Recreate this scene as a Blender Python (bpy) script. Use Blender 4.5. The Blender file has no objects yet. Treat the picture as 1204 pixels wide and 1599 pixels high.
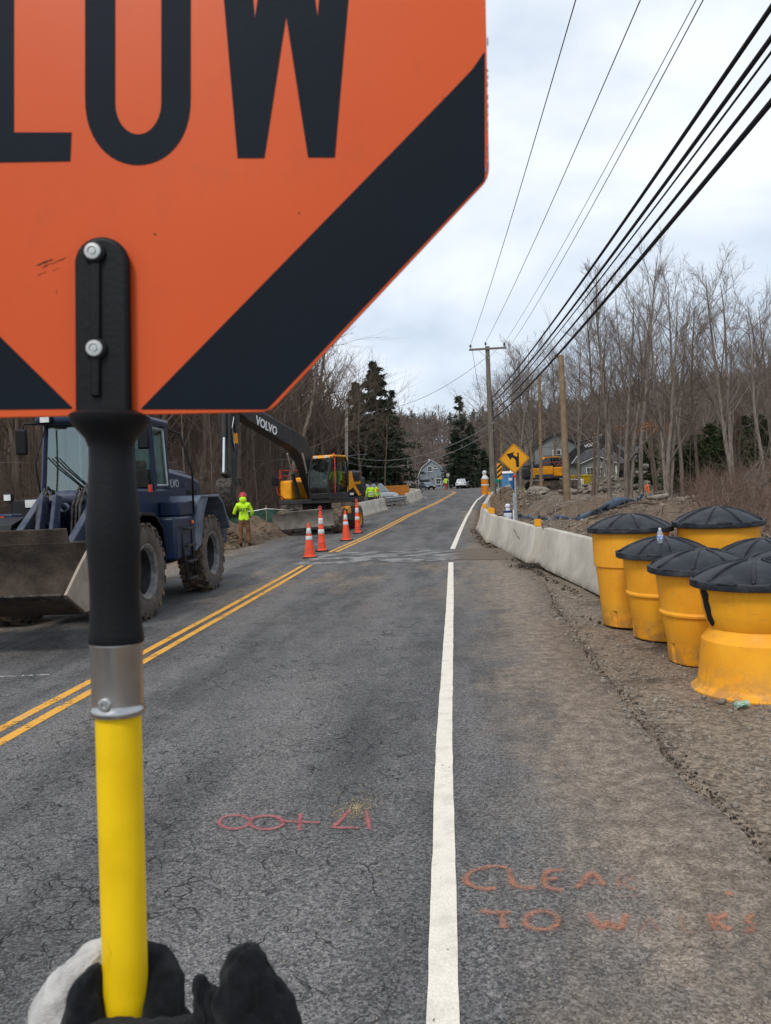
import bpy, bmesh, math, random
import numpy as np
from mathutils import Vector, Matrix, Euler
C = bpy.context.scene.collection
sc = bpy.context.scene
PI = math.pi

# ---------------------------------------------------------------- camera
FOC = 1200.0; CX = 602.0; CY = 799.5; EYE = 1.85
def _basis():
    d = Vector((707 - CX, -(758 - CY), -FOC)).normalized()
    r = math.radians(2.4)
    u = Vector((-math.sin(r), math.cos(r), 0)); u = (u - d * u.dot(d)).normalized()
    x = d.cross(u)
    return Matrix((x, d, u))            # world = BAS @ camera
BAS = _basis()
cam_d = bpy.data.cameras.new('camera'); cam = bpy.data.objects.new('camera', cam_d); C.objects.link(cam)
cam.matrix_world = Matrix.Translation((0, 0, EYE)) @ BAS.to_4x4()
cam_d.sensor_fit = 'VERTICAL'; cam_d.sensor_height = 36.0; cam_d.lens = FOC / 1599 * 36
cam_d.clip_start = 0.05; cam_d.clip_end = 3000
cam_d.dof.use_dof = True; cam_d.dof.focus_distance = 12.0; cam_d.dof.aperture_fstop = 15.0
sc.camera = cam

# ---------------------------------------------------------------- sky, sun, exposure
SUN_EL, SUN_AZ = 52.0, 200.0           # azimuth from +Y clockwise
w = bpy.data.worlds.new('World'); sc.world = w; w.use_nodes = True
nt = w.node_tree; nt.nodes.clear()
def wn(t, **k):
    n = nt.nodes.new(t)
    for a, b in k.items(): setattr(n, a, b)
    return n
wo = wn('ShaderNodeOutputWorld'); bg = wn('ShaderNodeBackground'); bg.inputs['Strength'].default_value = 0.1
sky = wn('ShaderNodeTexSky', sky_type='NISHITA', sun_disc=False); sky.sun_elevation = math.radians(SUN_EL); sky.sun_rotation = math.radians(SUN_AZ)
tc = wn('ShaderNodeTexCoord'); mp = wn('ShaderNodeMapping'); mp.inputs['Scale'].default_value = (1.0, 1.0, 2.2); mp.inputs['Location'].default_value = (0.35, 0.2, 0.55)
n1 = wn('ShaderNodeTexNoise'); n1.inputs['Scale'].default_value = 2.1; n1.inputs['Detail'].default_value = 5; n1.inputs['Roughness'].default_value = 0.5; n1.inputs['Distortion'].default_value = 0.25
rp = wn('ShaderNodeValToRGB')
rp.color_ramp.elements[0].position = 0.36; rp.color_ramp.elements[0].color = (4.5, 5.4, 6.6, 1)
rp.color_ramp.elements[1].position = 0.64; rp.color_ramp.elements[1].color = (8.5, 8.85, 9.25, 1)
e = rp.color_ramp.elements.new(0.5); e.color = (6.4, 7.1, 8.0, 1)
mx = wn('ShaderNodeMixRGB'); mx.inputs[0].default_value = 0.9
L = nt.links.new
L(tc.outputs['Generated'], mp.inputs[0]); L(mp.outputs[0], n1.inputs['Vector']); L(n1.outputs[0], rp.inputs[0])
L(sky.outputs[0], mx.inputs[1]); L(rp.outputs[0], mx.inputs[2]); L(mx.outputs[0], bg.inputs[0]); L(bg.outputs[0], wo.inputs[0])
sd = bpy.data.lights.new('sun', 'SUN'); sd.energy = 1.5; sd.angle = math.radians(14); sd.color = (1.0, 0.96, 0.9)
sun = bpy.data.objects.new('sun', sd); C.objects.link(sun)
_a, _e = math.radians(SUN_AZ), math.radians(SUN_EL)
sun.rotation_euler = (-Vector((math.sin(_a) * math.cos(_e), math.cos(_a) * math.cos(_e), math.sin(_e)))).to_track_quat('-Z', 'Y').to_euler()
sc.view_settings.view_transform = 'Standard'; sc.view_settings.look = 'None'; sc.view_settings.exposure = 0.34; sc.view_settings.gamma = 1
sc.view_settings.use_curve_mapping = False

# ---------------------------------------------------------------- terrain maths
def sm(t): t = np.clip(t, 0, 1); return t * t * (3 - 2 * t)
def _hash(i, j, s):
    n = (i * 374761393 + j * 668265263 + s * 1442695041) & 0x7fffffff
    n = ((n ^ (n >> 13)) * 1274126177) & 0x7fffffff
    return ((n ^ (n >> 16)) & 0xffff) / 65535.0
def vn(x, y, s=0):
    x = np.asarray(x, float); y = np.asarray(y, float)
    i = np.floor(x).astype(np.int64); j = np.floor(y).astype(np.int64); fx = sm(x - i); fy = sm(y - j)
    a = _hash(i, j, s); b = _hash(i + 1, j, s); c = _hash(i, j + 1, s); d = _hash(i + 1, j + 1, s)
    return (a * (1 - fx) + b * fx) * (1 - fy) + (c * (1 - fx) + d * fx) * fy
def fbm(x, y, s=0, o=4):
    r = 0; k = 0.5
    for q in range(o): r = r + k * (vn(x, y, s + q) - 0.5); x = np.asarray(x) * 2.03; y = np.asarray(y) * 2.03; k *= 0.5
    return r
def zr(y): return 1.25 * sm((np.asarray(y, float) - 12) / 93)
CEN = np.array([(-20, -3.7), (19, -3.7), (22.4, -3.6), (30.7, -3.08), (42.7, -2.45), (56.7, -1.32), (70.9, -0.45), (82, 0.24), (90, 0.34), (99, -0.1), (120, -1.2), (600, -1.2)])
def xcen(y): return np.interp(y, CEN[:, 0], CEN[:, 1])
XR = np.array([(-20, 1.6), (2, 1.55), (3.83, 1.47), (5.05, 1.34), (6.56, 1.36), (7.7, 1.33), (10.2, 1.38), (13, 1.5), (17, 1.5), (20, 1.15), (24, 0.65), (29, 0.75), (38, 1.1), (49.4, 1.75), (58, 2.25), (72, 3.6), (84, 4.6), (95, 7.5), (103, 12), (112, 14), (125, 16)])
def xright(y): return np.interp(y, XR[:, 0], XR[:, 1])
XL = np.array([(-20, -9.6), (10, -9.4), (18, -8.6), (23, -7.1), (30, -7.0), (44, -6.0), (58, -4.2), (70, -3.4), (76, -3.4), (80, -5.0), (84, -9), (92, -22), (100, -34), (125, -40)])
def xleft(y): return np.interp(y, XL[:, 0], XL[:, 1])
def hbase(x, y):
    x = np.asarray(x, float); y = np.asarray(y, float)
    z = zr(y)
    xr_, xl_ = xright(y), xleft(y)
    dr = x - xr_; dl = xl_ - x
    # bank and lot on the right
    b = sm((dr - 1.3 - 0.6 * (y < 14)) / 3.4) * sm((y - 5.5) / 22) * (1.15 - 0.93 * sm((y - 30) / 75))
    b = b + 0.5 * sm((x - 7) / 7) * sm((y - 5) / 18) * (1 - sm((y - 60) / 40))
    lot = np.exp(-(((x - 7.5) / 3.0) ** 2 + ((y - 44) / 15.0) ** 2))
    b = b - 0.12 * lot
    z = z + np.where(dr > 0, b, 0)
    lw = sm((x - 3.3) / 1.6) * sm((15 - x) / 3.5) * sm((y - 23) / 7) * sm((84 - y) / 12)
    z = z * (1 - lw) + lw * (1.02 - .10 * sm((y - 28) / 10) * sm((60 - y) / 15))
    # left verge
    z = z + np.where(dl > 0, 0.45 * sm((dl - 1.5) / 6) * sm((y + 10) / 20) * (1 - sm((y - 70) / 20)), 0)
    # hills
    z = z + 17 * sm((y - 175) / 130) + 22 * sm((y - 330) / 400)
    z = z + 9 * sm((x - 26) / 60) * sm((y - 30) / 60) + 12 * sm((-x - 30) / 80) * sm((y - 20) / 60)
    rough = np.clip(np.maximum(dr, dl) / 1.0, 0, 1)
    z = z + rough * (0.10 * fbm(x * 0.9, y * 0.9, 3) + 0.35 * sm((np.maximum(dr, dl) - 2) / 5) * fbm(x * 0.35, y * 0.35, 9) + 0.05 * fbm(x * 4, y * 4, 17, 3))
    return z
def ground_z(x, y):
    x = np.asarray(x, float); y = np.asarray(y, float)
    inside = sm(np.minimum(xright(y) - x, x - xleft(y)) / 0.25)
    return hbase(x, y) - 0.03 - 0.08 * inside * (y < 124)
def gz(x, y): return float(ground_z(x, y))
def ray(p): return BAS @ Vector((p[0] - CX, -(p[1] - CY), -FOC))
def ymap(p, y):                       # the point seen at pixel p that lies y metres up the road
    v = ray(p); v = v * (y / v.y); return v + Vector((0, 0, EYE))
def xmap(p, x):
    v = ray(p); v = v * (x / v.x); return v + Vector((0, 0, EYE))
def dmap(p, d): return ray(p) * (d / FOC) + Vector((0, 0, EYE))
def gpz(p, y0=8.0, y1=80.0):          # the bank point seen at pixel p
    v = ray(p); ys = np.linspace(y0, y1, 3000); xs = ys * (v.x / v.y); zs = EYE + ys * (v.z / v.y); k = int(np.argmax(zs < ground_z(xs, ys))); return Vector((xs[k], ys[k], float(ground_z(xs[k], ys[k]))))
def gp(p, off=0.0):                    # the ground point seen at pixel p
    v = ray(p)
    t = np.linspace(0.0015, 0.25, 30000)
    z = v.z * t + EYE; g = zr(v.y * t) + off
    k = int(np.argmax(z < g)); return Vector((v.x * t[k], v.y * t[k], float(g[k])))

# ---------------------------------------------------------------- materials
def mat(name, col, rough=0.6, metal=0.0, var=0.15, scale=6.0, bump=0.0, bscale=60.0, col2=None, spec=0.25, thr=(0.35, 0.7), detail=5, coords='Object', alpha=1.0, trans=0.0):
    m = bpy.data.materials.new(name); m.use_nodes = True; t = m.node_tree; b = t.nodes['Principled BSDF']
    b.inputs['Roughness'].default_value = rough; b.inputs['Metallic'].default_value = metal
    b.inputs['Specular IOR Level'].default_value = spec
    if trans: b.inputs['Transmission Weight'].default_value = trans
    c = t.nodes.new('ShaderNodeTexCoord'); n = t.nodes.new('ShaderNodeTexNoise'); n.inputs['Scale'].default_value = scale; n.inputs['Detail'].default_value = detail; n.inputs['Roughness'].default_value = 0.6
    t.links.new(c.outputs[coords], n.inputs['Vector'])
    r = t.nodes.new('ShaderNodeValToRGB'); r.color_ramp.elements[0].position = thr[0]; r.color_ramp.elements[1].position = thr[1]
    c2 = col2 if col2 else tuple(max(0, x * (1 - var * 1.6)) for x in col)
    c1 = col if col2 else tuple(min(1, x * (1 + var)) for x in col)
    r.color_ramp.elements[0].color = (*c2, 1); r.color_ramp.elements[1].color = (*c1, 1)
    t.links.new(n.outputs[0], r.inputs[0]); t.links.new(r.outputs[0], b.inputs['Base Color'])
    if bump:
        n2 = t.nodes.new('ShaderNodeTexNoise'); n2.inputs['Scale'].default_value = bscale; n2.inputs['Detail'].default_value = 4
        t.links.new(c.outputs[coords], n2.inputs['Vector'])
        bp = t.nodes.new('ShaderNodeBump'); bp.inputs['Strength'].default_value = bump; bp.inputs['Distance'].default_value = 0.02
        t.links.new(n2.outputs[0], bp.inputs['Height']); t.links.new(bp.outputs[0], b.inputs['Normal'])
    return m
def clear_glass(name, tint=(.75, .82, .82), refl=.16):
    m = bpy.data.materials.new(name); m.use_nodes = True; t = m.node_tree; t.nodes.clear(); o = t.nodes.new('ShaderNodeOutputMaterial'); a = t.nodes.new('ShaderNodeBsdfTransparent'); a.inputs[0].default_value = (*tint, 1); b = t.nodes.new('ShaderNodeBsdfGlossy'); b.inputs['Roughness'].default_value = .05; b.inputs[0].default_value = (.8, .88, .9, 1)
    x = t.nodes.new('ShaderNodeMixShader'); f = t.nodes.new('ShaderNodeLayerWeight'); f.inputs[0].default_value = .5; pw_ = t.nodes.new('ShaderNodeMath'); pw_.operation = 'POWER'; pw_.inputs[1].default_value = 4.0; t.links.new(f.outputs['Facing'], pw_.inputs[0]); q = t.nodes.new('ShaderNodeMath'); q.operation = 'MULTIPLY_ADD'; q.inputs[1].default_value = .6; q.inputs[2].default_value = refl; t.links.new(pw_.outputs[0], q.inputs[0]); t.links.new(q.outputs[0], x.inputs[0]); t.links.new(a.outputs[0], x.inputs[1]); t.links.new(b.outputs[0], x.inputs[2]); t.links.new(x.outputs[0], o.inputs[0]); return m
class G:                               # small node-graph helper for the bigger materials
    def __init__(s, name):
        s.m = bpy.data.materials.new(name); s.m.use_nodes = True; s.t = s.m.node_tree; s.b = s.t.nodes['Principled BSDF']; s.out = s.t.nodes['Material Output']; s.b.inputs['Specular IOR Level'].default_value = .25
        s.tc = s.t.nodes.new('ShaderNodeTexCoord'); s.P = s.tc.outputs['Object']
    def link(s, a, b): s.t.links.new(a, b)
    def _in(s, n, i, v):
        if hasattr(v, 'is_linked') or hasattr(v, 'links'): s.link(v, n.inputs[i])
        else: n.inputs[i].default_value = v
    def noise(s, sc_, detail=4, rough=0.6, vec=None, dist=0.0):
        n = s.t.nodes.new('ShaderNodeTexNoise'); n.inputs['Scale'].default_value = sc_; n.inputs['Detail'].default_value = detail; n.inputs['Roughness'].default_value = rough; n.inputs['Distortion'].default_value = dist
        s.link(vec or s.P, n.inputs['Vector']); return n.outputs[0]
    def map(s, scale, loc=(0, 0, 0), vec=None):
        n = s.t.nodes.new('ShaderNodeMapping'); n.inputs['Scale'].default_value = scale; n.inputs['Location'].default_value = loc; s.link(vec or s.P, n.inputs[0]); return n.outputs[0]
    def warp(s, vec, amount, sc_):
        n = s.t.nodes.new('ShaderNodeTexNoise'); n.inputs['Scale'].default_value = sc_; n.inputs['Detail'].default_value = 4; s.link(s.P, n.inputs['Vector'])
        a = s.t.nodes.new('ShaderNodeVectorMath'); a.operation = 'SCALE'; s.link(n.outputs['Color'], a.inputs[0]); a.inputs['Scale'].default_value = amount
        d = s.t.nodes.new('ShaderNodeVectorMath'); d.operation = 'ADD'; s.link(vec, d.inputs[0]); s.link(a.outputs[0], d.inputs[1]); return d.outputs[0]
    def vor(s, sc_, feature='DISTANCE_TO_EDGE', vec=None):
        n = s.t.nodes.new('ShaderNodeTexVoronoi'); n.feature = feature; n.inputs['Scale'].default_value = sc_; s.link(vec or s.P, n.inputs['Vector']); return n.outputs['Distance'] if feature != 'COL' else n.outputs['Color']
    def cell(s, sc_, vec=None):
        n = s.t.nodes.new('ShaderNodeTexVoronoi'); n.inputs['Scale'].default_value = sc_; s.link(vec or s.P, n.inputs['Vector']); return n.outputs['Color']
    def math(s, op, a, b=0.0, clamp=False):
        n = s.t.nodes.new('ShaderNodeMath'); n.operation = op; n.use_clamp = clamp; s._in(n, 0, a); s._in(n, 1, b); return n.outputs[0]
    def step(s, v, lo, hi, a=0.0, b=1.0):
        n = s.t.nodes.new('ShaderNodeMapRange'); n.interpolation_type = 'SMOOTHSTEP'; s._in(n, 0, v); n.inputs[1].default_value = lo; n.inputs[2].default_value = hi; n.inputs[3].default_value = a; n.inputs[4].default_value = b; return n.outputs[0]
    def mix(s, f, a, b, mode='MIX'):
        n = s.t.nodes.new('ShaderNodeMixRGB'); n.blend_type = mode; s._in(n, 0, f)
        for i, v in ((1, a), (2, b)):
            if isinstance(v, tuple): n.inputs[i].default_value = (*v, 1)
            else: s.link(v, n.inputs[i])
        return n.outputs[0]
    def sep(s, vec=None):
        n = s.t.nodes.new('ShaderNodeSeparateXYZ'); s.link(vec or s.P, n.inputs[0]); return n.outputs
    def bump(s, h, strength=0.4, dist=0.02):
        n = s.t.nodes.new('ShaderNodeBump'); n.inputs['Strength'].default_value = strength; n.inputs['Distance'].default_value = dist; s.link(h, n.inputs['Height']); s.link(n.outputs[0], s.b.inputs['Normal'])
    def color(s, c): s.link(c, s.b.inputs['Base Color'])
    def rough(s, r):
        s._in(s.b, 'Roughness', r)
    def alpha(s, a): s.link(a, s.b.inputs['Alpha'])

# ---------------------------------------------------------------- mesh helpers
class MB:
    def __init__(s): s.v = []; s.f = []; s.m = []
    def add(s, vs, fs, mi=0, M=None):
        o = len(s.v)
        s.v += [tuple(M @ Vector(p)) if M is not None else tuple(p) for p in vs]
        s.f += [tuple(o + i for i in f) for f in fs]; s.m += [mi] * len(fs); return s
    def box(s, c, d, mi=0, M=None, top=(1, 1), rot=None):
        x, y, z = d[0] / 2, d[1] / 2, d[2] / 2; vs = []
        for k in (-1, 1):
            tx, ty = (top if k > 0 else (1, 1))
            for a, b in ((-1, -1), (1, -1), (1, 1), (-1, 1)):
                p = Vector((a * x * tx, b * y * ty, k * z))
                if rot: p = Euler(rot).to_matrix() @ p
                vs.append(p + Vector(c))
        return s.add(vs, [(3, 2, 1, 0), (4, 5, 6, 7), (0, 1, 5, 4), (1, 2, 6, 5), (2, 3, 7, 6), (3, 0, 4, 7)], mi, M)
    def tube(s, pts, r, n=8, mi=0, M=None, caps=True, twist=0.0):
        pts = [Vector(p) for p in pts]; k = len(pts); rr = r if isinstance(r, (list, tuple)) else [r] * k
        vs = []; up = None
        for i, p in enumerate(pts):
            d = (pts[min(i + 1, k - 1)] - pts[max(i - 1, 0)])
            d = d.normalized() if d.length > 1e-9 else Vector((0, 0, 1))
            if up is None: up = d.orthogonal().normalized()
            else:
                up = up - d * up.dot(d); up = up.normalized() if up.length > 1e-6 else d.orthogonal().normalized()
            sd_ = d.cross(up)
            for j in range(n):
                a = 2 * PI * (j + twist) / n; vs.append(p + (up * math.cos(a) + sd_ * math.sin(a)) * rr[i])
        fs = []
        for i in range(k - 1):
            for j in range(n): a, b = i * n + j, i * n + (j + 1) % n; fs.append((a, b, b + n, a + n))
        if caps: fs.append(tuple(range(n - 1, -1, -1))); fs.append(tuple((k - 1) * n + j for j in range(n)))
        return s.add(vs, fs, mi, M)
    def cyl(s, p0, p1, r0, r1=None, n=16, mi=0, M=None): return s.tube([p0, p1], [r0, r0 if r1 is None else r1], n, mi, M)
    def lathe(s, prof, n=32, c=(0, 0, 0), axis='Z', mi=0, M=None):
        vs = []
        for r, z in prof:
            for j in range(n):
                a = 2 * PI * j / n; q = (r * math.cos(a), r * math.sin(a), z)
                if axis == 'X': q = (z, q[0], q[1])
                elif axis == 'Y': q = (q[1], z, q[0])
                vs.append((q[0] + c[0], q[1] + c[1], q[2] + c[2]))
        fs = []
        for i in range(len(prof) - 1):
            for j in range(n): a, b = i * n + j, i * n + (j + 1) % n; fs.append((a, b, b + n, a + n))
        if prof[0][0] > 1e-5: fs.append(tuple(range(n - 1, -1, -1)))
        if prof[-1][0] > 1e-5: fs.append(tuple((len(prof) - 1) * n + j for j in range(n)))
        return s.add(vs, fs, mi, M)
    def prism(s, poly, a, b, plane='YZ', mi=0, M=None, shrink=1.0):
        # polygon in `plane`, extruded along the remaining axis from a to b
        n = len(poly); cx = sum(p[0] for p in poly) / n; cy = sum(p[1] for p in poly) / n; vs = []
        for q, h in ((1.0, a), (shrink, b)):
            for u, v in poly:
                u2, v2 = cx + (u - cx) * q, cy + (v - cy) * q
                vs.append({'YZ': (h, u2, v2), 'XZ': (u2, h, v2), 'XY': (u2, v2, h)}[plane])
        fs = [tuple(range(n - 1, -1, -1)), tuple(range(n, 2 * n))] + [(i, (i + 1) % n, n + (i + 1) % n, n + i) for i in range(n)]
        return s.add(vs, fs, mi, M)
    def loft(s, rings, mi=0, M=None, closed=True, caps=True):
        n = len(rings[0]); vs = [p for r_ in rings for p in r_]; fs = []
        for i in range(len(rings) - 1):
            for j in range(n if closed else n - 1): a, b = i * n + j, i * n + (j + 1) % n; fs.append((a, b, b + n, a + n))
        if caps and closed: fs.append(tuple(range(n - 1, -1, -1))); fs.append(tuple((len(rings) - 1) * n + j for j in range(n)))
        return s.add(vs, fs, mi, M)
    def ball(s, c, r, n=10, m=6, mi=0, M=None):
        sx, sy, sz = r if isinstance(r, (tuple, list)) else (r, r, r); vs = [(c[0], c[1], c[2] - sz)]
        for i in range(1, m):
            p = -PI / 2 + PI * i / m
            for j in range(n): a = 2 * PI * j / n; vs.append((c[0] + sx * math.cos(p) * math.cos(a), c[1] + sy * math.cos(p) * math.sin(a), c[2] + sz * math.sin(p)))
        vs.append((c[0], c[1], c[2] + sz)); k = len(vs) - 1; fs = [(0, 1 + (j + 1) % n, 1 + j) for j in range(n)]
        for i in range(m - 2):
            for j in range(n): a = 1 + i * n + j; b = 1 + i * n + (j + 1) % n; fs.append((a, b, b + n, a + n))
        fs += [(k, k - n + j, k - n + (j + 1) % n) for j in range(n)]
        return s.add(vs, fs, mi, M)
    def mesh(s, name, mats, smooth=False, fix=True):
        me = bpy.data.meshes.new(name); me.from_pydata(s.v, [], s.f); ms = mats if isinstance(mats, (list, tuple)) else [mats]
        for q in ms: me.materials.append(q)
        if len(ms) > 1: me.polygons.foreach_set('material_index', s.m)
        if fix and len(s.f) < 60000:
            bm = bmesh.new(); bm.from_mesh(me); bmesh.ops.recalc_face_normals(bm, faces=bm.faces); bm.to_mesh(me); bm.free()
        if smooth:
            me.polygons.foreach_set('use_smooth', [True] * len(me.polygons))
            if smooth is not True: me.set_sharp_from_angle(angle=math.radians(smooth))
        me.update(); return me
    def obj(s, name, mats, parent=None, smooth=False, bevel=0.0, seg=2, label=None):
        me = s.mesh(name, mats, smooth); o = bpy.data.objects.new(name, me); C.objects.link(o)
        if parent is not None: o.parent = parent
        if bevel:
            b = o.modifiers.new('bevel', 'BEVEL'); b.width = bevel; b.segments = seg; b.limit_method = 'ANGLE'; b.angle_limit = math.radians(40)
            if not smooth: me.polygons.foreach_set('use_smooth', [True] * len(me.polygons)); me.set_sharp_from_angle(angle=math.radians(35))
        if label: o['label'] = label
        return o
def tag(o, label=None, cat=None, group=None, kind=None):
    if label: o['label'] = label
    if cat: o['category'] = cat
    if group: o['group'] = group
    if kind: o['kind'] = kind
    return o
def thing(name, label, cat, loc=(0, 0, 0), rz=0.0, group=None):
    o = bpy.data.objects.new(name, None); C.objects.link(o); o.location = loc; o.rotation_euler = (0, 0, rz); o.empty_display_size = 0.2
    return tag(o, label, cat, group)
KIDS = {}
def dup(o, loc=None, rz=None, label=None, parent=None, scale=None):
    c = o.copy(); C.objects.link(c)
    if parent is not None: c.parent = parent
    if loc is not None: c.location = loc
    if rz is not None: c.rotation_euler = rz if isinstance(rz, (tuple, list)) else (0, 0, rz)
    if scale is not None: c.scale = scale if isinstance(scale, (tuple, list)) else (scale,) * 3
    if label: c['label'] = label
    if o.name not in KIDS or len(KIDS[o.name]) == 0: KIDS[o.name] = list(o.children)
    for ch in KIDS[o.name]: dup(ch, parent=c)
    return c
def arrays_mesh(name, v, tri, mats, smooth=False):
    me = bpy.data.meshes.new(name); v = np.asarray(v, np.float32); tri = np.asarray(tri, np.int32); k = tri.shape[1]
    me.vertices.add(len(v)); me.vertices.foreach_set('co', v.ravel()); me.loops.add(tri.size); me.loops.foreach_set('vertex_index', tri.ravel())
    me.polygons.add(len(tri)); me.polygons.foreach_set('loop_start', np.arange(0, tri.size, k, dtype=np.int32)); me.polygons.foreach_set('loop_total', np.full(len(tri), k, np.int32))
    for q in (mats if isinstance(mats, (list, tuple)) else [mats]): me.materials.append(q)
    me.update(calc_edges=True); me.validate()
    if smooth: me.polygons.foreach_set('use_smooth', [True] * len(me.polygons))
    return me
def link(name, me, parent=None):
    o = bpy.data.objects.new(name, me); C.objects.link(o)
    if parent is not None: o.parent = parent
    return o
def text_obj(name, s, size, m, parent, M, ext=0.004, sx=1.0, bold=0.0, shear=0.0):
    cu = bpy.data.curves.new('lettering', 'FONT'); cu.body = s; cu.size = size; cu.extrude = ext; cu.align_x = 'CENTER'; cu.align_y = 'CENTER'; cu.offset = bold; cu.shear = shear; cu.resolution_u = 3
    t = bpy.data.objects.new('lettering', cu); C.objects.link(t); bpy.context.view_layer.update()
    me = bpy.data.meshes.new_from_object(t.evaluated_get(bpy.context.evaluated_depsgraph_get())); bpy.data.objects.remove(t)
    me.transform(Matrix.Diagonal((sx, 1, 1, 1))); me.transform(M); me.materials.clear(); me.materials.append(m)
    return link(name, me, parent)
def frame(o, x, y, z=None):            # matrix from origin and two axes
    x = Vector(x).normalized(); y = Vector(y); y = (y - x * y.dot(x)).normalized(); z = x.cross(y)
    m = Matrix((x, y, z)).transposed().to_4x4(); m.translation = Vector(o); return m
R = random.Random(7)
# ================================================================ GROUND, ROAD, MARKINGS
def axis(segs):
    out = []
    for a, b, st in segs: out += list(np.arange(a, b, st))
    return np.array(out)
gxs = axis([(-420, -120, 20), (-120, -40, 6), (-40, -12, 1.2), (-12, -6, .3), (-6, 0.4, .5), (0.4, 5, .09), (5, 14, .25), (14, 40, 1.2), (40, 120, 6), (120, 440, 20)])
gys = axis([(-60, -6, 6), (-6, 2, .6), (2, 13, .09), (13, 34, .3), (34, 60, .6), (60, 130, 1.6), (130, 260, 6), (260, 900, 25)])
X, Y = np.meshgrid(gxs, gys)
Z = ground_z(X, Y)
nx, ny = len(gxs), len(gys)
idx = np.arange(nx * ny).reshape(ny, nx)
quads = np.stack([idx[:-1, :-1], idx[:-1, 1:], idx[1:, 1:], idx[1:, :-1]], -1).reshape(-1, 4)
g = G('ground_soil')
big = g.noise(0.35, 4); med = g.noise(2.2, 5); fine = g.noise(22, 5, .7); grit = g.cell(48); grit2 = g.cell(19)
xyz = g.sep()
c = g.mix(g.step(med, .4, .62), (0.115, 0.08, 0.055), (0.22, 0.165, 0.118))
c = g.mix(g.step(big, .45, .6), c, (0.135, 0.098, 0.07))
gr = g.mix(g.step(fine, .4, .6), (0.135, 0.103, 0.077), (0.28, 0.222, 0.168))
near = g.math('MULTIPLY', g.step(xyz[1], 13, 20, 1, 0), g.step(xyz[0], 3.4, 5.0, 1, 0))
near = g.math('MULTIPLY', near, g.step(g.noise(1.3, 5), .28, .52))
lotx = g.math('MULTIPLY', g.step(xyz[0], 3.2, 5.2), g.step(xyz[0], 10.5, 13, 1, 0)); loty = g.math('MULTIPLY', g.step(xyz[1], 24, 30), g.step(xyz[1], 58, 66, 1, 0))
lot = g.math('MULTIPLY', g.math('MULTIPLY', lotx, loty), g.step(g.noise(.5, 4), .36, .5))
c = g.mix(g.math('MAXIMUM', near, lot), c, gr)
c = g.mix(g.math('MULTIPLY', g.step(fine, .55, .75), .6), c, (0.05, 0.036, 0.026)); c = g.mix(g.math('MULTIPLY', g.step(g.noise(.9, 5, .7, g.map((1, 1, 1), (5, 2, 0))), .50, .66), .7), c, (0.055, 0.042, 0.034)); c = g.mix(g.math('MULTIPLY', g.step(g.noise(1.7, 5, .7, g.map((1, 1, 1), (1, 7, 0))), .54, .68), .5), c, (0.30, 0.25, 0.20))
gv = g.math('MULTIPLY', g.sep(grit)[0], 1.0); c = g.mix(.5, c, g.mix(gv, (.22, .21, .2), (.8, .78, .75)), 'OVERLAY')
lawn = g.math('MULTIPLY', g.math('MULTIPLY', g.step(xyz[1], 66, 72), g.step(xyz[1], 150, 170, 1, 0)), g.step(xyz[0], 5, 8))
c = g.mix(g.math('MULTIPLY', lawn, g.step(med, .3, .55)), c, (0.17, 0.155, 0.07))
far = g.step(xyz[1], 125, 160)
c = g.mix(far, c, (0.10, 0.075, 0.06))
g.color(c); g.rough(0.95)
g.bump(g.math('ADD', g.math('MULTIPLY', fine, .7), g.math('MULTIPLY', grit2, .4)), .7, .03)
ground = link('ground', arrays_mesh('ground', np.stack([X, Y, Z], -1).reshape(-1, 3), quads, g.m, True)); tag(ground, kind='structure', label='brown dirt and gravel ground beside the road')

# pavement sheet following the road
pys = axis([(-20, 2, 1.0), (2, 14, .12), (14, 40, .3), (40, 126, .8)])
ns = 40; ss = np.linspace(0, 1, ns)
PX = np.zeros((len(pys), ns)); 
jag = 0.07 * (vn(pys * 3.1, pys * 0 + .5, 5) - .5) + 0.05 * (vn(pys * 11, pys * 0 + .5, 6) - .5) + .16 * (vn(pys * .7, pys * 0, 8) - .5)
xr_, xl_ = xright(pys) + jag, xleft(pys) + 1.5 * jag
for i, s_ in enumerate(ss): PX[:, i] = xl_ * (1 - s_) + xr_ * s_
PY = np.repeat(pys[:, None], ns, 1)
PZ = zr(PY) + 0.012 * (vn(PX * 1.1, PY * .5, 31) - .5)
PZ[:, 0] -= .10; PZ[:, -1] -= .10
PX[:, 0] -= .03; PX[:, -1] += .03
PZ[:, 1] = zr(PY[:, 1]); PX[:, 1] = xl_; PX[:, -2] = xr_; PZ[:, -2] = zr(PY[:, -2]) - .006
def zroad(x, y):
    # height of the pavement sheet itself, by bilinear lookup
    j = int(np.clip(np.searchsorted(pys, y) - 1, 0, len(pys) - 2)); f = (y - pys[j]) / (pys[j + 1] - pys[j])
    a = np.interp(x, PX[j], PZ[j]); b = np.interp(x, PX[j + 1], PZ[j + 1]); return float(a * (1 - f) + b * f)
idx = np.arange(len(pys) * ns).reshape(len(pys), ns)
quads = np.stack([idx[:-1, :-1], idx[:-1, 1:], idx[1:, 1:], idx[1:, :-1]], -1).reshape(-1, 4)
g = G('asphalt')
xyz = g.sep(); lm = g.map((.9, .16, 1)); long_ = g.noise(1.6, 5, .6, lm); blot = g.noise(.55, 5, .65, dist=.6); med = g.noise(3.0, 5, .65); fine = g.noise(70, 4, .7)
agg = g.cell(125); agg2 = g.cell(60)
c = g.mix(g.step(long_, .33, .68), (0.082, 0.080, 0.081), (0.172, 0.167, 0.163))
c = g.mix(g.math('MULTIPLY', g.step(blot, .45, .68), .5), c, (0.175, 0.167, 0.158))
c = g.mix(g.math('MULTIPLY', g.step(med, .52, .72), .4), c, (0.045, 0.045, 0.047))
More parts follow.
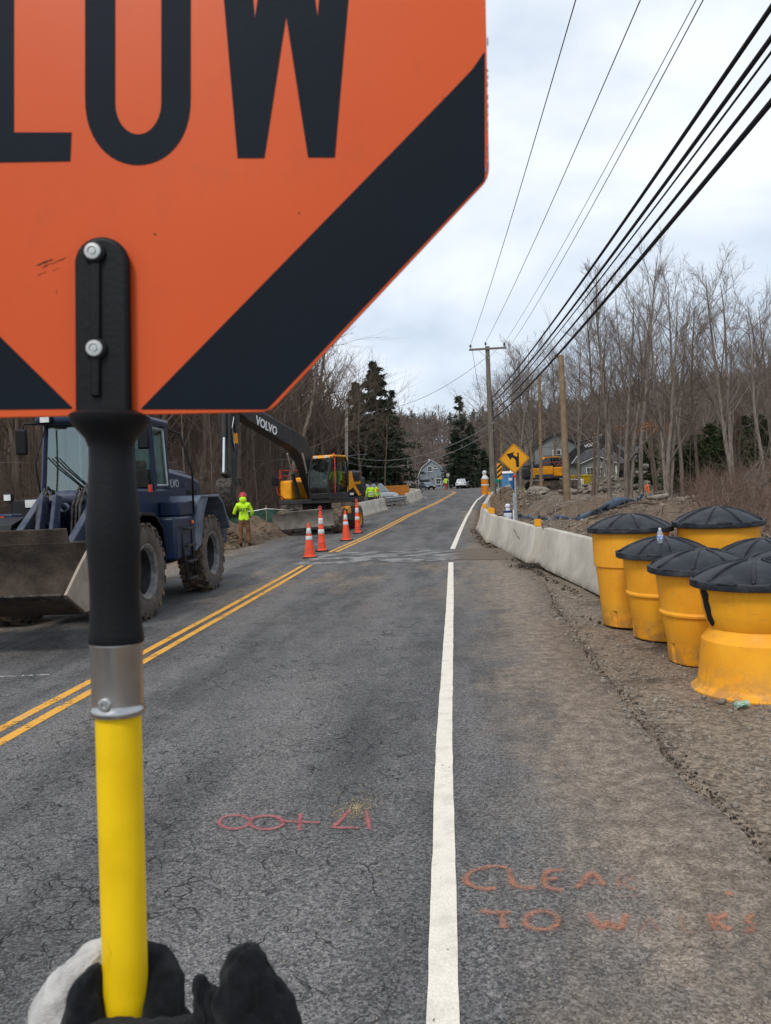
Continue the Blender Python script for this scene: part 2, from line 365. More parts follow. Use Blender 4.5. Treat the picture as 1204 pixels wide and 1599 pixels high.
trk = g.math('SUBTRACT', g.math('ABSOLUTE', g.math('ADD', g.math('ADD', xyz[0], g.math('MULTIPLY', blot, .35)), 2.05)), .95); c = g.mix(g.math('MULTIPLY', g.step(g.math('ABSOLUTE', trk), .05, .42, 1, 0), .30), c, (0.21, 0.20, 0.19))
# broken-up cracking, mostly in the left of the lane
wv = g.warp(g.P, .22, 6.0)
cr1 = g.math('MULTIPLY', g.step(g.vor(7.5, vec=wv), 0.004, .04, 1, 0), g.step(g.noise(5, 3), .42, .6)); cr2 = g.math('MULTIPLY', g.step(g.vor(2.1, vec=g.warp(g.P, .55, 2.6)), 0.0, .012, 1, 0), g.step(g.noise(3.2, 3, vec=g.map((1, 1, 1), (4, 9, 0))), .42, .58))
zone = g.math('MULTIPLY', g.step(g.noise(.7, 5), .43, .57), g.step(xyz[0], -.5, -.1, 1, 0))
ck = g.math('MAXIMUM', g.math('MULTIPLY', cr1, zone), g.math('MULTIPLY', cr2, g.math('MULTIPLY', g.step(g.noise(.9, 3, vec=g.map((1, 1, 1), (7, 3, 0))), .46, .56), g.step(xyz[0], -.3, .1, 1, 0))))
# gravel grit: bright and dark chips
chip = g.step(g.noise(150, 2, .5), .60, .74); chipd = g.step(g.noise(95, 2, .5, g.map((1, 1, 1), (9, 1, 0))), .55, .72)
c = g.mix(g.math('MULTIPLY', chip, .45), c, (0.27, 0.26, 0.245)); c = g.mix(g.math('MULTIPLY', chipd, .62), c, (0.018, 0.018, 0.02))
c = g.mix(g.math('MULTIPLY', g.step(g.noise(38, 3, .6, g.map((1, 1, 1), (3, 8, 0))), .52, .66), .38), c, (0.02, 0.02, 0.022))
av = g.sep(g.cell(88))[0]; av2 = g.sep(g.cell(150, g.map((1, 1, 1), (2, 5, 0))))[1]; c = g.mix(1.0, c, g.mix(av, (.45, .45, .46), (1.5, 1.48, 1.45)), 'MULTIPLY'); c = g.mix(.7, c, g.mix(av2, (.55, .55, .56), (1.4, 1.38, 1.36)), 'MULTIPLY')
# soil tracked onto the shoulder right of the edge line, and across by the trench
soilx = g.step(g.math('ADD', xyz[0], g.math('MULTIPLY', g.math('SUBTRACT', g.noise(1.1, 5, .65), .5), 1.9)), .05, .95)
soilx = g.math('MULTIPLY', soilx, g.step(xyz[1], 40, 48, 1, 0)); soilx = g.math('MULTIPLY', soilx, g.step(g.noise(2.4, 6, .7, g.map((1, .5, 1))), .3, .5, .45, .95))
soiltr = g.math('MULTIPLY', g.math('MULTIPLY', g.step(xyz[1], 9.5, 17), g.step(xyz[1], 18.5, 20, 1, 0)), g.step(g.noise(.7, 4, .6, g.map((1.1, .35, 1), (2, 0, 0))), .47, .62, 0, .8))
soill = g.math('MULTIPLY', g.step(g.math('ADD', xyz[0], g.math('MULTIPLY', med, 1.5)), -6.4, -5.2, 1, 0), .7)
soil = g.math('MAXIMUM', g.math('MAXIMUM', soilx, soiltr), soill)
sc1 = g.mix(g.step(g.noise(9, 5), .35, .65), (0.19, 0.143, 0.104), (0.335, 0.264, 0.20))
sc1 = g.mix(.8, sc1, g.mix(av, (.5, .5, .5), (1.45, 1.42, 1.38)), 'MULTIPLY'); sc1 = g.mix(g.math('MULTIPLY', chipd, .5), sc1, (0.04, 0.034, 0.03)); sc1 = g.mix(g.math('MULTIPLY', chip, .4), sc1, (0.30, 0.27, 0.235))
c = g.mix(g.math('MULTIPLY', soil, .86), c, sc1)
c = g.mix(g.math('MULTIPLY', ck, .95), c, (0.012, 0.012, 0.013))
g.color(c); g.rough(g.step(med, .3, .7, .72, .92))
h = g.math('SUBTRACT', g.math('ADD', g.math('MULTIPLY', fine, .45), g.math('MULTIPLY', av, .6)), g.math('MULTIPLY', ck, .9))
g.bump(h, .75, .012)
asphalt = g.m
road = link('road', arrays_mesh('road', np.stack([PX, PY, PZ], -1).reshape(-1, 3), quads, asphalt, True)); tag(road, kind='structure', label='worn grey asphalt road with soil on its shoulder')

def ribbon(name, pts, wdt, m, dz=.004, step=.25, kind='structure', label=None, wob=0.0, noz=False):
    P = [Vector((p[0], p[1], 0)) for p in pts]; ln = [0]
    for a, b in zip(P[:-1], P[1:]): ln.append(ln[-1] + (b - a).length)
    tt = np.arange(0, ln[-1] + step * .5, step); tt[-1] = min(tt[-1], ln[-1])
    xs = np.interp(tt, ln, [p.x for p in P]); ys = np.interp(tt, ln, [p.y for p in P])
    if len(tt) > 8 and not noz:
        for _ in range(3): xs[1:-1] = (xs[:-2] + 2 * xs[1:-1] + xs[2:]) / 4; ys[1:-1] = (ys[:-2] + 2 * ys[1:-1] + ys[2:]) / 4
    v = []; f = []
    for i in range(len(tt)):
        a, b = max(i - 1, 0), min(i + 1, len(tt) - 1); d = Vector((xs[b] - xs[a], ys[b] - ys[a], 0)).normalized(); nrm = Vector((d.y, -d.x, 0))
        w_ = wdt / 2 * (1 + wob * (float(vn(tt[i] * 6, 0.3, 4)) - .5)); w2 = wdt / 2 * (1 + wob * (float(vn(tt[i] * 6, 5.3, 4)) - .5))
        for q in (-w_, 0.0, w2):
            p = Vector((xs[i], ys[i], 0)) + nrm * q; v.append((p.x, p.y, max(zroad(p.x, p.y), 0 if noz else -9) + dz))
    for i in range(len(tt) - 1):
        for k in (0, 1): a = i * 3 + k; f.append((a, a + 1, a + 4, a + 3))
    me = arrays_mesh(name, v, f, m); at = me.attributes.new('core', 'FLOAT', 'POINT'); at.data.foreach_set('value', np.tile([0.0, 1.0, 0.0], len(tt)).astype(np.float32)); o = link(name, me); return tag(o, label, kind=kind)
def paint(name, col, wear=.45, wsc=26, edge=True, dark=(0.06, 0.058, 0.056)):
    g = G(name); n = g.noise(wsc, 6, .72); n2 = g.noise(2.6, 4); chip = g.noise(110, 3, .6)
    v = g.math('ADD', g.math('MULTIPLY', n, .75), g.math('MULTIPLY', n2, .35)); wearm = g.step(v, wear + .12, wear + .2)
    c = g.mix(g.step(chip, .42, .6), tuple(x * .86 for x in col), col)
    c = g.mix(g.math('MULTIPLY', g.step(g.noise(7, 5), .45, .7), .28), c, (0.3, 0.27, 0.22))
    g.color(c); g.rough(.8); g.bump(chip, .4, .006)
    g.alpha(g.step(wearm, .4, .6, 1, 0)); return g.m
white_paint = paint('white_line_paint', (0.80, 0.73, 0.62), .545)
yellow_paint = paint('yellow_line_paint', (0.78, 0.38, 0.05), .455)
tan_paint = paint('worn_white_paint', (0.5, 0.47, 0.43), .36)
WL = [(-.10, -6), (-.11, 2.6), (-.14, 5.6), (-.12, 12), (-.12, 18.3)]
ribbon('edge_line', WL, .115, white_paint, .0042, .1, label='white edge line in the near lane', wob=.12)
ribbon('edge_line', [(-.08, 21.9), (.19, 28.95), (.6, 38.1), (1.2, 49.4), (1.72, 58.1), (2.9, 72), (3.9, 84), (5.6, 93), (8.5, 100)], .14, white_paint, .0042, .3, label='white edge line past the trench patch')
for sgn, nm in ((-1, 'left'), (1, 'right')):
    o_ = .105 * sgn
    ribbon('centre_line', [(-3.7 + o_, -6), (-3.7 + o_, 18.9)], .105, yellow_paint, .0042, .15, label='near stretch of one yellow stripe of the double centre line', wob=.1)
    far_pts = [(x + o_, y) for x, y in [(-3.6, 22.4), (-3.08, 30.7), (-2.45, 42.7), (-1.32, 56.7), (-.45, 70.9), (.18, 82)]]
    arc = [(-3.0 + (3.2 + o_) * math.cos(a), 84 + (11 + sgn * .4) * math.sin(a)) for a in np.linspace(.05, 1.65, 14)]
    ribbon('centre_line', far_pts + arc, .11, yellow_paint, .0042, .3, label='far stretch of one yellow stripe of the double centre line')
ribbon('lane_line', [(-4.9, 45), (-3.7, 54), (-2.9, 60), (-2.35, 68), (-2.7, 74)], .12, tan_paint, .0042, .3, label='faded white line by the barrier across the road')
ribbon('lane_line', [(-9.2, 7.4), (-4.4, 7.9)], .05, tan_paint, .0042, .2, label='faint white scrape across the far lane')
# trench patch across the near lane
g = G('trench_patch'); n = g.noise(1.4, 5, .65, g.map((1.3, 1.5, 1))); f_ = g.noise(60, 4, .7)
c = g.mix(g.step(n, .42, .6), (0.085, 0.082, 0.08), (0.27, 0.262, 0.25)); c = g.mix(g.math('MULTIPLY', g.step(f_, .5, .7), .5), c, (0.06, 0.055, 0.05))
xx = g.sep()[0]; c = g.mix(g.step(g.math('ADD', xx, g.math('MULTIPLY', n, 1.2)), .3, 1.0), c, (0.15, 0.118, 0.088)); g.color(c); g.rough(.95); g.bump(f_, .8, .02)
v = []; nxp, nyp = 34, 9
for j in range(nyp):
    for i in range(nxp):
        u = i / (nxp - 1); k = j / (nyp - 1); x = -4.1 + 5.7 * u; y0 = 19.0 - .45 * u + .12 * float(vn(u * 9, 1, 3)); y1 = 22.0 - .5 * u + .25 * float(vn(u * 7, 4, 3)); y = y0 + (y1 - y0) * k
        edge = min(k, 1 - k, u * 3, 1); v.append((x, y, zroad(min(x, float(xright(y)) - .05), y) + .007 + (.035 * min(edge * 4, 1) * float(vn(x * 2, y * 2, 9)) if 0 < k < 1 else 0)))
f = [(j * nxp + i, j * nxp + i + 1, (j + 1) * nxp + i + 1, (j + 1) * nxp + i) for j in range(nyp - 1) for i in range(nxp - 1)]
tag(link('road_patch', arrays_mesh('road_patch', v, f, g.m, True)), 'rough pale filled trench across the lane', kind='structure')

# sprayed survey marks
def spray(name, col, dens):
    g = G(name); n = g.noise(9, 6, .75); fz = g.noise(75, 3, .6)
    at = g.t.nodes.new('ShaderNodeAttribute'); at.attribute_name = 'core'; v = g.math('ADD', g.math('MULTIPLY', n, .5), g.math('MULTIPLY', fz, .3)); v = g.math('ADD', v, g.math('MULTIPLY', at.outputs['Fac'], .30)); g.color(g.mix(g.step(fz, .4, .6), tuple(x * .8 for x in col), col)); g.rough(.85); g.alpha(g.math('MULTIPLY', g.step(v, dens, dens + .34), .75)); return g.m
pink = spray('pink_spray_paint', (0.50, 0.145, 0.15), .40); orange = spray('orange_spray_paint', (0.48, 0.20, 0.12), .44); faint = spray('worn_orange_spray_paint', (0.42, 0.20, 0.13), .53)
def ell(cx_, cy_, rx, ry, n=18, a0=0, a1=360): return [(cx_ + rx * math.cos(math.radians(a)), cy_ - ry * math.sin(math.radians(a))) for a in np.linspace(a0, a1, n)]
def stroke(px, m, wdt, nm, lab): ribbon(nm, [tuple(gp(p)[:2]) for p in px], wdt, m, .0085, .02, 'structure', lab, .5)
for s_ in (ell(366, 1285, 25, 11), ell(416, 1286, 27, 11), [(438, 1284), (470, 1285), (500, 1286)], [(470, 1272), (468, 1285), (468, 1298)], [(546, 1266), (534, 1282), (518, 1295), (538, 1294), (559, 1295)], [(573, 1268), (574, 1282), (577, 1297)]):
    stroke(s_, pink, .042, 'survey_mark', 'pink sprayed numerals 17+00 facing away on the lane')
for s_, m_ in (([(792, 1360), (770, 1356), (745, 1361), (729, 1371), (727, 1381), (738, 1389), (760, 1393), (778, 1391)], orange), ([(796, 1361), (797, 1375), (803, 1390), (838, 1391)], orange), ([(880, 1362), (854, 1364), (850, 1377), (852, 1391), (880, 1393)], orange), ([(852, 1377), (874, 1375)], orange),
              ([(900, 1391), (925, 1363), (947, 1387)], orange), ([(908, 1384), (940, 1382)], faint), ([(966, 1392), (966, 1368), (986, 1366), (990, 1376), (968, 1380), (996, 1395)], faint), ([(960, 1403), (1002, 1402)], faint),
              ([(749, 1427), (774, 1429), (799, 1429)], orange), ([(785, 1430), (787, 1456)], orange), (ell(846, 1442, 27, 15), orange), ([(920, 1430), (938, 1455), (951, 1440), (965, 1458), (979, 1431)], orange),
              ([(996, 1460), (1014, 1436), (1032, 1458)], faint), ([(1062, 1432), (1066, 1458), (1090, 1458)], faint), ([(1108, 1430), (1116, 1455)], orange), ([(1134, 1427), (1114, 1441), (1142, 1455)], orange), ([(1178, 1431), (1162, 1438), (1182, 1449), (1164, 1457)], orange), ([(1132, 1398), (1144, 1397)], orange)):
    stroke(s_, m_, .060, 'sprayed_lettering', 'worn orange sprayed lettering reading CLEAR TO WALKS')
# scattered sand by the pink numerals
sand = mat('sand_grains', (0.36, 0.28, 0.17), .95, var=.3, scale=90)
mb = MB(); c0 = gp((556, 1262))
for i in range(420):
    a = R.uniform(0, 2 * PI); q = abs(R.gauss(0, .09)); x, y = c0.x + q * math.cos(a), c0.y + 1.5 * q * math.sin(a); r_ = R.uniform(.002, .006)
    mb.ball((x, y, zroad(x, y) + r_ * .5), (r_, r_, r_ * .7), 5, 3)
tag(mb.obj('sand', sand), 'pale sand spilled over the pink numerals', kind='stuff')
# ---- loose stones, soil clods and leaves on the shoulder
stone_m = mat('gravel_stone', (0.33, 0.29, 0.24), .9, var=.5, scale=4, coords='Object', col2=(0.12, 0.095, 0.075), thr=(.3, .7))
def rock_base(seed, n=7, m=5):
    rr = random.Random(seed); mb = MB(); mb.ball((0, 0, 0), 1, n, m); V = np.array(mb.v)
    d = np.array([[rr.gauss(0, 1) for _ in range(3)] for _ in range(5)])
    for q in d: q /= np.linalg.norm(q); V -= np.clip(V @ q - rr.uniform(.45, .8), 0, 9)[:, None] * q[None]
    V *= np.array([1, rr.uniform(.6, .9), rr.uniform(.45, .75)]); T = []
    for f in mb.f: T += [(f[0], f[1], f[2])] + ([(f[0], f[2], f[3])] if len(f) == 4 else [])
    return V, np.array(T)
def scatter(name, bases, spots, m, label, kind='stuff', tilt=.4):
    vs, ts, o = [], [], 0; rr = np.random.default_rng(5)
    for x, y, z, s in spots:
        V, T = bases[rr.integers(len(bases))]; a = rr.uniform(0, 6.28); t1, t2 = rr.normal(0, tilt, 2)
        Rm = np.array(Euler((t1, t2, a)).to_matrix()); vs.append(V @ Rm.T * s + np.array([x, y, z])); ts.append(T + o); o += len(V)
    return tag(link(name, arrays_mesh(name, np.concatenate(vs), np.concatenate(ts), m)), label, kind=kind)
rb = [rock_base(i, 5, 4) for i in range(8)]
rg = np.random.default_rng(11); sp = []
for _ in range(9000):
    y = 3.2 + 12.5 * rg.random() ** 1.3; x = float(xright(y)) + rg.exponential(.85) - .10
    if x > 6.5 or rg.random() > .15 + 1.3 * float(vn(x * 1.6, y * 1.6, 41)) ** 2: continue
    s = min(.004 + rg.exponential(.0065), .035); sp.append((x, y, (gz(x, y) if x > xright(y) + .05 else zroad(x, y)) + s * .25, s))
for _ in range(3500):       # grit on the asphalt shoulder
    y = 2.6 + 9 * rg.random() ** 1.6; x = rg.uniform(.0, 1.45) ** .7 * 1.2; x = min(x, float(xright(y)) - .02); s = .0025 + rg.exponential(.0022); sp.append((x, y, zroad(x, y) + s * .3, s))
for _ in range(1200):       # and a little across the lane
    y = 2.6 + 9 * rg.random() ** 1.4; x = rg.uniform(-3.6, 0); s = .002 + rg.exponential(.0018); sp.append((x, y, zroad(x, y) + s * .3, s))
scatter('gravel', rb, sp, stone_m, 'loose grey gravel along the right shoulder')
sp = []
for _ in range(5200):
    y = rg.uniform(24, 60); x = rg.uniform(3.6, 12); s = .012 + rg.exponential(.02); sp.append((x, y, gz(x, y) + s * .2, min(s, .12)))
for _ in range(900):
    a, q = rg.uniform(0, 6.28), rg.random() ** .5; x, y = (3.05 + 1.7 * q * math.cos(a), 41 + 2.2 * q * math.sin(a)); s = .02 + rg.exponential(.03); sp.append((x, y, gz(x, y) + 1.25 * max(0, 1 - q) ** .9, min(s, .12)))
for _ in range(7000):
    y = rg.uniform(9, 30); x = float(xright(y)) + 1.0 + rg.exponential(1.2); s = .01 + rg.exponential(.016); sp.append((x, y, gz(x, y) + s * .2, min(s, .1)))
scatter('gravel', rb, sp, stone_m, 'stony rubble over the cleared lot and bank')
clod_m = mat('soil_clod', (0.075, 0.062, 0.05), .98, var=.45, scale=9, bump=.5, bscale=50)
sp = []
for _ in range(900):
    y = rg.uniform(12.5, 30); x = float(np.interp(y, [12.5, 17.6, 23.7, 30], [2.1, 1.6, .95, .8])) - abs(rg.normal(0, .13)) - .02; s = .005 + rg.exponential(.009); sp.append((x, y, max(gz(x, y), zroad(x, y) if x < xright(y) else -9) + s * .2, min(s, .05)))
c0 = gp((833, 886))
for _ in range(420):
    x, y = c0.x + rg.normal(0, .2), c0.y + rg.normal(0, .22); s = .007 + rg.exponential(.011); q = max(0, 1 - math.hypot(x - c0.x, y - c0.y) / .4); sp.append((x, y, zr(y) + .03 + .07 * q * rg.random(), min(s, .06)))
for _ in range(2200):
    y = 3.6 + 11 * rg.random(); x = float(xright(y)) + rg.normal(.02, .05); s = .003 + rg.exponential(.0035); sp.append((x, y, max(gz(x, y), zr(y) - .06) + s * .4, min(s, .013)))
scatter('clods', rb, sp, clod_m, 'dark broken asphalt and soil crumbs under the barriers')
# ================================================================ shared materials
M_ = {}
M_['black_plastic'] = mat('black_plastic', (0.007, 0.0075, 0.009), .5, var=.2, bump=.05, bscale=200, spec=.2)
M_['steel'] = mat('brushed_steel', (0.52, 0.51, 0.50), .26, 1.0, var=.12, scale=(18))
M_['bolt'] = mat('zinc_bolt', (0.55, 0.55, 0.53), .35, .9, var=.1)
M_['galv'] = mat('galvanised_steel', (0.42, 0.44, 0.45), .45, .7, var=.15)
M_['pole_yellow'] = mat('yellow_fibreglass', (0.84, 0.55, 0.004), .4, var=.04, scale=14, col2=(0.70, 0.44, 0.005), thr=(.28, .42))
g = G('yellow_pole_fibreglass'); n = g.noise(14, 4); sm_ = g.step(g.noise(26, 5, .7, g.map((1.6, 1.6, .5))), .60, .70)
g.color(g.mix(g.math('MULTIPLY', sm_, .35), g.mix(g.step(n, .3, .6), (0.76, 0.48, 0.005), (0.86, 0.565, 0.006)), (0.22, 0.14, 0.02))); g.rough(g.step(n, .3, .7, .34, .52)); g.bump(g.noise(60, 3, .6, g.map((3, 3, .2))), .08, .004); M_['pole_yellow'] = g.m
M_['rubber'] = mat('black_rubber', (0.02, 0.02, 0.021), .75, var=.3, bump=.15)
M_['tyre'] = mat('muddy_tyre', (0.045, 0.042, 0.04), .9, scale=5, col2=(0.17, 0.12, 0.08), thr=(.42, .6), bump=.3)
M_['tyre_side'] = mat('dusty_tyre', (0.06, 0.056, 0.053), .85, scale=6, col2=(0.13, 0.105, 0.085), thr=(.35, .75), bump=.1)
M_['glass'] = mat('dark_glass', (0.03, 0.045, 0.05), .06, var=.1, spec=.7)
M_['iron'] = mat('dark_iron', (0.032, 0.032, 0.036), .5, .2, var=.3, bump=.1)
M_['grime'] = mat('grimy_iron', (0.06, 0.052, 0.045), .75, var=.5, scale=9, bump=.3)
M_['white'] = mat('white_plastic', (0.72, 0.72, 0.70), .5, var=.05)
M_['chrome'] = mat('chrome_rod', (0.8, 0.8, 0.8), .12, 1.0, var=.03)
M_['red'] = mat('red_paint', (0.52, 0.045, 0.03), .5, var=.15)
M_['amber'] = mat('amber_lens', (0.75, 0.16, 0.01), .25, var=.1)
M_['lens'] = mat('lamp_lens', (0.65, 0.66, 0.64), .15, var=.1)
M_['concrete'] = mat('pale_concrete', (0.58, 0.52, 0.43), .92, scale=1.3, col2=(0.33, 0.295, 0.25), thr=(.3, .7), bump=.25, bscale=45)
M_['asphalt_black'] = mat('black_film', (0.006, 0.011, 0.019), .6, var=.15, scale=3, bump=.03, bscale=300, spec=.12)

# ================================================================ HAND-HELD PADDLE (about 0.6 m from the eye)
PD = 0.60; PS = PD / FOC
pad = thing('slow_paddle', 'orange and black octagonal SLOW paddle on a yellow pole, held close by a gloved hand', 'paddle sign')
PF = (BAS.to_4x4() @ frame((0, 0, 0), (1, 0, 0), (0, 0, -1)))
PF.translation = dmap((165, 640), PD); pad.matrix_world = PF
def pp(x, y, d=0.0): return ((x - 165) * PS, d, (640 - y) * PS)   # paddle frame: right, away, up
def pl(pts): return [((x - 165) * PS, (640 - y) * PS) for x, y in pts]
def rounded(poly, r, n=5):
    out = []
    k = len(poly)
    for i in range(k):
        a, b, c = Vector(poly[i - 1]), Vector(poly[i]), Vector(poly[(i + 1) % k])
        u = (a - b).normalized(); w_ = (c - b).normalized()
        for t in np.linspace(0, 1, n):
            q = b + u * r * (1 - t) ** 2 + w_ * r * t ** 2; out.append((q.x, q.y))
    return out
g = G('orange_sign_sheeting'); n = g.noise(9, 5); n2 = g.noise(1.8, 3); sx = g.sep()
scuff = g.math('MULTIPLY', g.step(g.noise(30, 5, .7, g.map((1, 1, 2.5))), .60, .66), .55)
c = g.mix(g.step(n2, .35, .65), (0.62, 0.078, 0.009), (0.69, 0.098, 0.014)); c = g.mix(g.math('MULTIPLY', g.step(g.noise(14, 7, .75), .52, .72), .22), c, (0.30, 0.075, 0.03)); g.bump(g.math('ADD', g.noise(3.5, 2), g.math('MULTIPLY', g.noise(160, 2), .02)), .06, .02); g.color(g.mix(g.math('MULTIPLY', scuff, g.step(n2, .5, .7)), c, (0.35, 0.07, 0.03))); g.rough(.38); or_m = g.m
g.b.inputs['Coat Weight'].default_value = .12; g.b.inputs['Coat Roughness'].default_value = .25
oct_ = []
for k in range(8):
    a = math.radians(22.5 + 45 * k + 1.2); oct_.append((161 + .978 * 662 * math.cos(a), 37 - 662 * math.sin(a)))
def wav(pts): return [(x + R.uniform(-.8, .8), y + R.uniform(-.8, .8)) for x, y in pts]
mb = MB(); mb.prism(pl(rounded(oct_, 16)), 0.0, .0024, 'XZ'); panel = mb.obj('sign_panel', or_m, pad, bevel=.0005)
edge_m = mat('chipped_sign_edge', (0.70, 0.16, 0.05), .6, scale=60, col2=(0.25, 0.2, 0.17), thr=(.46, .5))
def inset(poly, d):
    cx_, cy_ = 161, 37; return [(cx_ + (x - cx_) * (1 - d), cy_ + (y - cy_) * (1 - d)) for x, y in poly]
band_m = M_['asphalt_black']
def decal(name, px, r=3, d=-.0004, mats=band_m, parent=pad, label=None):
    mb = MB(); mb.prism(pl(rounded(px, r, 3)) if r else pl(px), d, .0, 'XZ'); return mb.obj(name, mats, parent, label=label)
decal('corner_band', [(757, 80), (757, 281), (417, 639.5), (219, 639.5), (700, 148), (738, 108)], 4)
decal('corner_band', [(115, 638.5), (-78, 641), (-424, 292), (-424, 100), (-396, 126), (-360, 172)], 4)
decal('corner_band', [(-420, -212), (-420, -10), (105, -562), (-95, -562)], 4); decal('corner_band', [(742, -212), (742, -10), (219, -562), (417, -562)], 4)
decal('letter', [(-72, -160), (22, -160), (22, 207), (112, 207), (110, 252), (-72, 255)], 0)
def ring_pts(cx_, w2, top, bot, rad):
    return [(cx_ - w2, top + rad)] + [(cx_ - w2 * math.cos(a), bot - rad + rad * math.sin(a)) for a in np.linspace(0, PI, 17)] + [(cx_ + w2 * math.cos(a), top + rad - rad * math.sin(a)) for a in np.linspace(0, PI, 17)]
def shape_o():
    o_ = [(215.5 - 82.5 * math.cos(a), 150 + 108 * math.sin(a) ** .85 if math.sin(a) > 0 else 150) for a in np.linspace(0, PI, 25)] + [(215.5 + 82.5 * math.cos(a), -55 - 108 * math.sin(a)) for a in np.linspace(0, PI, 25)]
    i_ = [(216 - 36 * math.cos(a), 160 + 50 * math.sin(a)) for a in np.linspace(0, PI, 25)] + [(216 + 36 * math.cos(a), -65 - 50 * math.sin(a)) for a in np.linspace(0, PI, 25)]
    n = len(o_); vs = [pp(*p, -.0004) for p in o_] + [pp(*p, -.0004) for p in i_] + [pp(*p, 0) for p in o_] + [pp(*p, 0) for p in i_]; fs = []
    for k in range(n):
        j = (k + 1) % n; fs += [(k, j, n + j, n + k), (2 * n + k, 2 * n + j, j, k), (n + k, n + j, 3 * n + j, 3 * n + k)]
    mb = MB(); mb.add(vs, fs); return mb.obj('letter', band_m, pad)
shape_o()
mb = MB()
for x0, y0, x1, y1, w_ in ((57, 414, 84, 406, 3.2), (64, 419, 104, 402, 2.0), (58, 432, 74, 423, 1.2), (82, 424, 92, 418, 1.0), (88, 452, 89, 460, 1.0), (466, 332, 468, 334, 1.6), (690, 150, 700, 160, 1.2), (240, 365, 243, 367, 2.0)):
    k = 7; pts = [pp(x0 + (x1 - x0) * q + R.uniform(-1, 1), y0 + (y1 - y0) * q + R.uniform(-1.5, 1.5), -.00005) for q in np.linspace(0, 1, k)]; mb.tube(pts, [max(.00012, w_ * PS * R.uniform(.3, 1)) * (1 if 0 < i < k - 1 else .2) for i in range(k)], 4)
sc_o = mb.obj('scuff', mat('dark_scuff', (.10, .03, .015), .8), pad); sc_o.scale = (1, .12, 1); sc_o['kind'] = 'stuff'
mb = MB()
for _ in range(26):
    q = R.random(); y = 60 + 215 * q; mb.ball(pp(762.2 - R.random() * 1.0 - (0 if y < 262 else 4), y, -.0001), (R.uniform(.0003, .0007), .0016, R.uniform(.0008, .003)), 6, 4)
mb.obj('edge_chip', mat('bare_aluminium', (.28, .29, .30), .5), pad)
decal('letter', [(336, -160), (383, -160), (398, 29), (425, -160), (470, -160), (496, 26), (511, -160), (558, -160), (523, 246), (481, 246), (447, 26), (413, 247), (371, 247)], 0)
mb = MB(); sp_ = [(-108, -95), (-118, -140), (-160, -152), (-205, -140), (-218, -95), (-205, -45), (-160, 15), (-115, 70), (-100, 140), (-118, 205), (-160, 232), (-205, 215), (-222, 160)]
mb.tube([pp(x, y, -.0001) for x, y in sp_], .0115, 4); s_o = mb.obj('letter', band_m, pad); s_o.scale = (1, .02, 1)
# bracket, bolts, grip, ferrule, pole
mb = MB()
tong = [(124 + .0, 640), (123, 416)] + [(164.5 - 41.5 * math.cos(a), 416 - 41 * math.sin(a)) for a in np.linspace(.1, PI - .1, 15)] + [(206, 416), (209, 652), (125, 652)]
mb.prism(pl(tong), -.010, -.0006, 'XZ'); br = mb.obj('bracket', M_['black_plastic'], pad, bevel=.0035, seg=3)
mb = MB(); mb.box(((158 - 165) * PS, -.0112, (640 - 520) * PS), (14 * PS, .004, 205 * PS)); mb.obj('rib', M_['black_plastic'], br, bevel=.0012)
for bx, by in ((155.5, 402), (158, 550)):
    mb = MB(); z_ = (640 - by) * PS; x_ = (bx - 165) * PS
    mb.lathe([(.0085, -.0095), (.0085, -.0125), (.0078, -.0130), (.0068, -.0131)], 24, (x_, 0, z_), 'Y'); wsh = mb.obj('washer', M_['black_plastic'], br, 40)
    mb = MB(); mb.lathe([(.0064, -.0128), (.0064, -.0152), (.0058, -.0158), (.0036, -.0160), (.0034, -.0150), (.0026, -.0150), (.0024, -.0160), (.0001, -.0161)], 24, (x_, 0, z_), 'Y'); mb.obj('bolt', M_['bolt'], br, 40)
def axis_x(y): return 169 + (y - 640) * (25 / 920)
def turned(name, prof, m, n=36, smooth=40):   # prof: (pixel y, pixel radius)
    mb = MB(); rings = []
    for y, r in prof:
        rings.append([pp(axis_x(y) + r * math.cos(2 * PI * k / n), y, .004 + r * PS * math.sin(2 * PI * k / n)) for k in range(n)])
    mb.loft(rings); return mb.obj(name, m, pad, smooth)
grip = turned('grip', [(640, 40), (646, 56), (650, 61), (658, 60), (666, 55), (675, 47), (686, 38), (700, 33.5), (725, 34), (760, 36.5), (795, 39.5), (828, 41), (860, 40.5), (905, 38), (940, 37.5), (970, 39), (990, 41.5), (1000, 42.5), (1004, 41.5), (1005, 30)], M_['black_plastic'])
turned('ferrule', [(1001, 30), (1001.5, 39.5), (1004, 41), (1008, 39.7), (1060, 39.3), (1098, 39), (1103, 39.6), (1106, 42.3), (1111, 42.6), (1115, 41.6), (1117, 38), (1117, 30)], M_['steel'], 48, 50)
mb = MB(); yb = 1093; mb.lathe([(.0050, -.0155), (.0050, -.0172), (.0042, -.0180), (.0022, -.0181), (.0020, -.0168), (.0001, -.0168)], 20, ((axis_x(yb) - 6 - 165) * PS, 0, (640 - yb) * PS), 'Y'); mb.obj('rivet', M_['bolt'], pad, 40)
turned('pole', [(1100, 34.5), (1130, 34.8), (1300, 34.6), (1480, 34.2), (1640, 34), (2200, 33)], M_['pole_yellow'], 40)

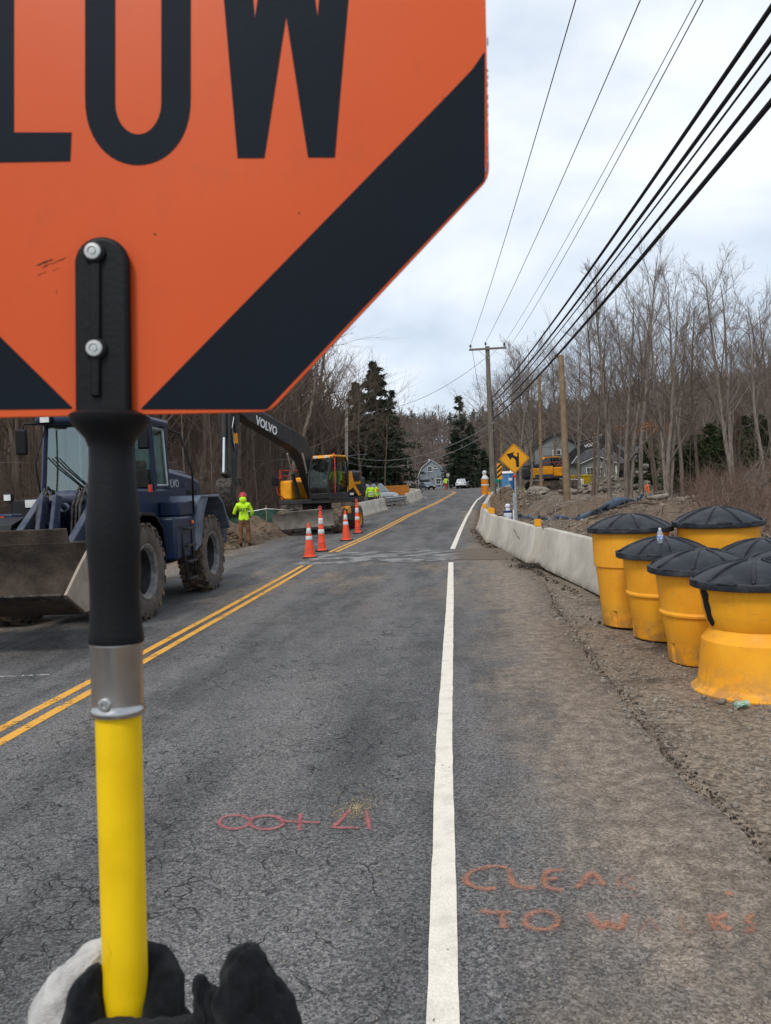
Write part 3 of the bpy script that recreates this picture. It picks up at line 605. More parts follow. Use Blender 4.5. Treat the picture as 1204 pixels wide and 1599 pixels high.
def skin(name, verts, edges, m, parent=None, sub=2, M=None, disp=0.0, dscale=.03, fn=None, root=0):
    me = bpy.data.meshes.new(name); me.from_pydata([v[:3] for v in verts], edges, []); o = bpy.data.objects.new(name, me); C.objects.link(o)
    md = o.modifiers.new('skin', 'SKIN'); md.use_smooth_shade = True
    sv = me.skin_vertices[0].data
    for i, v in enumerate(verts):
        r = v[3]; sv[i].radius = r if isinstance(r, tuple) else (r, r); sv[i].use_root = (i == root)
    s_ = o.modifiers.new('sub', 'SUBSURF'); s_.levels = sub; s_.render_levels = sub
    if disp:
        tx = bpy.data.textures.new(name + '_folds', 'CLOUDS'); tx.noise_scale = dscale; d_ = o.modifiers.new('folds', 'DISPLACE'); d_.texture = tx; d_.strength = disp; d_.mid_level = .5
    bpy.context.view_layer.update()
    m2 = bpy.data.meshes.new_from_object(o.evaluated_get(bpy.context.evaluated_depsgraph_get())); bpy.data.objects.remove(o)
    m2.name = name; m2.materials.clear()
    for q in (m if isinstance(m, (list, tuple)) else [m]): m2.materials.append(q)
    m2.polygons.foreach_set('use_smooth', [True] * len(m2.polygons))
    if fn:
        for p in m2.polygons: p.material_index = fn(p.center)
    if M is not None: m2.transform(M)
    return link(name, m2, parent)
glove_m = mat('black_glove_fabric', (0.010, 0.0105, 0.013), .95, var=.35, scale=120, bump=.5, bscale=900, spec=.2)
glove_m.node_tree.nodes['Principled BSDF'].inputs['Sheen Weight'].default_value = .06; glove_m.node_tree.nodes['Principled BSDF'].inputs['Sheen Roughness'].default_value = .4
white_fab = mat('white_glove_fabric', (0.52, 0.50, 0.48), .9, var=.12, scale=60, bump=.3, bscale=500)
hand = thing('gloved_hand', 'hand in a black and white work glove gripping the yellow paddle pole', 'hand'); hand.matrix_world = PF
def hv(x, y, d, r): p = pp(x, y, d * PS); return (p[0], p[1], p[2], r * PS)
V = [hv(175, 1760, 30, 62), hv(160, 1680, 30, 62), hv(140, 1610, 26, 44),           # palm
     hv(150, 1552, 40, 38), hv(206, 1534, 66, 42), hv(244, 1546, 48, 40), hv(252, 1592, 4, 38), hv(262, 1628, -30, 26),   # index, behind the pole and round
     hv(150, 1640, 64, 34), hv(225, 1628, 74, 33), hv(288, 1648, 40, 32), hv(290, 1680, -10, 30), hv(250, 1700, -44, 26),   # middle
     hv(160, 1730, 70, 34), hv(235, 1718, 76, 33), hv(292, 1734, 40, 31), hv(288, 1764, -10, 29), hv(250, 1780, -40, 25),   # ring
     hv(172, 1812, 66, 31), hv(236, 1802, 70, 30), hv(280, 1814, 36, 28), hv(274, 1840, -8, 26), hv(240, 1852, -36, 22),    # little
     hv(146, 1610, -26, 46), hv(200, 1600, -60, 46), hv(275, 1594, -70, 46), hv(335, 1580, -58, 38), hv(352, 1556, -48, 26),  # thumb, crossing in front
     hv(150, 1860, -10, 58), hv(110, 2000, -120, 62), hv(60, 2200, -330, 78)]           # wrist and forearm
E_ = [(0, 1), (1, 2), (2, 3), (3, 4), (4, 5), (5, 6), (6, 7), (1, 8), (8, 9), (9, 10), (10, 11), (11, 12), (0, 13), (13, 14), (14, 15), (15, 16), (16, 17), (0, 18), (18, 19), (19, 20), (20, 21), (21, 22), (2, 23), (23, 24), (24, 25), (25, 26), (26, 27), (0, 28), (28, 29), (29, 30)]
skin('hand', V, E_, glove_m, hand, 2, disp=.007, dscale=.014)
# loose empty finger stall of the glove, bunched up to the right
def fold(rings, name, m):
    mb = MB(); n = 22; RR = []
    for (x, y, d, rx, rd, a) in rings:
        ring = []
        for k in range(n):
            t = 2 * PI * k / n; wv_ = 1 + .13 * math.sin(3 * t + y * .03) + .09 * math.sin(7 * t + y * .05) + .05 * math.sin(11 * t - y * .07)
            u = rx * wv_ * math.cos(t); ring.append(pp(x + u * math.cos(a), y + u * math.sin(a), (d + rd * wv_ * math.sin(t)) * PS))
        RR.append(ring)
    mb.loft(RR); o = mb.obj(name, m, hand, True)
    s_ = o.modifiers.new('sub', 'SUBSURF'); s_.levels = 2; s_.render_levels = 2; tx = bpy.data.textures.new(name + '_folds', 'CLOUDS'); tx.noise_scale = .026; tx.noise_depth = 3; d_ = o.modifiers.new('folds', 'DISPLACE'); d_.texture = tx; d_.strength = .013; d_.mid_level = .5; return o
fold([(400, 1456, -42, 9, 6, .5), (400, 1464, -42, 24, 14, .45), (400, 1482, -44, 36, 22, .35), (397, 1506, -46, 50, 28, .2), (402, 1530, -48, 60, 32, .1), (408, 1555, -50, 66, 36, .08), (412, 1580, -52, 66, 38, .05), (404, 1610, -54, 76, 42, 0), (380, 1660, -52, 92, 48, -.1), (320, 1720, -48, 90, 46, -.3)], 'finger_stall', glove_m)
fold([(322, 1494, -50, 4, 4, 0), (323, 1502, -50, 9, 8, .1), (328, 1516, -52, 16, 13, .4), (336, 1532, -54, 22, 17, .5), (346, 1552, -54, 30, 22, .6), (356, 1580, -54, 46, 28, .5), (360, 1620, -54, 60, 34, .3)], 'finger_stall', glove_m)
fold([(348, 1512, -48, 10, 8, .2), (350, 1520, -48, 40, 14, .2), (362, 1542, -50, 50, 22, .1), (372, 1560, -52, 58, 28, .1), (372, 1600, -52, 66, 34, .1)], 'finger_stall', glove_m)
fold([(158, 1494, 30, 6, 10, .9), (146, 1506, 30, 22, 26, .9), (128, 1530, 30, 36, 38, .8), (112, 1560, 30, 48, 44, .7), (98, 1596, 28, 58, 50, .6), (90, 1640, 24, 66, 56, .5), (88, 1720, 16, 74, 62, .3), (92, 1840, 0, 76, 66, .2), (84, 1960, -90, 74, 68, .1)], 'glove_back', white_fab)
fold([(160, 1500, -8, 5, 8, .7), (152, 1512, -8, 18, 22, .8), (146, 1534, -10, 30, 34, .8), (148, 1560, -14, 38, 42, .6), (160, 1592, -20, 52, 48, .4), (178, 1640, -26, 66, 56, .2), (180, 1720, -24, 74, 60, 0)], 'thumb_crotch', glove_m)

# ================================================================ SAND BARRELS
g = G('yellow_barrel_plastic'); n = g.noise(2.2, 4); st = g.noise(5, 5, .65, g.map((3, 3, .35))); z = g.sep()[2]
c = g.mix(g.step(n, .3, .7), (0.84, 0.335, 0.010), (0.94, 0.43, 0.018)); c = g.mix(g.math('MULTIPLY', g.step(st, .5, .75), .3), c, (0.42, 0.19, 0.05))
c = g.mix(g.math('MULTIPLY', g.math('MULTIPLY', g.step(z, .0, .38, 1, 0), g.step(g.noise(9, 6, .7), .38, .60)), .75), c, (0.30, 0.16, 0.07)); c = g.mix(g.math('MULTIPLY', g.step(g.noise(11, 6, .75, g.map((1, 1, 2.4), (3, 3, 1))), .58, .66), .32), c, (0.36, 0.19, 0.07)); oi = g.t.nodes.new('ShaderNodeObjectInfo'); c = g.mix(g.math('MULTIPLY', oi.outputs['Random'], .25), c, (0.80, 0.36, 0.06))
c = g.mix(g.math('MULTIPLY', g.step(g.noise(34, 3, .5), .67, .72), .22), c, (0.2, 0.09, 0.03)); g.color(c); g.rough(.48); g.bump(g.noise(3, 2), .12, .03); barrel_m = g.m
g = G('black_lid_plastic'); n = g.noise(5, 6, .7); c = g.mix(g.step(n, .42, .72), (0.012, 0.014, 0.019), (0.05, 0.053, 0.06)); c = g.mix(g.math('MULTIPLY', g.step(g.noise(60, 3), .64, .74), .16), c, (0.3, 0.3, 0.29)); g.color(c); g.rough(g.step(n, .3, .7, .34, .6)); lid_m = g.m
tar_m = mat('black_tar_smear', (0.012, 0.012, 0.012), .7, var=.3, bump=.3)
def barrel_body(prof, slot=True, ph=0.0, sags=(0.0,)):
    n = 72; rings = []
    for r, z in prof:
        ring = []
        for k in range(n):
            t = 2 * PI * k / n; q = r
            for s_ in range(4):
                dt = (t - ph - s_ * PI / 2 + PI) % (2 * PI) - PI
                if slot and abs(dt) < .085 and .015 < z < .2: q = r - .03
            ring.append((q * math.cos(t), q * math.sin(t), z))
        rings.append(ring)
    mb = MB(); mb.loft(rings); return mb
def dome(r): return .165 * (1 - (r / .50) ** 2) if r < .5 else 0
def barrel(px, d, H, kind, label, ph, base_z=None):
    p = dmap(px, d); t = thing('sand_barrel', label, 'barrel', (p.x, p.y, p.z - H), R.uniform(0, 6), 'sand barrels beside the barrier')
    t.rotation_euler = (R.uniform(-.012, .012), R.uniform(-.012, .012), ph)
    if kind == 'flared': prof = [(.40, .02), (.545, .0), (.548, .028), (.50, .065), (.487, .09), (.470, .25), (.452, .43), (.448, .455), (.43, .475), (.385, .535), (.378, .555), (.392, .575), (.425, .70), (.455, H - .05), (.46, H)]
    elif kind == 'ribbed': prof = [(.30, .02), (.345, .0), (.350, .012), (.352, .018), (.362, .198), (.364, .204), (.405, H * .50), (.425, H * .51), (.428, H * .53), (.42, H * .545), (.412, H * .555), (.45, H - .05), (.455, H)]
    else: prof = [(.32, .02), (.362, .0), (.366, .012), (.368, .018), (.378, .198), (.38, .204), (.432, H * .60), (.438, H * .605), (.452, H * .615), (.47, H - .04), (.475, H)]
    b = barrel_body(prof, kind != 'flared').obj('barrel_body', barrel_m, t, 32)
    lp = [(.45, -.05), (.515, -.052), (.527, -.045), (.53, -.005), (.522, .012), (.505, .016), (.495, .012)] + [(r, .012 + dome(r)) for r in (.48, .42, .35, .27, .19, .12, .06)] + [(.04, .02 + dome(.03)), (.0001, .022 + dome(0))]
    mb = MB(); mb.lathe(lp, 56); lid = mb.obj('lid', lid_m, t, 32); lid.location = (0, 0, H)
    for k in range(8):
        a = 2 * PI * k / 8; mb = MB(); mb.tube([(r * math.cos(a), r * math.sin(a), .014 + dome(r)) for r in (.50, .46, .38, .28, .18, .08)], [.012, .02, .018, .016, .014, .012], 6)
        mb.obj('lid_rib', lid_m, lid, True)
        a += PI / 8; mb = MB(); mb.tube([(.522 * math.cos(a + q), .522 * math.sin(a + q), .008) for q in (-.16, 0, .16)], .011, 6); mb.obj('lid_clip', lid_m, lid, True)
    return t
bA = barrel((983, 824), 9.75, 1.22, 'tall', 'tall yellow sand barrel against the end of the concrete barrier, behind the bottle', 2.35)
bB = barrel((1035, 862), 8.85, .97, 'ribbed', 'yellow ribbed sand barrel with a water bottle standing on its black lid', 3.1)
bC = barrel((1097, 884), 7.75, .95, 'ribbed', 'yellow ribbed sand barrel standing between the bottle barrel and the flared one', 3.45)
bD = barrel((1180, 905), 6.6, .96, 'flared', 'nearest yellow sand barrel, with a wide flared base and a black tar smear', 0.4)
bE = barrel((1121, 814), 9.35, 1.22, 'tall', 'tall yellow sand barrel at the back, in front of the brush', 1.0)
bF = barrel((1194, 866), 8.4, .95, 'ribbed', 'yellow sand barrel at the frame edge, its lid showing below the back tall one', .8)
bG = barrel((1252, 880), 7.55, .95, 'ribbed', 'yellow sand barrel of which only a lid edge shows behind the flared one', 1.9)
# tar smear on the flared barrel: a thin skin following its wall
mb = MB(); rows = []
bz = bD.location
va = math.atan2(0 - bz.y, 0 - bz.x) - 1.12 - bD.rotation_euler.z
for i, (zz, w_) in enumerate([(.90, .055), (.86, .085), (.80, .06), (.74, .075), (.68, .06), (.62, .075), (.585, .03), (.58, .008)]):
    r = np.interp(zz, [.535, .575, .70, .91, .96], [.381, .395, .427, .458, .463]); rows.append([((r + .004 * (1 if 0 < k < 4 else .2)) * math.cos(va + w_ * (k - 2) + i * .012), (r + .004 * (1 if 0 < k < 4 else .2)) * math.sin(va + w_ * (k - 2) + i * .012), zz) for k in range(5)])
mb.loft(rows, closed=False, caps=False); mb.obj('tar_smear', tar_m, bD, True)
# water bottle
bt = thing('water_bottle', 'clear plastic water bottle with a blue label standing on the ribbed barrel lid', 'bottle')
q = dmap((1031, 845), 8.62); bt.location = (q.x, q.y, bB.location.z + .97 + .075)
pet = bpy.data.materials.new('clear_plastic'); pet.use_nodes = True; b_ = pet.node_tree.nodes['Principled BSDF']; b_.inputs['Base Color'].default_value = (.86, .92, .94, 1); b_.inputs['Roughness'].default_value = .08; b_.inputs['Transmission Weight'].default_value = .75; b_.inputs['IOR'].default_value = 1.25
mb = MB(); mb.lathe([(.0001, .004), (.026, .0), (.031, .008), (.032, .03), (.029, .036), (.032, .042), (.029, .055), (.028, .07), (.032, .085), (.033, .13), (.033, .15), (.03, .165), (.018, .188), (.0135, .195), (.0135, .205)], 24); mb.obj('bottle_body', pet, bt, True)
mb = MB(); mb.lathe([(.0338, .09), (.0342, .092), (.0342, .135), (.0338, .137)], 24); mb.obj('bottle_label', mat('blue_label', (0.55, 0.62, 0.75), .4, scale=40, col2=(0.10, 0.22, 0.55), thr=(.45, .55)), bt, True)
mb = MB(); mb.lathe([(.0155, .2), (.0155, .217), (.0145, .219), (.0001, .219)], 20); mb.obj('bottle_cap', M_['white'], bt, 40)
# crumpled can by the flared barrel
cn = thing('crushed_can', 'small crumpled green can lying beside the flared barrel base', 'can', tuple(gp((1158, 1105))), .4)
can_m = mat('green_can', (0.10, 0.42, 0.22), .35, .3, scale=50, col2=(0.6, 0.65, 0.6), thr=(.45, .6))
mb = MB(); mb.loft([[(x, .027 * (1 + .25 * math.sin(k * 2.1 + x * 90)) * math.cos(2 * PI * k / 14), .028 + .022 * (1 + .25 * math.sin(k * 1.3 + x * 70)) * math.sin(2 * PI * k / 14)) for k in range(14)] for x in (-.055, -.045, -.02, 0, .02, .045, .055)]); mb.obj('can_body', can_m, cn, 40)
mb = MB(); mb.lathe([(.022, .055), (.023, .058), (.019, .057), (.0001, .0565)], 14, (0, 0, .028), 'X'); mb.obj('can_end', M_['bolt'], cn, 40)
for px_, r_ in (((936, 973), .035), ((968, 976), .042), ((922, 968), .03), ((1100, 1090), .03), ((1128, 1098), .045), ((1150, 1100), .035), ((1165, 1102), .03)):
    V_, T_ = rb[int(r_ * 1000) % 8]; p = gp(px_); o = link('stone', arrays_mesh('stone', V_ * r_, T_, stone_m if px_[0] > 980 else clod_m)); o.location = (p.x, p.y, p.z + r_ * .3); o.rotation_euler = (0, 0, px_[0])
    tag(o, 'small grey stone lying by the foot of the sand barrels' if px_[0] > 980 else 'small dark asphalt lump by the tall barrel base', 'stone', 'stones by the barrels' if px_[0] > 980 else 'asphalt lumps by the tall barrel')

# ================================================================ CONCRETE BARRIERS
def jersey(L_, ribs=False):
    P0 = [(-.30, 0), (.30, 0), (.30, .075), (.165, .33), (.085, .79), (.07, .81), (-.07, .81), (-.085, .79), (-.165, .33), (-.30, .075)]
    P1 = [(-.30, 0), (.30, 0), (.235, .10), (.115, .36), (.085, .79), (.07, .81), (-.07, .81), (-.085, .79), (-.115, .36), (-.235, .10)]
    mb = MB(); ys = [(-L_ / 2, P0)]
    if ribs:
        k = int(L_ / .34)
        for i in range(k):
            a = -L_ / 2 + L_ * (i + .5) / k
            for q, P in ((-.095, P0), (-.07, P1), (.06, P1), (.085, P0)): ys.append((a + q, P))
    else:
        for a in np.linspace(-L_ / 2, L_ / 2, 10)[1:-1]: ys.append((a, P0))
    ys.append((L_ / 2, P0)); ys.sort(key=lambda t: t[0])
    rings = [[(x, y + (0 if not ribs else .0), z) for x, z in P] for y, P in ys]
    # grooves lean along the barrier
    if ribs: rings = [[(x, max(-L_ / 2, min(L_ / 2, y + (z - .2) * .25 * (1 if 0 < abs(y) < L_ / 2 - .01 else 0))), z) for x, y, z in r_] for r_ in rings]
    mb.loft(rings); return mb
g = G('barrier_concrete'); n = g.noise(1.2, 5); st = g.noise(6, 3, .5, g.map((3.5, 5.5, .14))); z = g.sep()[2]
c = g.mix(g.step(n, .3, .7), (0.38, 0.345, 0.29), (0.56, 0.515, 0.44)); c = g.mix(g.math('MULTIPLY', g.step(st, .55, .75), .20), c, (0.24, 0.21, 0.175)); c = g.mix(g.math('MULTIPLY', g.math('MULTIPLY', g.step(z, 0, .16, 1, 0), g.step(g.noise(4, 5), .3, .6)), .7), c, (0.17, 0.13, 0.095))
c = g.mix(g.math('MULTIPLY', g.step(g.noise(26, 4, .7), .66, .72), .4), c, (0.15, 0.13, 0.11)); g.color(c); g.rough(.92); g.bump(g.noise(40, 4), .2, .01); bar_m = g.m
refl_m = mat('amber_reflector', (0.80, 0.34, 0.015), .35, var=.08)
def barrier(a, b, ribs, label, group='concrete barriers along the right edge', refl=None):
    a, b = Vector((*a, 0)), Vector((*b, 0)); L_ = (b - a).length - .16; mid = (a + b) / 2; az = math.atan2((b - a).y, (b - a).x) - PI / 2
    za, zb = float(zr(a.y)), float(zr(b.y)); t = thing('concrete_barrier', label, 'barrier', (mid.x, mid.y, (za + zb) / 2 + .0), az, group); t.rotation_euler = (math.atan2(zb - za, L_), R.uniform(-.012, .012), az + R.uniform(-.009, .009)); t.location += Vector((R.uniform(-.035, .035), 0, R.uniform(-.01, .012)))
    jersey(L_, ribs).obj('barrier_block', bar_m, t, bevel=.012)
    mb = MB(); mb.tube([(0, L_ / 2 - .012, .55), (0, L_ / 2 + .035, .55), (0, L_ / 2 + .035, .45), (0, L_ / 2 - .012, .45)], .011, 6); mb.obj('loop', M_['iron'], t, True)
    for y in (refl or []):
        y = y * L_ / 2; mb = MB(); mb.box((0, y, .815), (.10, .09, .012)); br_ = mb.obj('bracket', M_['galv'], t)
        mb = MB(); mb.box((0, y, .905), (.155, .02, .165)); mb.obj('reflector', refl_m, t, bevel=.006)
    return t
# front faces touch these ground points; centre line sits .3 m farther right
BP = [(2.60, 11.3), (2.00, 17.35), (1.36, 23.35), (1.16, 29.3), (1.45, 35.3), (1.85, 41.2), (2.25, 47.2), (2.75, 53.2), (3.5, 59.1), (4.35, 65.0), (5.2, 70.8)]
names = ['smooth concrete barrier running up to the tall yellow barrel', 'smooth concrete barrier with two dark scrapes on its face', 'ribbed concrete barrier with an amber reflector at its far end', 'concrete barrier just beyond the ribbed one, before the utility pole', 'concrete barrier in front of the wooden utility pole', 'concrete barrier beside the utility pole base', 'concrete barrier just past the utility pole', 'far concrete barrier past the utility pole, second beyond it', 'far concrete barrier below the wrapped orange drum', 'farthest concrete barrier of the right row']
for i in range(10):
    ba, bb_ = BP[i], BP[i + 1]
    if i == 0: bb_ = (2.04, 17.30)
    if i == 1: ba, bb_ = (1.87, 17.42), (1.34, 23.30)
    if i == 2: ba = (1.24, 23.42)
    barrier(ba, bb_, i >= 2, names[i], refl={1: [-.97], 2: [-.55, -.25, .96], 5: [.5]}.get(i))
scr = mat('black_scrape', (0.05, 0.045, 0.04), .9, var=.3)
o = bpy.data.objects['concrete_barrier.001']
for y0, y1, z0, z1 in ((-.9, -.2, .50, .62), (-1.3, -.75, .42, .5)):
    mb = MB(); xo = lambda z: -(.085 + (.79 - z) * .08 / .46) - .003
    mb.tube([(xo(z0), y0, z0), (xo((z0 + z1) / 2 + .01), (y0 + y1) / 2, (z0 + z1) / 2 + .01), (xo(z1), y1, z1)], [.002, .010, .002], 6); mb.obj('scrape', scr, o)
# row across the road with a guard rail between
LB = [((-5.35, 42.0), (-4.45, 49.4)), ((-3.5, 57.2), (-3.05, 63.0)), ((-3.05, 63.2), (-3.0, 69.2)), ((-3.1, 69.4), (-4.2, 75.0))]
ln = ['ribbed concrete barrier across the road, next to the wheeled excavator', 'ribbed concrete barrier across the road, past the guard rail', 'ribbed concrete barrier across the road where the row turns', 'last concrete barrier across the road, before the grey house']
for (a, b), l_ in zip(LB, ln): barrier(a, b, True, l_, 'concrete barriers across the road')
rail = thing('guard_rail', 'short weathered steel guard rail between concrete barriers across the road', 'guard rail', (-3.98, 53.3, float(zr(53.3))), math.atan2(7.8, .95) - PI / 2)
mb = MB(); prof = [(0.0, .42), (.0, .46), (.06, .50), (.06, .54), (.0, .58), (.0, .62), (.06, .66), (.06, .70), (.0, .74), (.0, .78)]
mb.loft([[(x + .06, y, z) for x, z in prof] + [(x + .045, y, z) for x, z in prof[::-1]] for y in (-3.8, 0, 3.8)]); mb.obj('rail', M_['galv'], rail, 20)
mb = MB(); mb.box((.16, 0, .30), (.03, 7.4, .12)); mb.obj('rail', M_['galv'], rail)
for y in (-3.4, -1.2, 1.2, 3.4):
    mb = MB(); mb.box((-.03, y, .38), (.12, .15, .86)); mb.obj('post', mat('weathered_post', (0.2, 0.17, 0.13), .9), rail, bevel=.01)

# ================================================================ CONES AND CHANNELIZERS
cone_m = mat('orange_cone_plastic', (0.80, 0.085, 0.03), .5, scale=5, col2=(0.62, 0.07, 0.035), thr=(.3, .65))
coll_m = mat('white_reflective_collar', (0.66, 0.66, 0.65), .4, var=.12, scale=18)
def cone(px, H, label, slim=False, lean=0.0):
    p = gp(px); t = thing('traffic_cone', label, 'traffic cone', (p.x, p.y, zroad(p.x, p.y) + .001), R.uniform(0, 1.5), 'cones along the yellow line'); t.rotation_euler = (0, lean, R.uniform(-.3, .3))
    r0, r1 = (.125, .04) if slim else (.155, .028)
    mb = MB(); bs = .20 if slim else .19
    sq = [(bs - .04, -bs), (bs, -bs + .04), (bs, bs - .04), (bs - .04, bs), (-bs + .04, bs), (-bs, bs - .04), (-bs, -bs + .04), (-bs + .04, -bs)]
    mb.prism(sq, 0, .04, 'XY', shrink=.97); mb.obj('base', M_['rubber'], t, bevel=.008)
    f = lambda z: r0 + (r1 - r0) * (z - .04) / (H - .04)
    mb = MB(); prof = [(r0 + .03, .038), (r0 + .022, .052), (f(.075), .075)]
    if slim:
        for z in (.26, .48, .70, .92): prof += [(f(z), z), (f(z) + .009, z + .012), (f(z + .03), z + .03)]
        prof += [(f(H - .12), H - .12), (f(H - .12) + .012, H - .11), (.03, H - .09), (.026, H - .04), (.045, H - .03), (.045, H - .005), (.03, H), (.0001, H)]
    else: prof += [(f(H - .02), H - .02), (f(H) * .9, H - .004), (f(H) * .6, H), (.0001, H)]
    mb.lathe(prof, 28); mb.obj('cone_body', cone_m, t, 40)
    for z0, z1 in (((H * .42, H * .52), (H * .64, H * .78)) if slim else ((H * .52, H * .63), (H * .70, H * .86))):
        mb = MB(); mb.lathe([(f(z0) + .004, z0), (f(z0) + .007, z0 + .004), (f(z1) + .007, z1 - .004), (f(z1) + .004, z1)], 28); mb.obj('collar', coll_m, t, True)
    if slim:
        mb = MB(); mb.tube([(0.02 * math.cos(a) * 2.2, .0, H + .035 + .04 * math.sin(a)) for a in np.linspace(0, 2 * PI, 12)], .012, 6); mb.obj('handle_loop', mat('pink_tape', (0.7, 0.12, 0.16), .6), t, True)
    return t
cone((484, 871), .96, 'nearest orange traffic cone, with two white collars, at the yellow line')
cone((503, 861), 1.28, 'nearer slim orange channelizer with a loop on top, just behind the nearest cone', True)
cone((541, 844), 1.06, 'orange traffic cone with white collars in front of the excavator front wheel')
cone((559, 833), 1.28, 'farther slim orange channelizer beside the excavator rear wheel', True)

# ================================================================ ROAD SIGNS ON THE RIGHT
sign_y = mat('yellow_sign_sheeting', (0.72, 0.31, 0.012), .42, var=.06, scale=3)
sgn_b = mat('black_sign_print', (0.012, 0.012, 0.013), .5, var=.1)
p = ymap((803, 716), 27.5)
st_ = thing('warning_sign', 'yellow diamond sign with a black left-bending arrow on a grey post', 'road sign', (p.x, p.y, gz(p.x, p.y) - .05))
zc = p.z - st_.location.z; s_ = .545
dm = rounded([(0, zc - s_), (s_, zc), (0, zc + s_), (-s_, zc)], .07, 5)
mb = MB(); mb.prism(dm, -.004, 0, 'XZ'); plate = mb.obj('sign_plate', sign_y, st_)
def outline(d0, d1, y0, y1, m):
    mb = MB(); a = rounded([(0, zc - d0), (d0, zc), (0, zc + d0), (-d0, zc)], .06, 5); b = rounded([(0, zc - d1), (d1, zc), (0, zc + d1), (-d1, zc)], .05, 5); n = len(a)
    vs = [(x, y0, z) for x, z in a] + [(x, y0, z) for x, z in b] + [(x, y1, z) for x, z in a] + [(x, y1, z) for x, z in b]; fs = []
    for k in range(n):
        j = (k + 1) % n; fs += [(k, j, n + j, n + k), (k, 2 * n + k, 2 * n + j, j), (n + k, n + j, 3 * n + j, 3 * n + k)]
    mb.add(vs, fs); return mb.obj('border', m, plate)
outline(.518, .497, -.0065, -.0035, sgn_b)
def spx(x, y): return ((x - 803) / 23.2 * .545 * 1.0, zc - (y - 716) / 23.2 * .545)
zpx = lambda X, Y_: (750 + X / 12.04, 690 + Y_ / 12.04)
rot = math.radians(2.4)
def sq_(X, Y_):
    x, y = zpx(X, Y_); x -= 802.6; y -= 713.6; x2 = x * math.cos(rot) - y * math.sin(rot); y2 = x * math.sin(rot) + y * math.cos(rot); return (x2 / 23.2 * .545, zc - y2 / 23.2 * .545)
mb = MB(); mb.prism([sq_(*q) for q in ((672, 440), (722, 436), (712, 172), (684, 174), (688, 240), (668, 252), (612, 216), (630, 168), (492, 204), (568, 312), (590, 262), (640, 290), (660, 320))], -.0065, -.0035, 'XZ'); mb.obj('arrow', sgn_b, plate)
mb = MB(); mb.box((0, .035, (zc + .35) / 2), (.06, .05, zc + .35 - .002)); mb.obj('post', M_['galv'], st_, bevel=.006)
mb = MB(); mb.box((-.055, .03, .95), (.10, .06, 1.0)); mb.obj('cabinet', M_['galv'], st_, bevel=.01)
mb = MB(); mb.box((-.10, -.02, .45), (.05, .03, .85)); mb.obj('conduit', M_['white'], st_, bevel=.006)
mb = MB(); mb.box((-.02, .0, zc - .62), (.11, .02, .1)); mb.obj('plaque', M_['red'], st_)
for dz in (.3, -.3):
    mb = MB(); mb.lathe([(.014, -.0036), (.014, -.009), (.0001, -.010)], 10, (0, 0, zc + dz), 'Y'); mb.obj('bolt', M_['bolt'], plate)
p = ymap((780, 736), 40); om = thing('object_marker', 'narrow black and yellow striped marker sign on a thin post', 'road sign', (p.x, p.y, gz(p.x, p.y) - .05)); zc = p.z - om.location.z
mb = MB(); mb.box((0, 0, zc), (.25, .006, .82)); plate = mb.obj('sign_plate', sign_y, om)
for k in (-.36, -.12, .12):
    mb = MB(); mb.prism([(-.125, zc + k), (.125, zc + k + .2), (.125, zc + k + .31), (-.125, zc + k + .11)], -.006, -.0032, 'XZ'); mb.obj('stripe', sgn_b, plate)
mb = MB(); mb.box((0, .03, zc / 2 - .1), (.04, .04, zc + .5)); mb.obj('post', M_['grime'], om)
p = ymap((778, 750), 43); gs = thing('street_name_sign', 'small green street sign below the striped marker', 'road sign', (p.x, p.y, gz(p.x, p.y) - .05)); zc = p.z - gs.location.z
mb = MB(); mb.box((0, 0, zc), (.34, .01, .21)); mb.obj('sign_plate', mat('green_sign_sheeting', (0.0, 0.22, 0.12), .45), gs, bevel=.01)
mb = MB(); mb.cyl((0, .03, 0), (0, .03, zc + .15), .025); mb.obj('post', M_['galv'], gs)
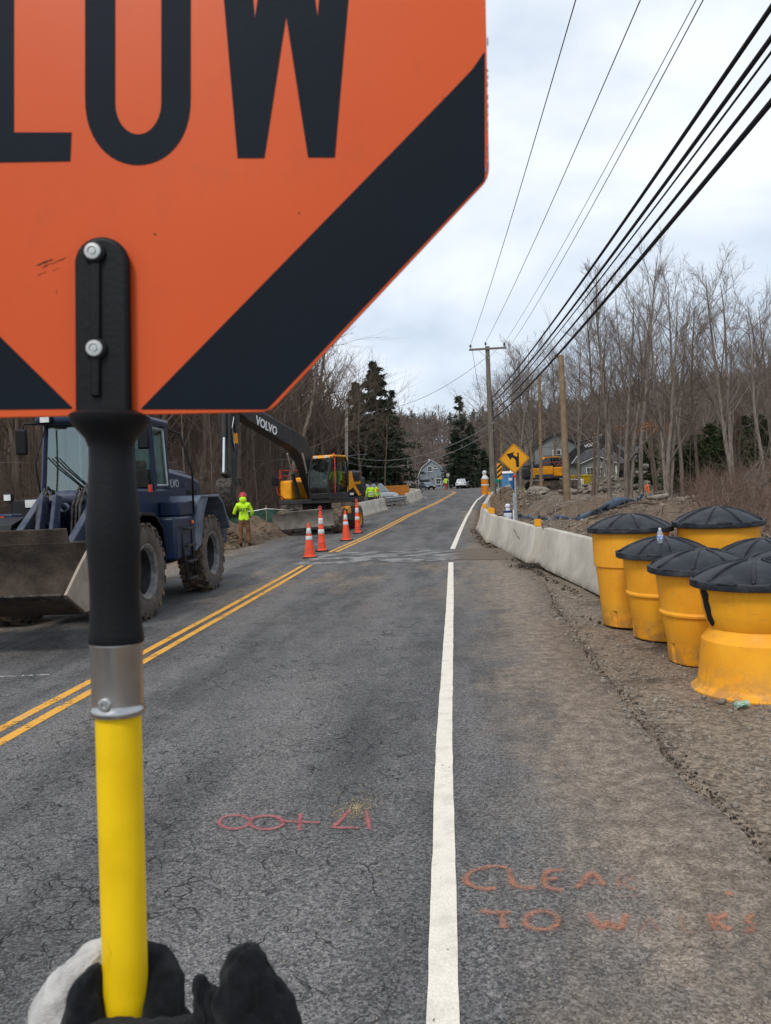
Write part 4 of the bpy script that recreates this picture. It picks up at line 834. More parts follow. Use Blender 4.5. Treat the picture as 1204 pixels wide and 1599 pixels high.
# ================================================================ PEOPLE
hv_m = mat('hi_vis_fabric', (0.55, 0.88, 0.03), .8, var=.12, scale=9, bump=.3, bscale=40)
brown_tr = mat('brown_work_trousers', (0.17, 0.085, 0.045), .95, var=.25, scale=8, bump=.3, bscale=40)
dark_tr = mat('dark_work_trousers', (0.03, 0.03, 0.035), .95, var=.25)
boot_m = mat('brown_boots', (0.07, 0.045, 0.03), .8, var=.3); skin_m = mat('skin', (0.45, 0.27, 0.19), .6, var=.05)
hat_m = mat('red_hard_hat', (0.45, 0.05, 0.06), .35, var=.1); refl_tape = mat('silver_tape', (0.6, 0.6, 0.58), .4, var=.05)
person_n = 0
def person(loc, rz, label, mats, pose='stand', arms=None, helmet=hat_m, hood=False, stripes=True, vest=False, H=1.76, seat=False):
    t = thing('person', label, 'person', loc, rz); k = H / 1.76
    a = arms or [((-.30, .03, 1.08), (-.30, .14, .86)), ((.30, .03, 1.08), (.30, .14, .86))]
    V = [(0, 0, .97, (.16, .115)), (0, .0, 1.14, (.15, .11)), (0, -.01, 1.32, (.18, .125)), (0, -.01, 1.45, (.14, .09)), (0, .0, 1.53, (.06, .06)), (0, .025, 1.66, (.083, .10)), (0, .02, 1.74, (.06, .075))]
    E = [(0, 1), (1, 2), (2, 3), (3, 4), (4, 5), (5, 6)]
    for s, (el, ha) in zip((-1, 1), a):
        b = len(V); V += [(s * .185, -.01, 1.43, .075), (*el, .058), (*ha, .043), ((ha[0] + (ha[0] - el[0]) * .32), ha[1] + (ha[1] - el[1]) * .32, ha[2] + (ha[2] - el[2]) * .32, .040)]
        E += [(3, b), (b, b + 1), (b + 1, b + 2), (b + 2, b + 3)]
        b = len(V)
        if seat: V += [(s * .11, .05, .92, .10), (s * .14, .48, .95, .08), (s * .14, .55, .52, .06), (s * .14, .66, .48, .05)]
        else: V += [(s * .10, 0, .86, .105), (s * .125, .02 + .02 * s, .48, .078), (s * .14, -.01, .12, .060), (s * .15, .14, .05, .048)]
        E += [(0, b), (b, b + 1), (b + 1, b + 2), (b + 2, b + 3)]
    V = [(x * k, y * k, z * k, (tuple(q * k for q in r) if isinstance(r, tuple) else r * k)) for x, y, z, r in V]
    hands = [tuple(c * k for c in a_[1]) for a_ in a]
    def fn(c):
        z = c.z / k
        if z > 1.52: return 2
        for h_ in hands:
            if (c - Vector(h_)).length < .10 * k + .02 and abs(c.x) > .1: return 2
        if seat: return 0 if (z > .95 and c.y < .15) or z > 1.05 else (1 if z > .55 else 3)
        return 0 if (z > .93 or abs(c.x) > .24 * k) else (1 if z > .15 else 3)
    skin('body', V, E, mats, t, 2, disp=.018, dscale=.10, fn=fn)
    if helmet:
        mb = MB(); mb.lathe([(.145 * k, 1.70 * k), (.148 * k, 1.71 * k), (.122 * k, 1.722 * k), (.118 * k, 1.77 * k), (.095 * k, 1.82 * k), (.05 * k, 1.85 * k), (.0001, 1.857 * k)], 20, (0, .02, 0)); mb.obj('hard_hat', helmet, t, True)
    if hood:
        mb = MB(); mb.ball((0, -.035, 1.60 * k), (.125, .125, .14), 14, 9); mb.obj('hood', mats[0], t, True)
    if stripes:
        for z in (1.06, 1.22):
            mb = MB(); r = [.178, .138] if z < 1.1 else [.185, .14]; n = 20
            mb.loft([[((r[0] + q) * k * math.cos(2 * PI * j / n), -.005 + (r[1] + q) * k * math.sin(2 * PI * j / n), (z + dz) * k) for j in range(n)] for dz, q in ((-.028, .0), (-.022, .012), (.022, .012), (.028, .0))]); mb.obj('reflective_band', refl_tape, t, True)
    return t
p = gp((383, 853)); w1 = person((p.x, p.y, gz(p.x, p.y)), math.radians(14), 'worker seen from behind in a lime hooded sweatshirt, brown trousers and red hard hat', [hv_m, brown_tr, skin_m, boot_m], arms=[((-.33, .08, 1.14), (-.27, .34, 1.22)), ((.29, .04, 1.14), (.22, .22, 1.00))], hood=True, stripes=False, H=1.80)
text_obj('back_print', 'JETT', .135, sgn_b, w1, frame((0.01, -.175, 1.28), (1, 0, 0), (0, .05, 1)), ext=.006, bold=.006, sx=1.15)
pk = mat('dark_pack', (0.03, 0.03, 0.03), .9)
p = ymap((580, 797), 48.5); w2 = person((p.x, p.y, zr(p.y)), .3, 'worker in a lime safety vest standing with his back turned, left of a pair', [hv_m, dark_tr, skin_m, boot_m], helmet=pk, H=1.78)
p = ymap((590, 797), 50); w3 = person((p.x, p.y, zr(p.y)), -1.9, 'worker in lime and orange high visibility jacket, right of a pair', [hv_m, dark_tr, skin_m, boot_m], helmet=pk, H=1.74)
mb = MB(); mb.box((0, .0, 1.30), (.33, .27, .22)); mb.obj('orange_panel', mat('orange_vest', (.75, .22, .02), .8), w3, bevel=.05)
p = gp((697, 765.3)); fl = person((p.x, p.y, p.z), PI + .1, 'distant flagger in a lime vest and red trousers holding a round-looking sign', [hv_m, M_['red'], skin_m, boot_m], arms=[((-.36, .14, 1.22), (-.30, .36, 1.30)), ((.30, .05, 1.1), (.26, .2, .95))], helmet=pk, stripes=False, H=1.80)
fp = thing('slow_paddle', 'distant pale sign paddle held up by the flagger', 'paddle sign', (p.x + .30, p.y - .42, p.z), 0)
mb = MB(); mb.cyl((0, 0, .1), (0, 0, 2.0), .016); mb.obj('pole', M_['white'], fp)
mb = MB(); mb.prism([(.23 * 1.08 * math.cos(math.radians(22.5 + 45 * k)), 2.06 + .23 * 1.08 * math.sin(math.radians(22.5 + 45 * k))) for k in range(8)], -.02, -.012, 'XZ'); mb.obj('sign_panel', mat('faded_sign', (.5, .47, .5), .5), fp)
mb = MB(); mb.box((0, -.023, 2.07), (.20, .004, .09)); mb.obj('legend', mat('faded_print', (.33, .25, .30), .5), fp)

exy_ = mat('yellow_rim_paint', (0.70, 0.28, 0.012), .5, var=.2, scale=6)
# ================================================================ WHEELS
def tyre_mb(R_, W_, lugs=True, n=44):
    mb = MB(); w = W_ / 2
    mb.lathe([(R_ * .56, -w * .80), (R_ * .62, -w * .95), (R_ * .80, -w), (R_ * .93, -w * .93), (R_ * .972, -w * .72), (R_ * .975, 0), (R_ * .972, w * .72), (R_ * .93, w * .93), (R_ * .80, w), (R_ * .62, w * .95), (R_ * .56, w * .80)], n, axis='X', mi=0)
    mb.f = [f for f in mb.f if len(f) == 4]; mb.m = [1 if (i // n) in (0, 1, 2, 7, 8, 9) else 0 for i in range(len(mb.f))]
    return mb
def wheel(parent, c, R_, W_, rim_m, side=1, lugs=22, name='wheel'):
    mb = tyre_mb(R_, W_); o = mb.obj(name, [M_['tyre'], M_['tyre_side']], parent, 40); o.location = c
    if lugs:
        mb = MB(); w = W_ / 2
        for k in range(lugs):
            for s in (-1, 1):
                a = 2 * PI * (k + (.5 if s > 0 else 0)) / lugs
                for (x, da, rr) in ((.02, 0.0, 1.0),):
                    M0 = Matrix.Rotation(a, 4, 'X') @ Matrix.Translation((s * w * .50, R_ * .045, R_ * .985)) @ Matrix.Rotation(s * .55, 4, 'Z')
                    mb.box((0, 0, 0), (w * .98, R_ * .12, R_ * .055), M=M0, top=(.92, .75))
                    M0 = Matrix.Rotation(a, 4, 'X') @ Matrix.Translation((s * w * .965, R_ * .0, R_ * .915))
                    mb.box((0, 0, 0), (w * .07, R_ * .11, R_ * .13), M=M0, top=(.8, .8))
        mb.obj('tread', M_['tyre'], o)
    mb = MB(); w = W_ / 2 * side
    mb.lathe([(R_ * .565, w * .84), (R_ * .585, w * .90), (R_ * .56, w * .92), (R_ * .50, w * .80), (R_ * .47, w * .55)], 36, axis='X'); mb.f = mb.f[:-2]; mb.m = mb.m[:-2]; mb.obj('rim', rim_m, o, 35)
    mb = MB(); mb.lathe([(R_ * .475, w * .56), (R_ * .43, w * .10), (R_ * .22, w * .02), (R_ * .21, w * .28), (R_ * .13, w * .34), (.0001, w * .34)], 36, axis='X'); mb.f = [f for f in mb.f if len(f) == 4]; mb.m = [0] * len(mb.f); mb.obj('hub', M_['iron'] if rim_m is not exy_ else exy_, o, 35)
    mb = MB()
    for k in range(10):
        a = 2 * PI * k / 10; mb.lathe([(.018, w * .05), (.018, w * .14), (.0001, w * .145)], 8, (0, R_ * .3 * math.sin(a), R_ * .3 * math.cos(a)), 'X')
    mb.obj('wheel_nuts', M_['grime'], o)
    mb = MB(); mb.cyl((-w * .5, 0, 0), (-w * 1.6, 0, 0), R_ * .25); mb.obj('axle', M_['grime'], o)
    return o

# ================================================================ BLUE WHEEL LOADER
blue_m = mat('navy_machine_paint', (0.008, 0.022, 0.066), .36, var=.15, scale=2.2, col2=(0.017, 0.026, 0.046), thr=(.32, .72))
armb_m = mat('scuffed_blue_paint', (0.018, 0.03, 0.07), .4, scale=5, col2=(0.07, 0.078, 0.10), thr=(.4, .7))
fender_m = mat('scuffed_fender_paint', (0.03, 0.05, 0.095), .42, scale=2.5, col2=(0.15, 0.18, 0.23), thr=(.35, .7))
bucket_m = mat('muddy_bucket_steel', (0.088, 0.066, 0.050), .95, scale=4, col2=(0.035, 0.027, 0.022), thr=(.35, .7), bump=.5, bscale=24)
bside_m = mat('skylit_bucket_side', (0.30, 0.25, 0.20), .85, var=.2, scale=3, bump=.2)  # lighter tan puts the skylight on the side plates into their colour
rimg = mat('dusty_grey_rim', (0.19, 0.18, 0.17), .7, var=.3, scale=9)
ld = thing('wheel_loader', 'dark blue wheel loader with a raised muddy bucket, parked facing the camera', 'wheel loader', (-5.93, 13.1, 0.0), math.radians(180.6))
for sx in (-1, 1):
    for y in (1.66, -1.70):
        wheel(ld, (sx * .95, y, .73), .75, .50, rimg, sx, 20)
def bx(name, c, d, m, parent=ld, bev=.02, top=(1, 1), rot=None, seg=2):
    mb = MB(); mb.box(c, d, top=top, rot=rot); return mb.obj(name, m, parent, bevel=bev, seg=seg)
bx('rear_frame', (0, -1.55, .88), (1.0, 2.9, .55), M_['iron']); bx('front_frame', (0, 1.5, .92), (.95, 1.5, .7), M_['iron'])
bx('counterweight', (0, -3.02, 1.12), (2.1, .42, .62), blue_m, bev=.08, seg=3)
hood = MB(); hp = [(-.45, 1.3), (-.45, 2.42), (-1.2, 2.40), (-2.45, 2.30), (-2.85, 2.20), (-3.02, 1.98), (-3.06, 1.3)]
hood.prism(hp, -.60, .60, 'YZ'); hb = hood.obj('hood', blue_m, ld, bevel=.09, seg=4)
mb = MB(); mb.box((0, -1.5, 2.395), (.9, 1.9, .05), rot=(.05, 0, 0)); mb.obj('hood_top', mat('grey_hood_top', (.13, .14, .15), .5), hb, bevel=.02)
for k in range(6): bx('louvre', (-.608, -2.05 - .10 * k, 1.75), (.016, .05, .5), M_['iron'], hb, .004)
text_obj('lettering', 'VOLVO', .21, mat('faded_grey_print', (.34, .34, .35), .6), hb, frame((-.605, -1.15, 2.12), (0, -1, 0), (0, 0, 1)), ext=.003, bold=.006, sx=1.15)
text_obj('lettering', 'L70C', .15, mat('dark_print', (.09, .09, .10), .6), hb, frame((-.605, -1.90, 2.08), (0, -1, 0), (0, 0, 1)), ext=.003, sx=1.1)
# rear fenders
for s in (-1, 1):
    mb = MB(); prof = [(-.62, 1.40), (-.78, 1.76), (-.98, 1.88), (-2.10, 1.88), (-2.42, 1.74), (-2.86, 1.22)]; t_ = .045; inn = [(y * .985 - .01, z - t_ - (0.02 if i in (0, 5) else 0)) for i, (y, z) in enumerate(prof)]
    mb.prism(prof + inn[::-1], s * .60, s * 1.22, 'YZ'); mb.obj('rear_fender', fender_m, ld, bevel=.02)
    mb = MB(); mb.prism([(-.62, 1.40), (-.78, 1.76), (-.98, 1.87), (-1.55, 1.87), (-1.22, 1.55), (-.95, .95), (-.62, .85)], s * 1.10, s * 1.20, 'YZ'); mb.obj('fender_side', fender_m, ld, bevel=.02)
    mb = MB(); prof = [(2.38, 1.22), (2.18, 1.55), (1.8, 1.66), (1.3, 1.62), (1.02, 1.42), (.90, 1.0)]; inn = [(y * .99, z - .05) for y, z in prof]
    mb.prism(prof + inn[::-1], s * .66, s * 1.20, 'YZ'); mb.obj('front_fender', M_['black_plastic'], ld, bevel=.015)
    bx('tank', (s * .98, -.10, 1.15), (.42, .95, .75), blue_m, bev=.05); bx('lower_panel', (s * 1.0, -.28, 1.66), (.36, .8, .26), blue_m, bev=.03)
    for k, z in enumerate((.42, .72, 1.0, 1.3)): bx('step', (s * 1.22, -.18, z), (.14, .46, .04), M_['iron'], bev=.006)
    for y in (-.42, .06):
        mb = MB(); mb.cyl((s * 1.24, y, .40), (s * 1.18, y, 1.36), .022, n=8); mb.obj('ladder_rail', M_['iron'], ld, True)
    mb = MB(); mb.tube([(s * 1.18, -.62, 1.55), (s * 1.20, -.62, 2.3), (s * 1.02, -.55, 3.02), (s * .84, -.5, 3.08)], .02, 8); mb.obj('grab_rail', M_['black_plastic'], ld, True)
    bx('side_marker', (s * 1.21, -.45, 1.40), (.03, .09, .06), M_['amber'], bev=.008); bx('tail_lamp', (s * .88, -3.24, 1.3), (.2, .03, .12), M_['red'], bev=.008)
    if s < 0: bx('indicator', (s * 1.02, .98, 2.02), (.05, .08, .12), M_['red'], bev=.01)
# cab
cab = MB(); cab.box((0, .28, 1.72), (1.62, 1.55, .62)); cb = cab.obj('cab', blue_m, ld, bevel=.05, seg=3)
roof = MB(); roof.box((0, .25, 3.20), (1.62, 1.75, .15)); roof.obj('roof', blue_m, cb, bevel=.06, seg=3)
pil = [(-.76, 1.02, 2.0, -.72, .90, 3.15), (.76, 1.02, 2.0, .72, .90, 3.15), (-.78, -.45, 2.0, -.74, -.45, 3.15), (.78, -.45, 2.0, .74, -.45, 3.15), (-.80, .22, 2.0, -.76, .22, 3.15), (.80, .22, 2.0, .76, .22, 3.15)]
for x0, y0, z0, x1, y1, z1 in pil:
    mb = MB(); mb.tube([(x0, y0, z0), (x1, y1, z1)], .055, 4, twist=.5); mb.obj('pillar', blue_m, cb, bevel=.01)
cabglass = clear_glass('cab_glass', (.68, .80, .80), .14)
def pane(name, quad, parent, m=None, th=.008, fr=None):
    q = [Vector(p) for p in quad]; n = (q[1] - q[0]).cross(q[3] - q[0]).normalized() * th
    mb = MB(); mb.add([*q, *[p + n for p in q]], [(3, 2, 1, 0), (4, 5, 6, 7), (0, 1, 5, 4), (1, 2, 6, 5), (2, 3, 7, 6), (3, 0, 4, 7)]); o = mb.obj(name, m or cabglass, parent)
    if fr:
        c = sum(q, Vector()) / 4; mb = MB(); n2 = n.normalized()
        for a, b in zip(q, q[1:] + q[:1]): mb.tube([a + n * 1.2, b + n * 1.2], fr, 4, twist=.5)
        mb.obj('window_frame', M_['galv'] if fr > .012 else M_['rubber'], o)
    return o
pane('windscreen', [(.72, 1.03, 2.03), (-.72, 1.03, 2.03), (-.68, .92, 3.12), (.68, .92, 3.12)], cb, fr=.012)
for s in (-1, 1):
    pane('side_window', [(s * .80, .98, 2.05), (s * .80, .27, 2.05), (s * .76, .27, 3.1), (s * .74, .9, 3.1)][::s], cb)
    pane('side_window', [(s * .81, .16, 2.08), (s * .81, -.38, 2.08), (s * .77, -.38, 3.08), (s * .77, .16, 3.08)][::s], cb, fr=.026)
pane('rear_window', [(-.7, -.47, 2.1), (.7, -.47, 2.1), (.68, -.47, 3.08), (-.68, -.47, 3.08)], cb)
mb = MB(); mb.box((0, -.1, 2.2), (.5, .12, .75)); mb.box((0, .1, 1.95), (.5, .5, .14)); mb.obj('driver_seat', M_['rubber'], cb, bevel=.05)
mb = MB(); mb.tube([(.2 * math.cos(a), .55 + .1 * math.sin(a), 2.22 + .17 * math.sin(a)) for a in np.linspace(0, 2 * PI, 20)], .018, 6); mb.obj('steering_wheel', M_['black_plastic'], cb, True)
mb = MB(); mb.box((0, .78, 2.05), (.9, .22, .18)); mb.obj('dashboard', M_['black_plastic'], cb, bevel=.05)
for k in (0, 1):
    mb = MB(); mb.tube([(-.05 + .1 * k, 1.07, 2.06), (.35 + .12 * k, 1.07, 2.42), (.52 + .12 * k, 1.05, 2.60)], .012, 6); mb.obj('wiper', M_['black_plastic'], cb, True)
mb = MB(); mb.box((0, 1.08, 1.98), (1.3, .16, .08)); mb.obj('cowl', blue_m, cb, bevel=.03)
for s in (-1, 1):
    mb = MB(); mb.tube([(s * .70, .95, 3.14), (s * .98, 1.12, 3.16), (s * 1.0, 1.14, 3.0)], .016, 6); mr = mb.obj('mirror_arm', M_['black_plastic'], cb, True)
    mb = MB(); mb.box((s * 1.02, 1.15, 2.86), (.20, .07, .42)); mb.obj('mirror', M_['black_plastic'], mr, bevel=.04, seg=3)
    mb = MB(); mb.box((s * .58, 1.14, 3.20), (.20, .12, .13)); wl = mb.obj('work_lamp', M_['black_plastic'], cb, bevel=.02); mb = MB(); mb.box((s * .58, 1.205, 3.20), (.15, .012, .09)); mb.obj('lens', M_['lens'], wl)
    mb = MB(); mb.tube([(s * .66, 1.28, 1.9), (s * .70, 1.35, 2.5), (s * .62, 1.1, 3.1)], .014, 6); mb.obj('hose', M_['rubber'], cb, True)
# lifting arms, cross tube, tilt linkage, bucket
for s in (-1, 1):
    mb = MB(); mb.prism([(1.10, 1.98), (1.38, 2.06), (1.72, 1.94), (3.05, 1.0), (3.24, .78), (3.22, .58), (3.05, .62), (2.85, .80), (1.70, 1.52), (1.12, 1.74)], s * .44 - .055, s * .44 + .055, 'YZ'); mb.obj('lift_arm', armb_m, ld, bevel=.012)
    mb = MB(); mb.tube([(s * .42, 1.2, .95), (s * .42, 2.0, 1.12)], .075, 12); mb.tube([(s * .42, 2.0, 1.12), (s * .42, 2.55, 1.22)], .04, 10); mb.obj('lift_cylinder', armb_m, ld, 40)
    mb = MB(); mb.box((s * .66, 1.55, 1.86), (.24, .10, .16)); hl = mb.obj('headlamp', M_['black_plastic'], ld, bevel=.02); mb = MB(); mb.box((s * .66, 1.608, 1.86), (.19, .012, .12)); mb.obj('lens', M_['lens'], hl)
    mb = MB(); mb.prism([(1.0, 1.2), (1.55, 1.25), (1.45, 2.02), (1.12, 2.05), (.95, 1.8)], s * .30 - .05, s * .30 + .05, 'YZ'); mb.obj('tower_plate', blue_m, ld, bevel=.015)
mb = MB(); mb.cyl((-.5, 1.55, 1.92), (.5, 1.55, 1.92), .11, n=20); mb.obj('cross_tube', armb_m, ld, 40)
mb = MB(); mb.cyl((-.5, 2.55, 1.22), (.5, 2.55, 1.22), .085, n=16); mb.obj('cross_tube', armb_m, ld, 40)
for x in (-.10, .10):
    mb = MB(); mb.prism([(2.15, 1.95), (2.32, 1.98), (2.55, 1.3), (2.75, .85), (2.62, .8), (2.36, 1.25)], x - .03, x + .03, 'YZ'); mb.obj('bell_crank', armb_m, ld, bevel=.012)
mb = MB(); mb.tube([(0, 1.25, 1.55), (0, 1.85, 1.78)], .075, 12); mb.tube([(0, 1.85, 1.78), (0, 2.22, 1.93)], .042, 10); mb.obj('tilt_cylinder', armb_m, ld, 40)
for i, (x, dz) in enumerate(((.22, 0), (.28, .05), (.34, .02), (-.22, .03), (-.28, 0), (-.34, .06))):
    mb = MB(); mb.tube([(x, 1.45, 1.45), (x, 1.55, 1.85 + dz), (x * .98, 1.78, 2.05 + dz), (x * .97, 2.02, 1.80), (x, 2.12, 1.35), (x, 2.5, 1.18)], .018, 8); mb.obj('hydraulic_hose', M_['grime'], ld, True)
bp_ = [(4.36, .72), (3.86, .44), (3.58, .46), (3.36, .60), (3.27, .82), (3.30, 1.08), (3.42, 1.34)]
def off(poly, d):
    out = []
    for i, (y, z) in enumerate(poly):
        a = Vector(poly[max(i - 1, 0)]); b = Vector(poly[min(i + 1, len(poly) - 1)]); t_ = (b - a).normalized(); out.append((y + t_.y * d, z - t_.x * d))
    return out
mb = MB(); mb.prism(bp_ + off(bp_, .035)[::-1], -1.20, 1.28, 'YZ'); bk = mb.obj('bucket', bucket_m, ld, bevel=.006)
for s in (-1, 1):
    mb = MB(); mb.prism([(4.33, .745), (3.86, .46), (3.58, .48), (3.38, .62), (3.29, .83), (3.32, 1.08), (3.46, 1.34), (3.60, 1.30), (3.95, 1.05)], s * 1.235 + .04, s * 1.275 + .04, 'YZ'); mb.obj('bucket_side', bside_m, bk, bevel=.006)
mb = MB(); mb.box((.04, 4.37, .728), (2.54, .16, .03), rot=(.51, 0, 0)); mb.obj('cutting_edge', M_['grime'], bk, bevel=.004)
mb = MB(); mb.box((.10, 3.46, 1.42), (1.9, .03, .20), rot=(-.3, 0, 0)); mb.obj('spill_guard', bucket_m, bk, bevel=.008)

# small dark-blue machine at the frame edge
tr = thing('blue_machine', 'dark blue machine with a square lamp, cut off at the left frame edge', 'machine', (-10.02, 16.4, gz(-10, 16.4)), math.radians(180))
for y in (.9, -.9): wheel(tr, (-.62, y, .45), .47, .32, rimg, -1, 16); wheel(tr, (.62, y, .45), .47, .32, rimg, 1, 16)
bx('body', (0, 0, .95), (1.2, 2.6, .55), blue_m, tr, .08); bx('fender', (-.62, .9, 1.08), (.5, 1.2, .10), fender_m, tr, .05); bx('fender', (.62, .9, 1.08), (.5, 1.2, .10), fender_m, tr, .05)
bx('console', (-.3, .4, 1.42), (.5, .4, .5), blue_m, tr, .04); bx('seat', (0, -.5, 1.35), (.5, .5, .18), M_['rubber'], tr, .05); bx('seat_back', (0, -.72, 1.7), (.5, .12, .55), M_['rubber'], tr, .05)
bx('lamp_post', (-.42, .45, 1.85), (.06, .06, .5), M_['iron'], tr, .006); lb = bx('lamp', (-.42, .5, 2.02), (.20, .10, .18), M_['black_plastic'], tr, .02); bx('lens', (-.42, .557, 2.02), (.15, .01, .13), M_['lens'], lb, 0)
bx('indicator', (-.30, .61, 1.5), (.12, .03, .24), M_['red'], tr, .01)
for k in range(4): bx('louvre', (-.14, .612, 1.36 + .07 * k), (.14, .02, .03), M_['iron'], tr, .004)

# ================================================================ EXCAVATORS
exy = mat('yellow_machine_paint', (0.82, 0.33, 0.012), .42, var=.12, scale=3); exk = mat('charcoal_machine_paint', (0.020, 0.021, 0.023), .5, scale=4, col2=(0.045, 0.042, 0.04), thr=(.4, .75))
letter_w = mat('white_print', (.78, .78, .76), .5, var=.03); blade_m = mat('worn_blade_steel', (0.22, 0.195, 0.165), .7, scale=3, col2=(0.12, 0.10, 0.085), thr=(.35, .7), bump=.2)
def excavator_upper(t, deck, boom, stick, bucket, bw=.46, text_at=None, text_size=.5, rad=1.05):
    P = lambda name, c, d, m, par=t, bev=.03, **k: bx(name, (c[0], c[1], c[2] + deck), d, m, par, bev, **k)
    P('deck', (0, -.55, .10), (2.46, 3.4, .20), exk, bev=.03)
    P('engine_housing', (0.05, -1.75, .78), (2.30, 1.15, 1.14), exk, bev=.10, seg=3)
    P('counterweight', (0, -2.42, .60), (2.42, .42, .95), exk, bev=.16, seg=4)
    P('tool_box', (.93, .45, .60), (.56, 1.15, .82), exy, bev=.10, seg=3); P('fuel_tank', (.93, -.62, .66), (.56, .92, .94), exy, bev=.06)
    P('stripe_panel', (0.05, -1.75, .82), (2.33, .95, .16), exy, bev=.02)
    mb = MB(); mb.prism([(-.45, .42 + deck), (-.78, 1.28 + deck), (-1.02, 1.30 + deck), (-1.18, .80 + deck), (-1.95, .25 + deck), (-1.62, .23 + deck), (-1.1, .62 + deck)], -1.245, -1.205, 'YZ'); mb.obj('side_panel', exy, t, bevel=.008)
    P('badge', (-1.222, -.95, .33), (.012, .40, .10), letter_w, bev=0)
    for k in range(5): P('louvre', (-1.16, -1.45 - .12 * k, 1.0), (.02, .05, .3), M_['iron'], bev=.004)
    # cab on the operator's left
    cx_, w_ = -.80, .46
    sil = [(-.52, .18), (1.22, .18), (1.36, .75), (1.30, 1.15), (.98, 1.88), (.80, 1.93), (-.40, 1.93), (-.56, 1.72), (-.60, .9)]
    base = [(-.52, .18), (1.22, .18), (1.30, .42), (-.55, .42)]
    mb = MB(); mb.prism([(y, z + deck) for y, z in base], cx_ - w_, cx_ + w_, 'YZ'); cbb = mb.obj('cab', exk, t, bevel=.03)
    mb = MB(); mb.prism([(y, z + deck) for y, z in [(1.0, 1.86), (.82, 1.98), (-.42, 1.98), (-.60, 1.76), (-.55, 1.72), (-.40, 1.90), (.80, 1.90), (.95, 1.82)]], cx_ - w_ - .01, cx_ + w_ + .01, 'YZ'); mb.obj('roof', exy, cbb, bevel=.02)
    for s in (-1, 1):
        x = cx_ + s * w_
        mb = MB(); k = [(y, z + deck) for y, z in sil]; mb.tube([(x - s * .03, y, z) for y, z in k + k[:1]], .042, 4, twist=.5); mb.obj('cab_frame', exk, cbb)
        mb = MB(); mb.tube([(x - s * .03, .42, .3 + deck), (x - s * .03, .38, 1.9 + deck)], .04, 4, twist=.5); mb.obj('pillar', exk, cbb)
        mb = MB(); mb.prism([(y, z + deck) for y, z in [(-.50, .42), (1.26, .42), (1.33, .75), (1.27, 1.14), (.96, 1.85), (-.42, 1.88), (-.56, 1.7)]], x - s * .035, x - s * .025, 'YZ'); mb.obj('side_window', M_['exg'], cbb)
    mb = MB(); mb.add([(cx_ - .42, 1.32, .45 + deck), (cx_ + .42, 1.32, .45 + deck), (cx_ + .42, 1.345, .75 + deck), (cx_ - .42, 1.345, .75 + deck), (cx_ + .42, 1.29, 1.15 + deck), (cx_ - .42, 1.29, 1.15 + deck), (cx_ + .42, .99, 1.86 + deck), (cx_ - .42, .99, 1.86 + deck)], [(0, 1, 2, 3), (3, 2, 4, 5), (5, 4, 6, 7)]); mb.obj('windscreen', M_['exg'], cbb, True)
    mb = MB(); mb.box((cx_, -.52, .85 + deck), (.5, .10, .8)); mb.box((cx_, -.2, .48 + deck), (.5, .5, .2)); mb.obj('seat', M_['rubber'], cbb, bevel=.04)
    for x in (cx_ - .3, cx_ + .3):
        mb = MB(); mb.cyl((x, .55, .4 + deck), (x, .62, .85 + deck), .03); mb.obj('lever', M_['black_plastic'], cbb, True)
    mb = MB(); mb.tube([(cx_ - .49, .90, .32 + deck), (cx_ - .52, .88, .5 + deck), (cx_ - .52, .80, 1.75 + deck), (cx_ - .49, .78, 1.86 + deck)], .026, 8); mb.obj('grab_rail', M_['red'], t, True)
    for y0, y1, z1 in ((.95, -.95, 1.45), (.95, .15, 1.22)):
        mb = MB(); mb.tube([(1.18, y0, .95 + deck), (1.18, y0, z1 + deck), (1.18, y1, z1 + deck), (1.18, y1, 1.1 + deck)], .026, 8); mb.obj('guard_rail', M_['red'], t, True)
    mb = MB(); mb.tube([(.95, 1.0, .2 + deck), (1.25, 1.12, .5 + deck), (1.28, 1.15, 1.1 + deck), (1.0, 1.1, 1.15 + deck)], .024, 8); mb.obj('guard_rail', M_['red'], t, True)
    mb = MB(); mb.box((1.28, 1.2, 1.0 + deck), (.26, .08, .36)); mb.obj('mirror', M_['black_plastic'], t, bevel=.03)
    mb = MB(); mb.lathe([(.05, 1.98 + deck), (.05, 2.07 + deck), (.03, 2.1 + deck), (.0001, 2.105 + deck)], 14, (cx_, -.2, 0)); mb.obj('beacon', M_['red'], t, True)
    for x in (cx_ - .25, cx_ + .25): P('work_lamp', (x, 1.02, 1.90), (.14, .08, .10), M_['lens'], cbb, .01)
    mb = MB(); mb.cyl((.5, -1.7, 1.3 + deck), (.5, -1.7, 1.62 + deck), .06); mb.obj('exhaust', M_['iron'], t, True)
    # boom, stick, linkage, bucket
    bo = MB(); bo.prism(boom, -bw / 2 + .12, bw / 2 + .12, 'YZ'); B = bo.obj('boom', exk, t, bevel=.03)
    so = MB(); so.prism(stick, -.17 + .12, .17 + .12, 'YZ'); S = so.obj('stick', exk, t, bevel=.02)
    return B, S, cbb
M_['exg'] = clear_glass('machine_glass', (.70, .76, .76), .05)
def cyl2(name, a, b, r, parent, x=.12, frac=.55):
    a, b = Vector((x, *a)), Vector((x, *b)); m_ = a.lerp(b, frac); mb = MB(); mb.tube([a, m_], r, 12); c_ = mb.obj(name, exk, parent, 40); mb = MB(); mb.tube([m_, b], r * .55, 10); mb.obj('rod', M_['chrome'], c_, 40); return c_
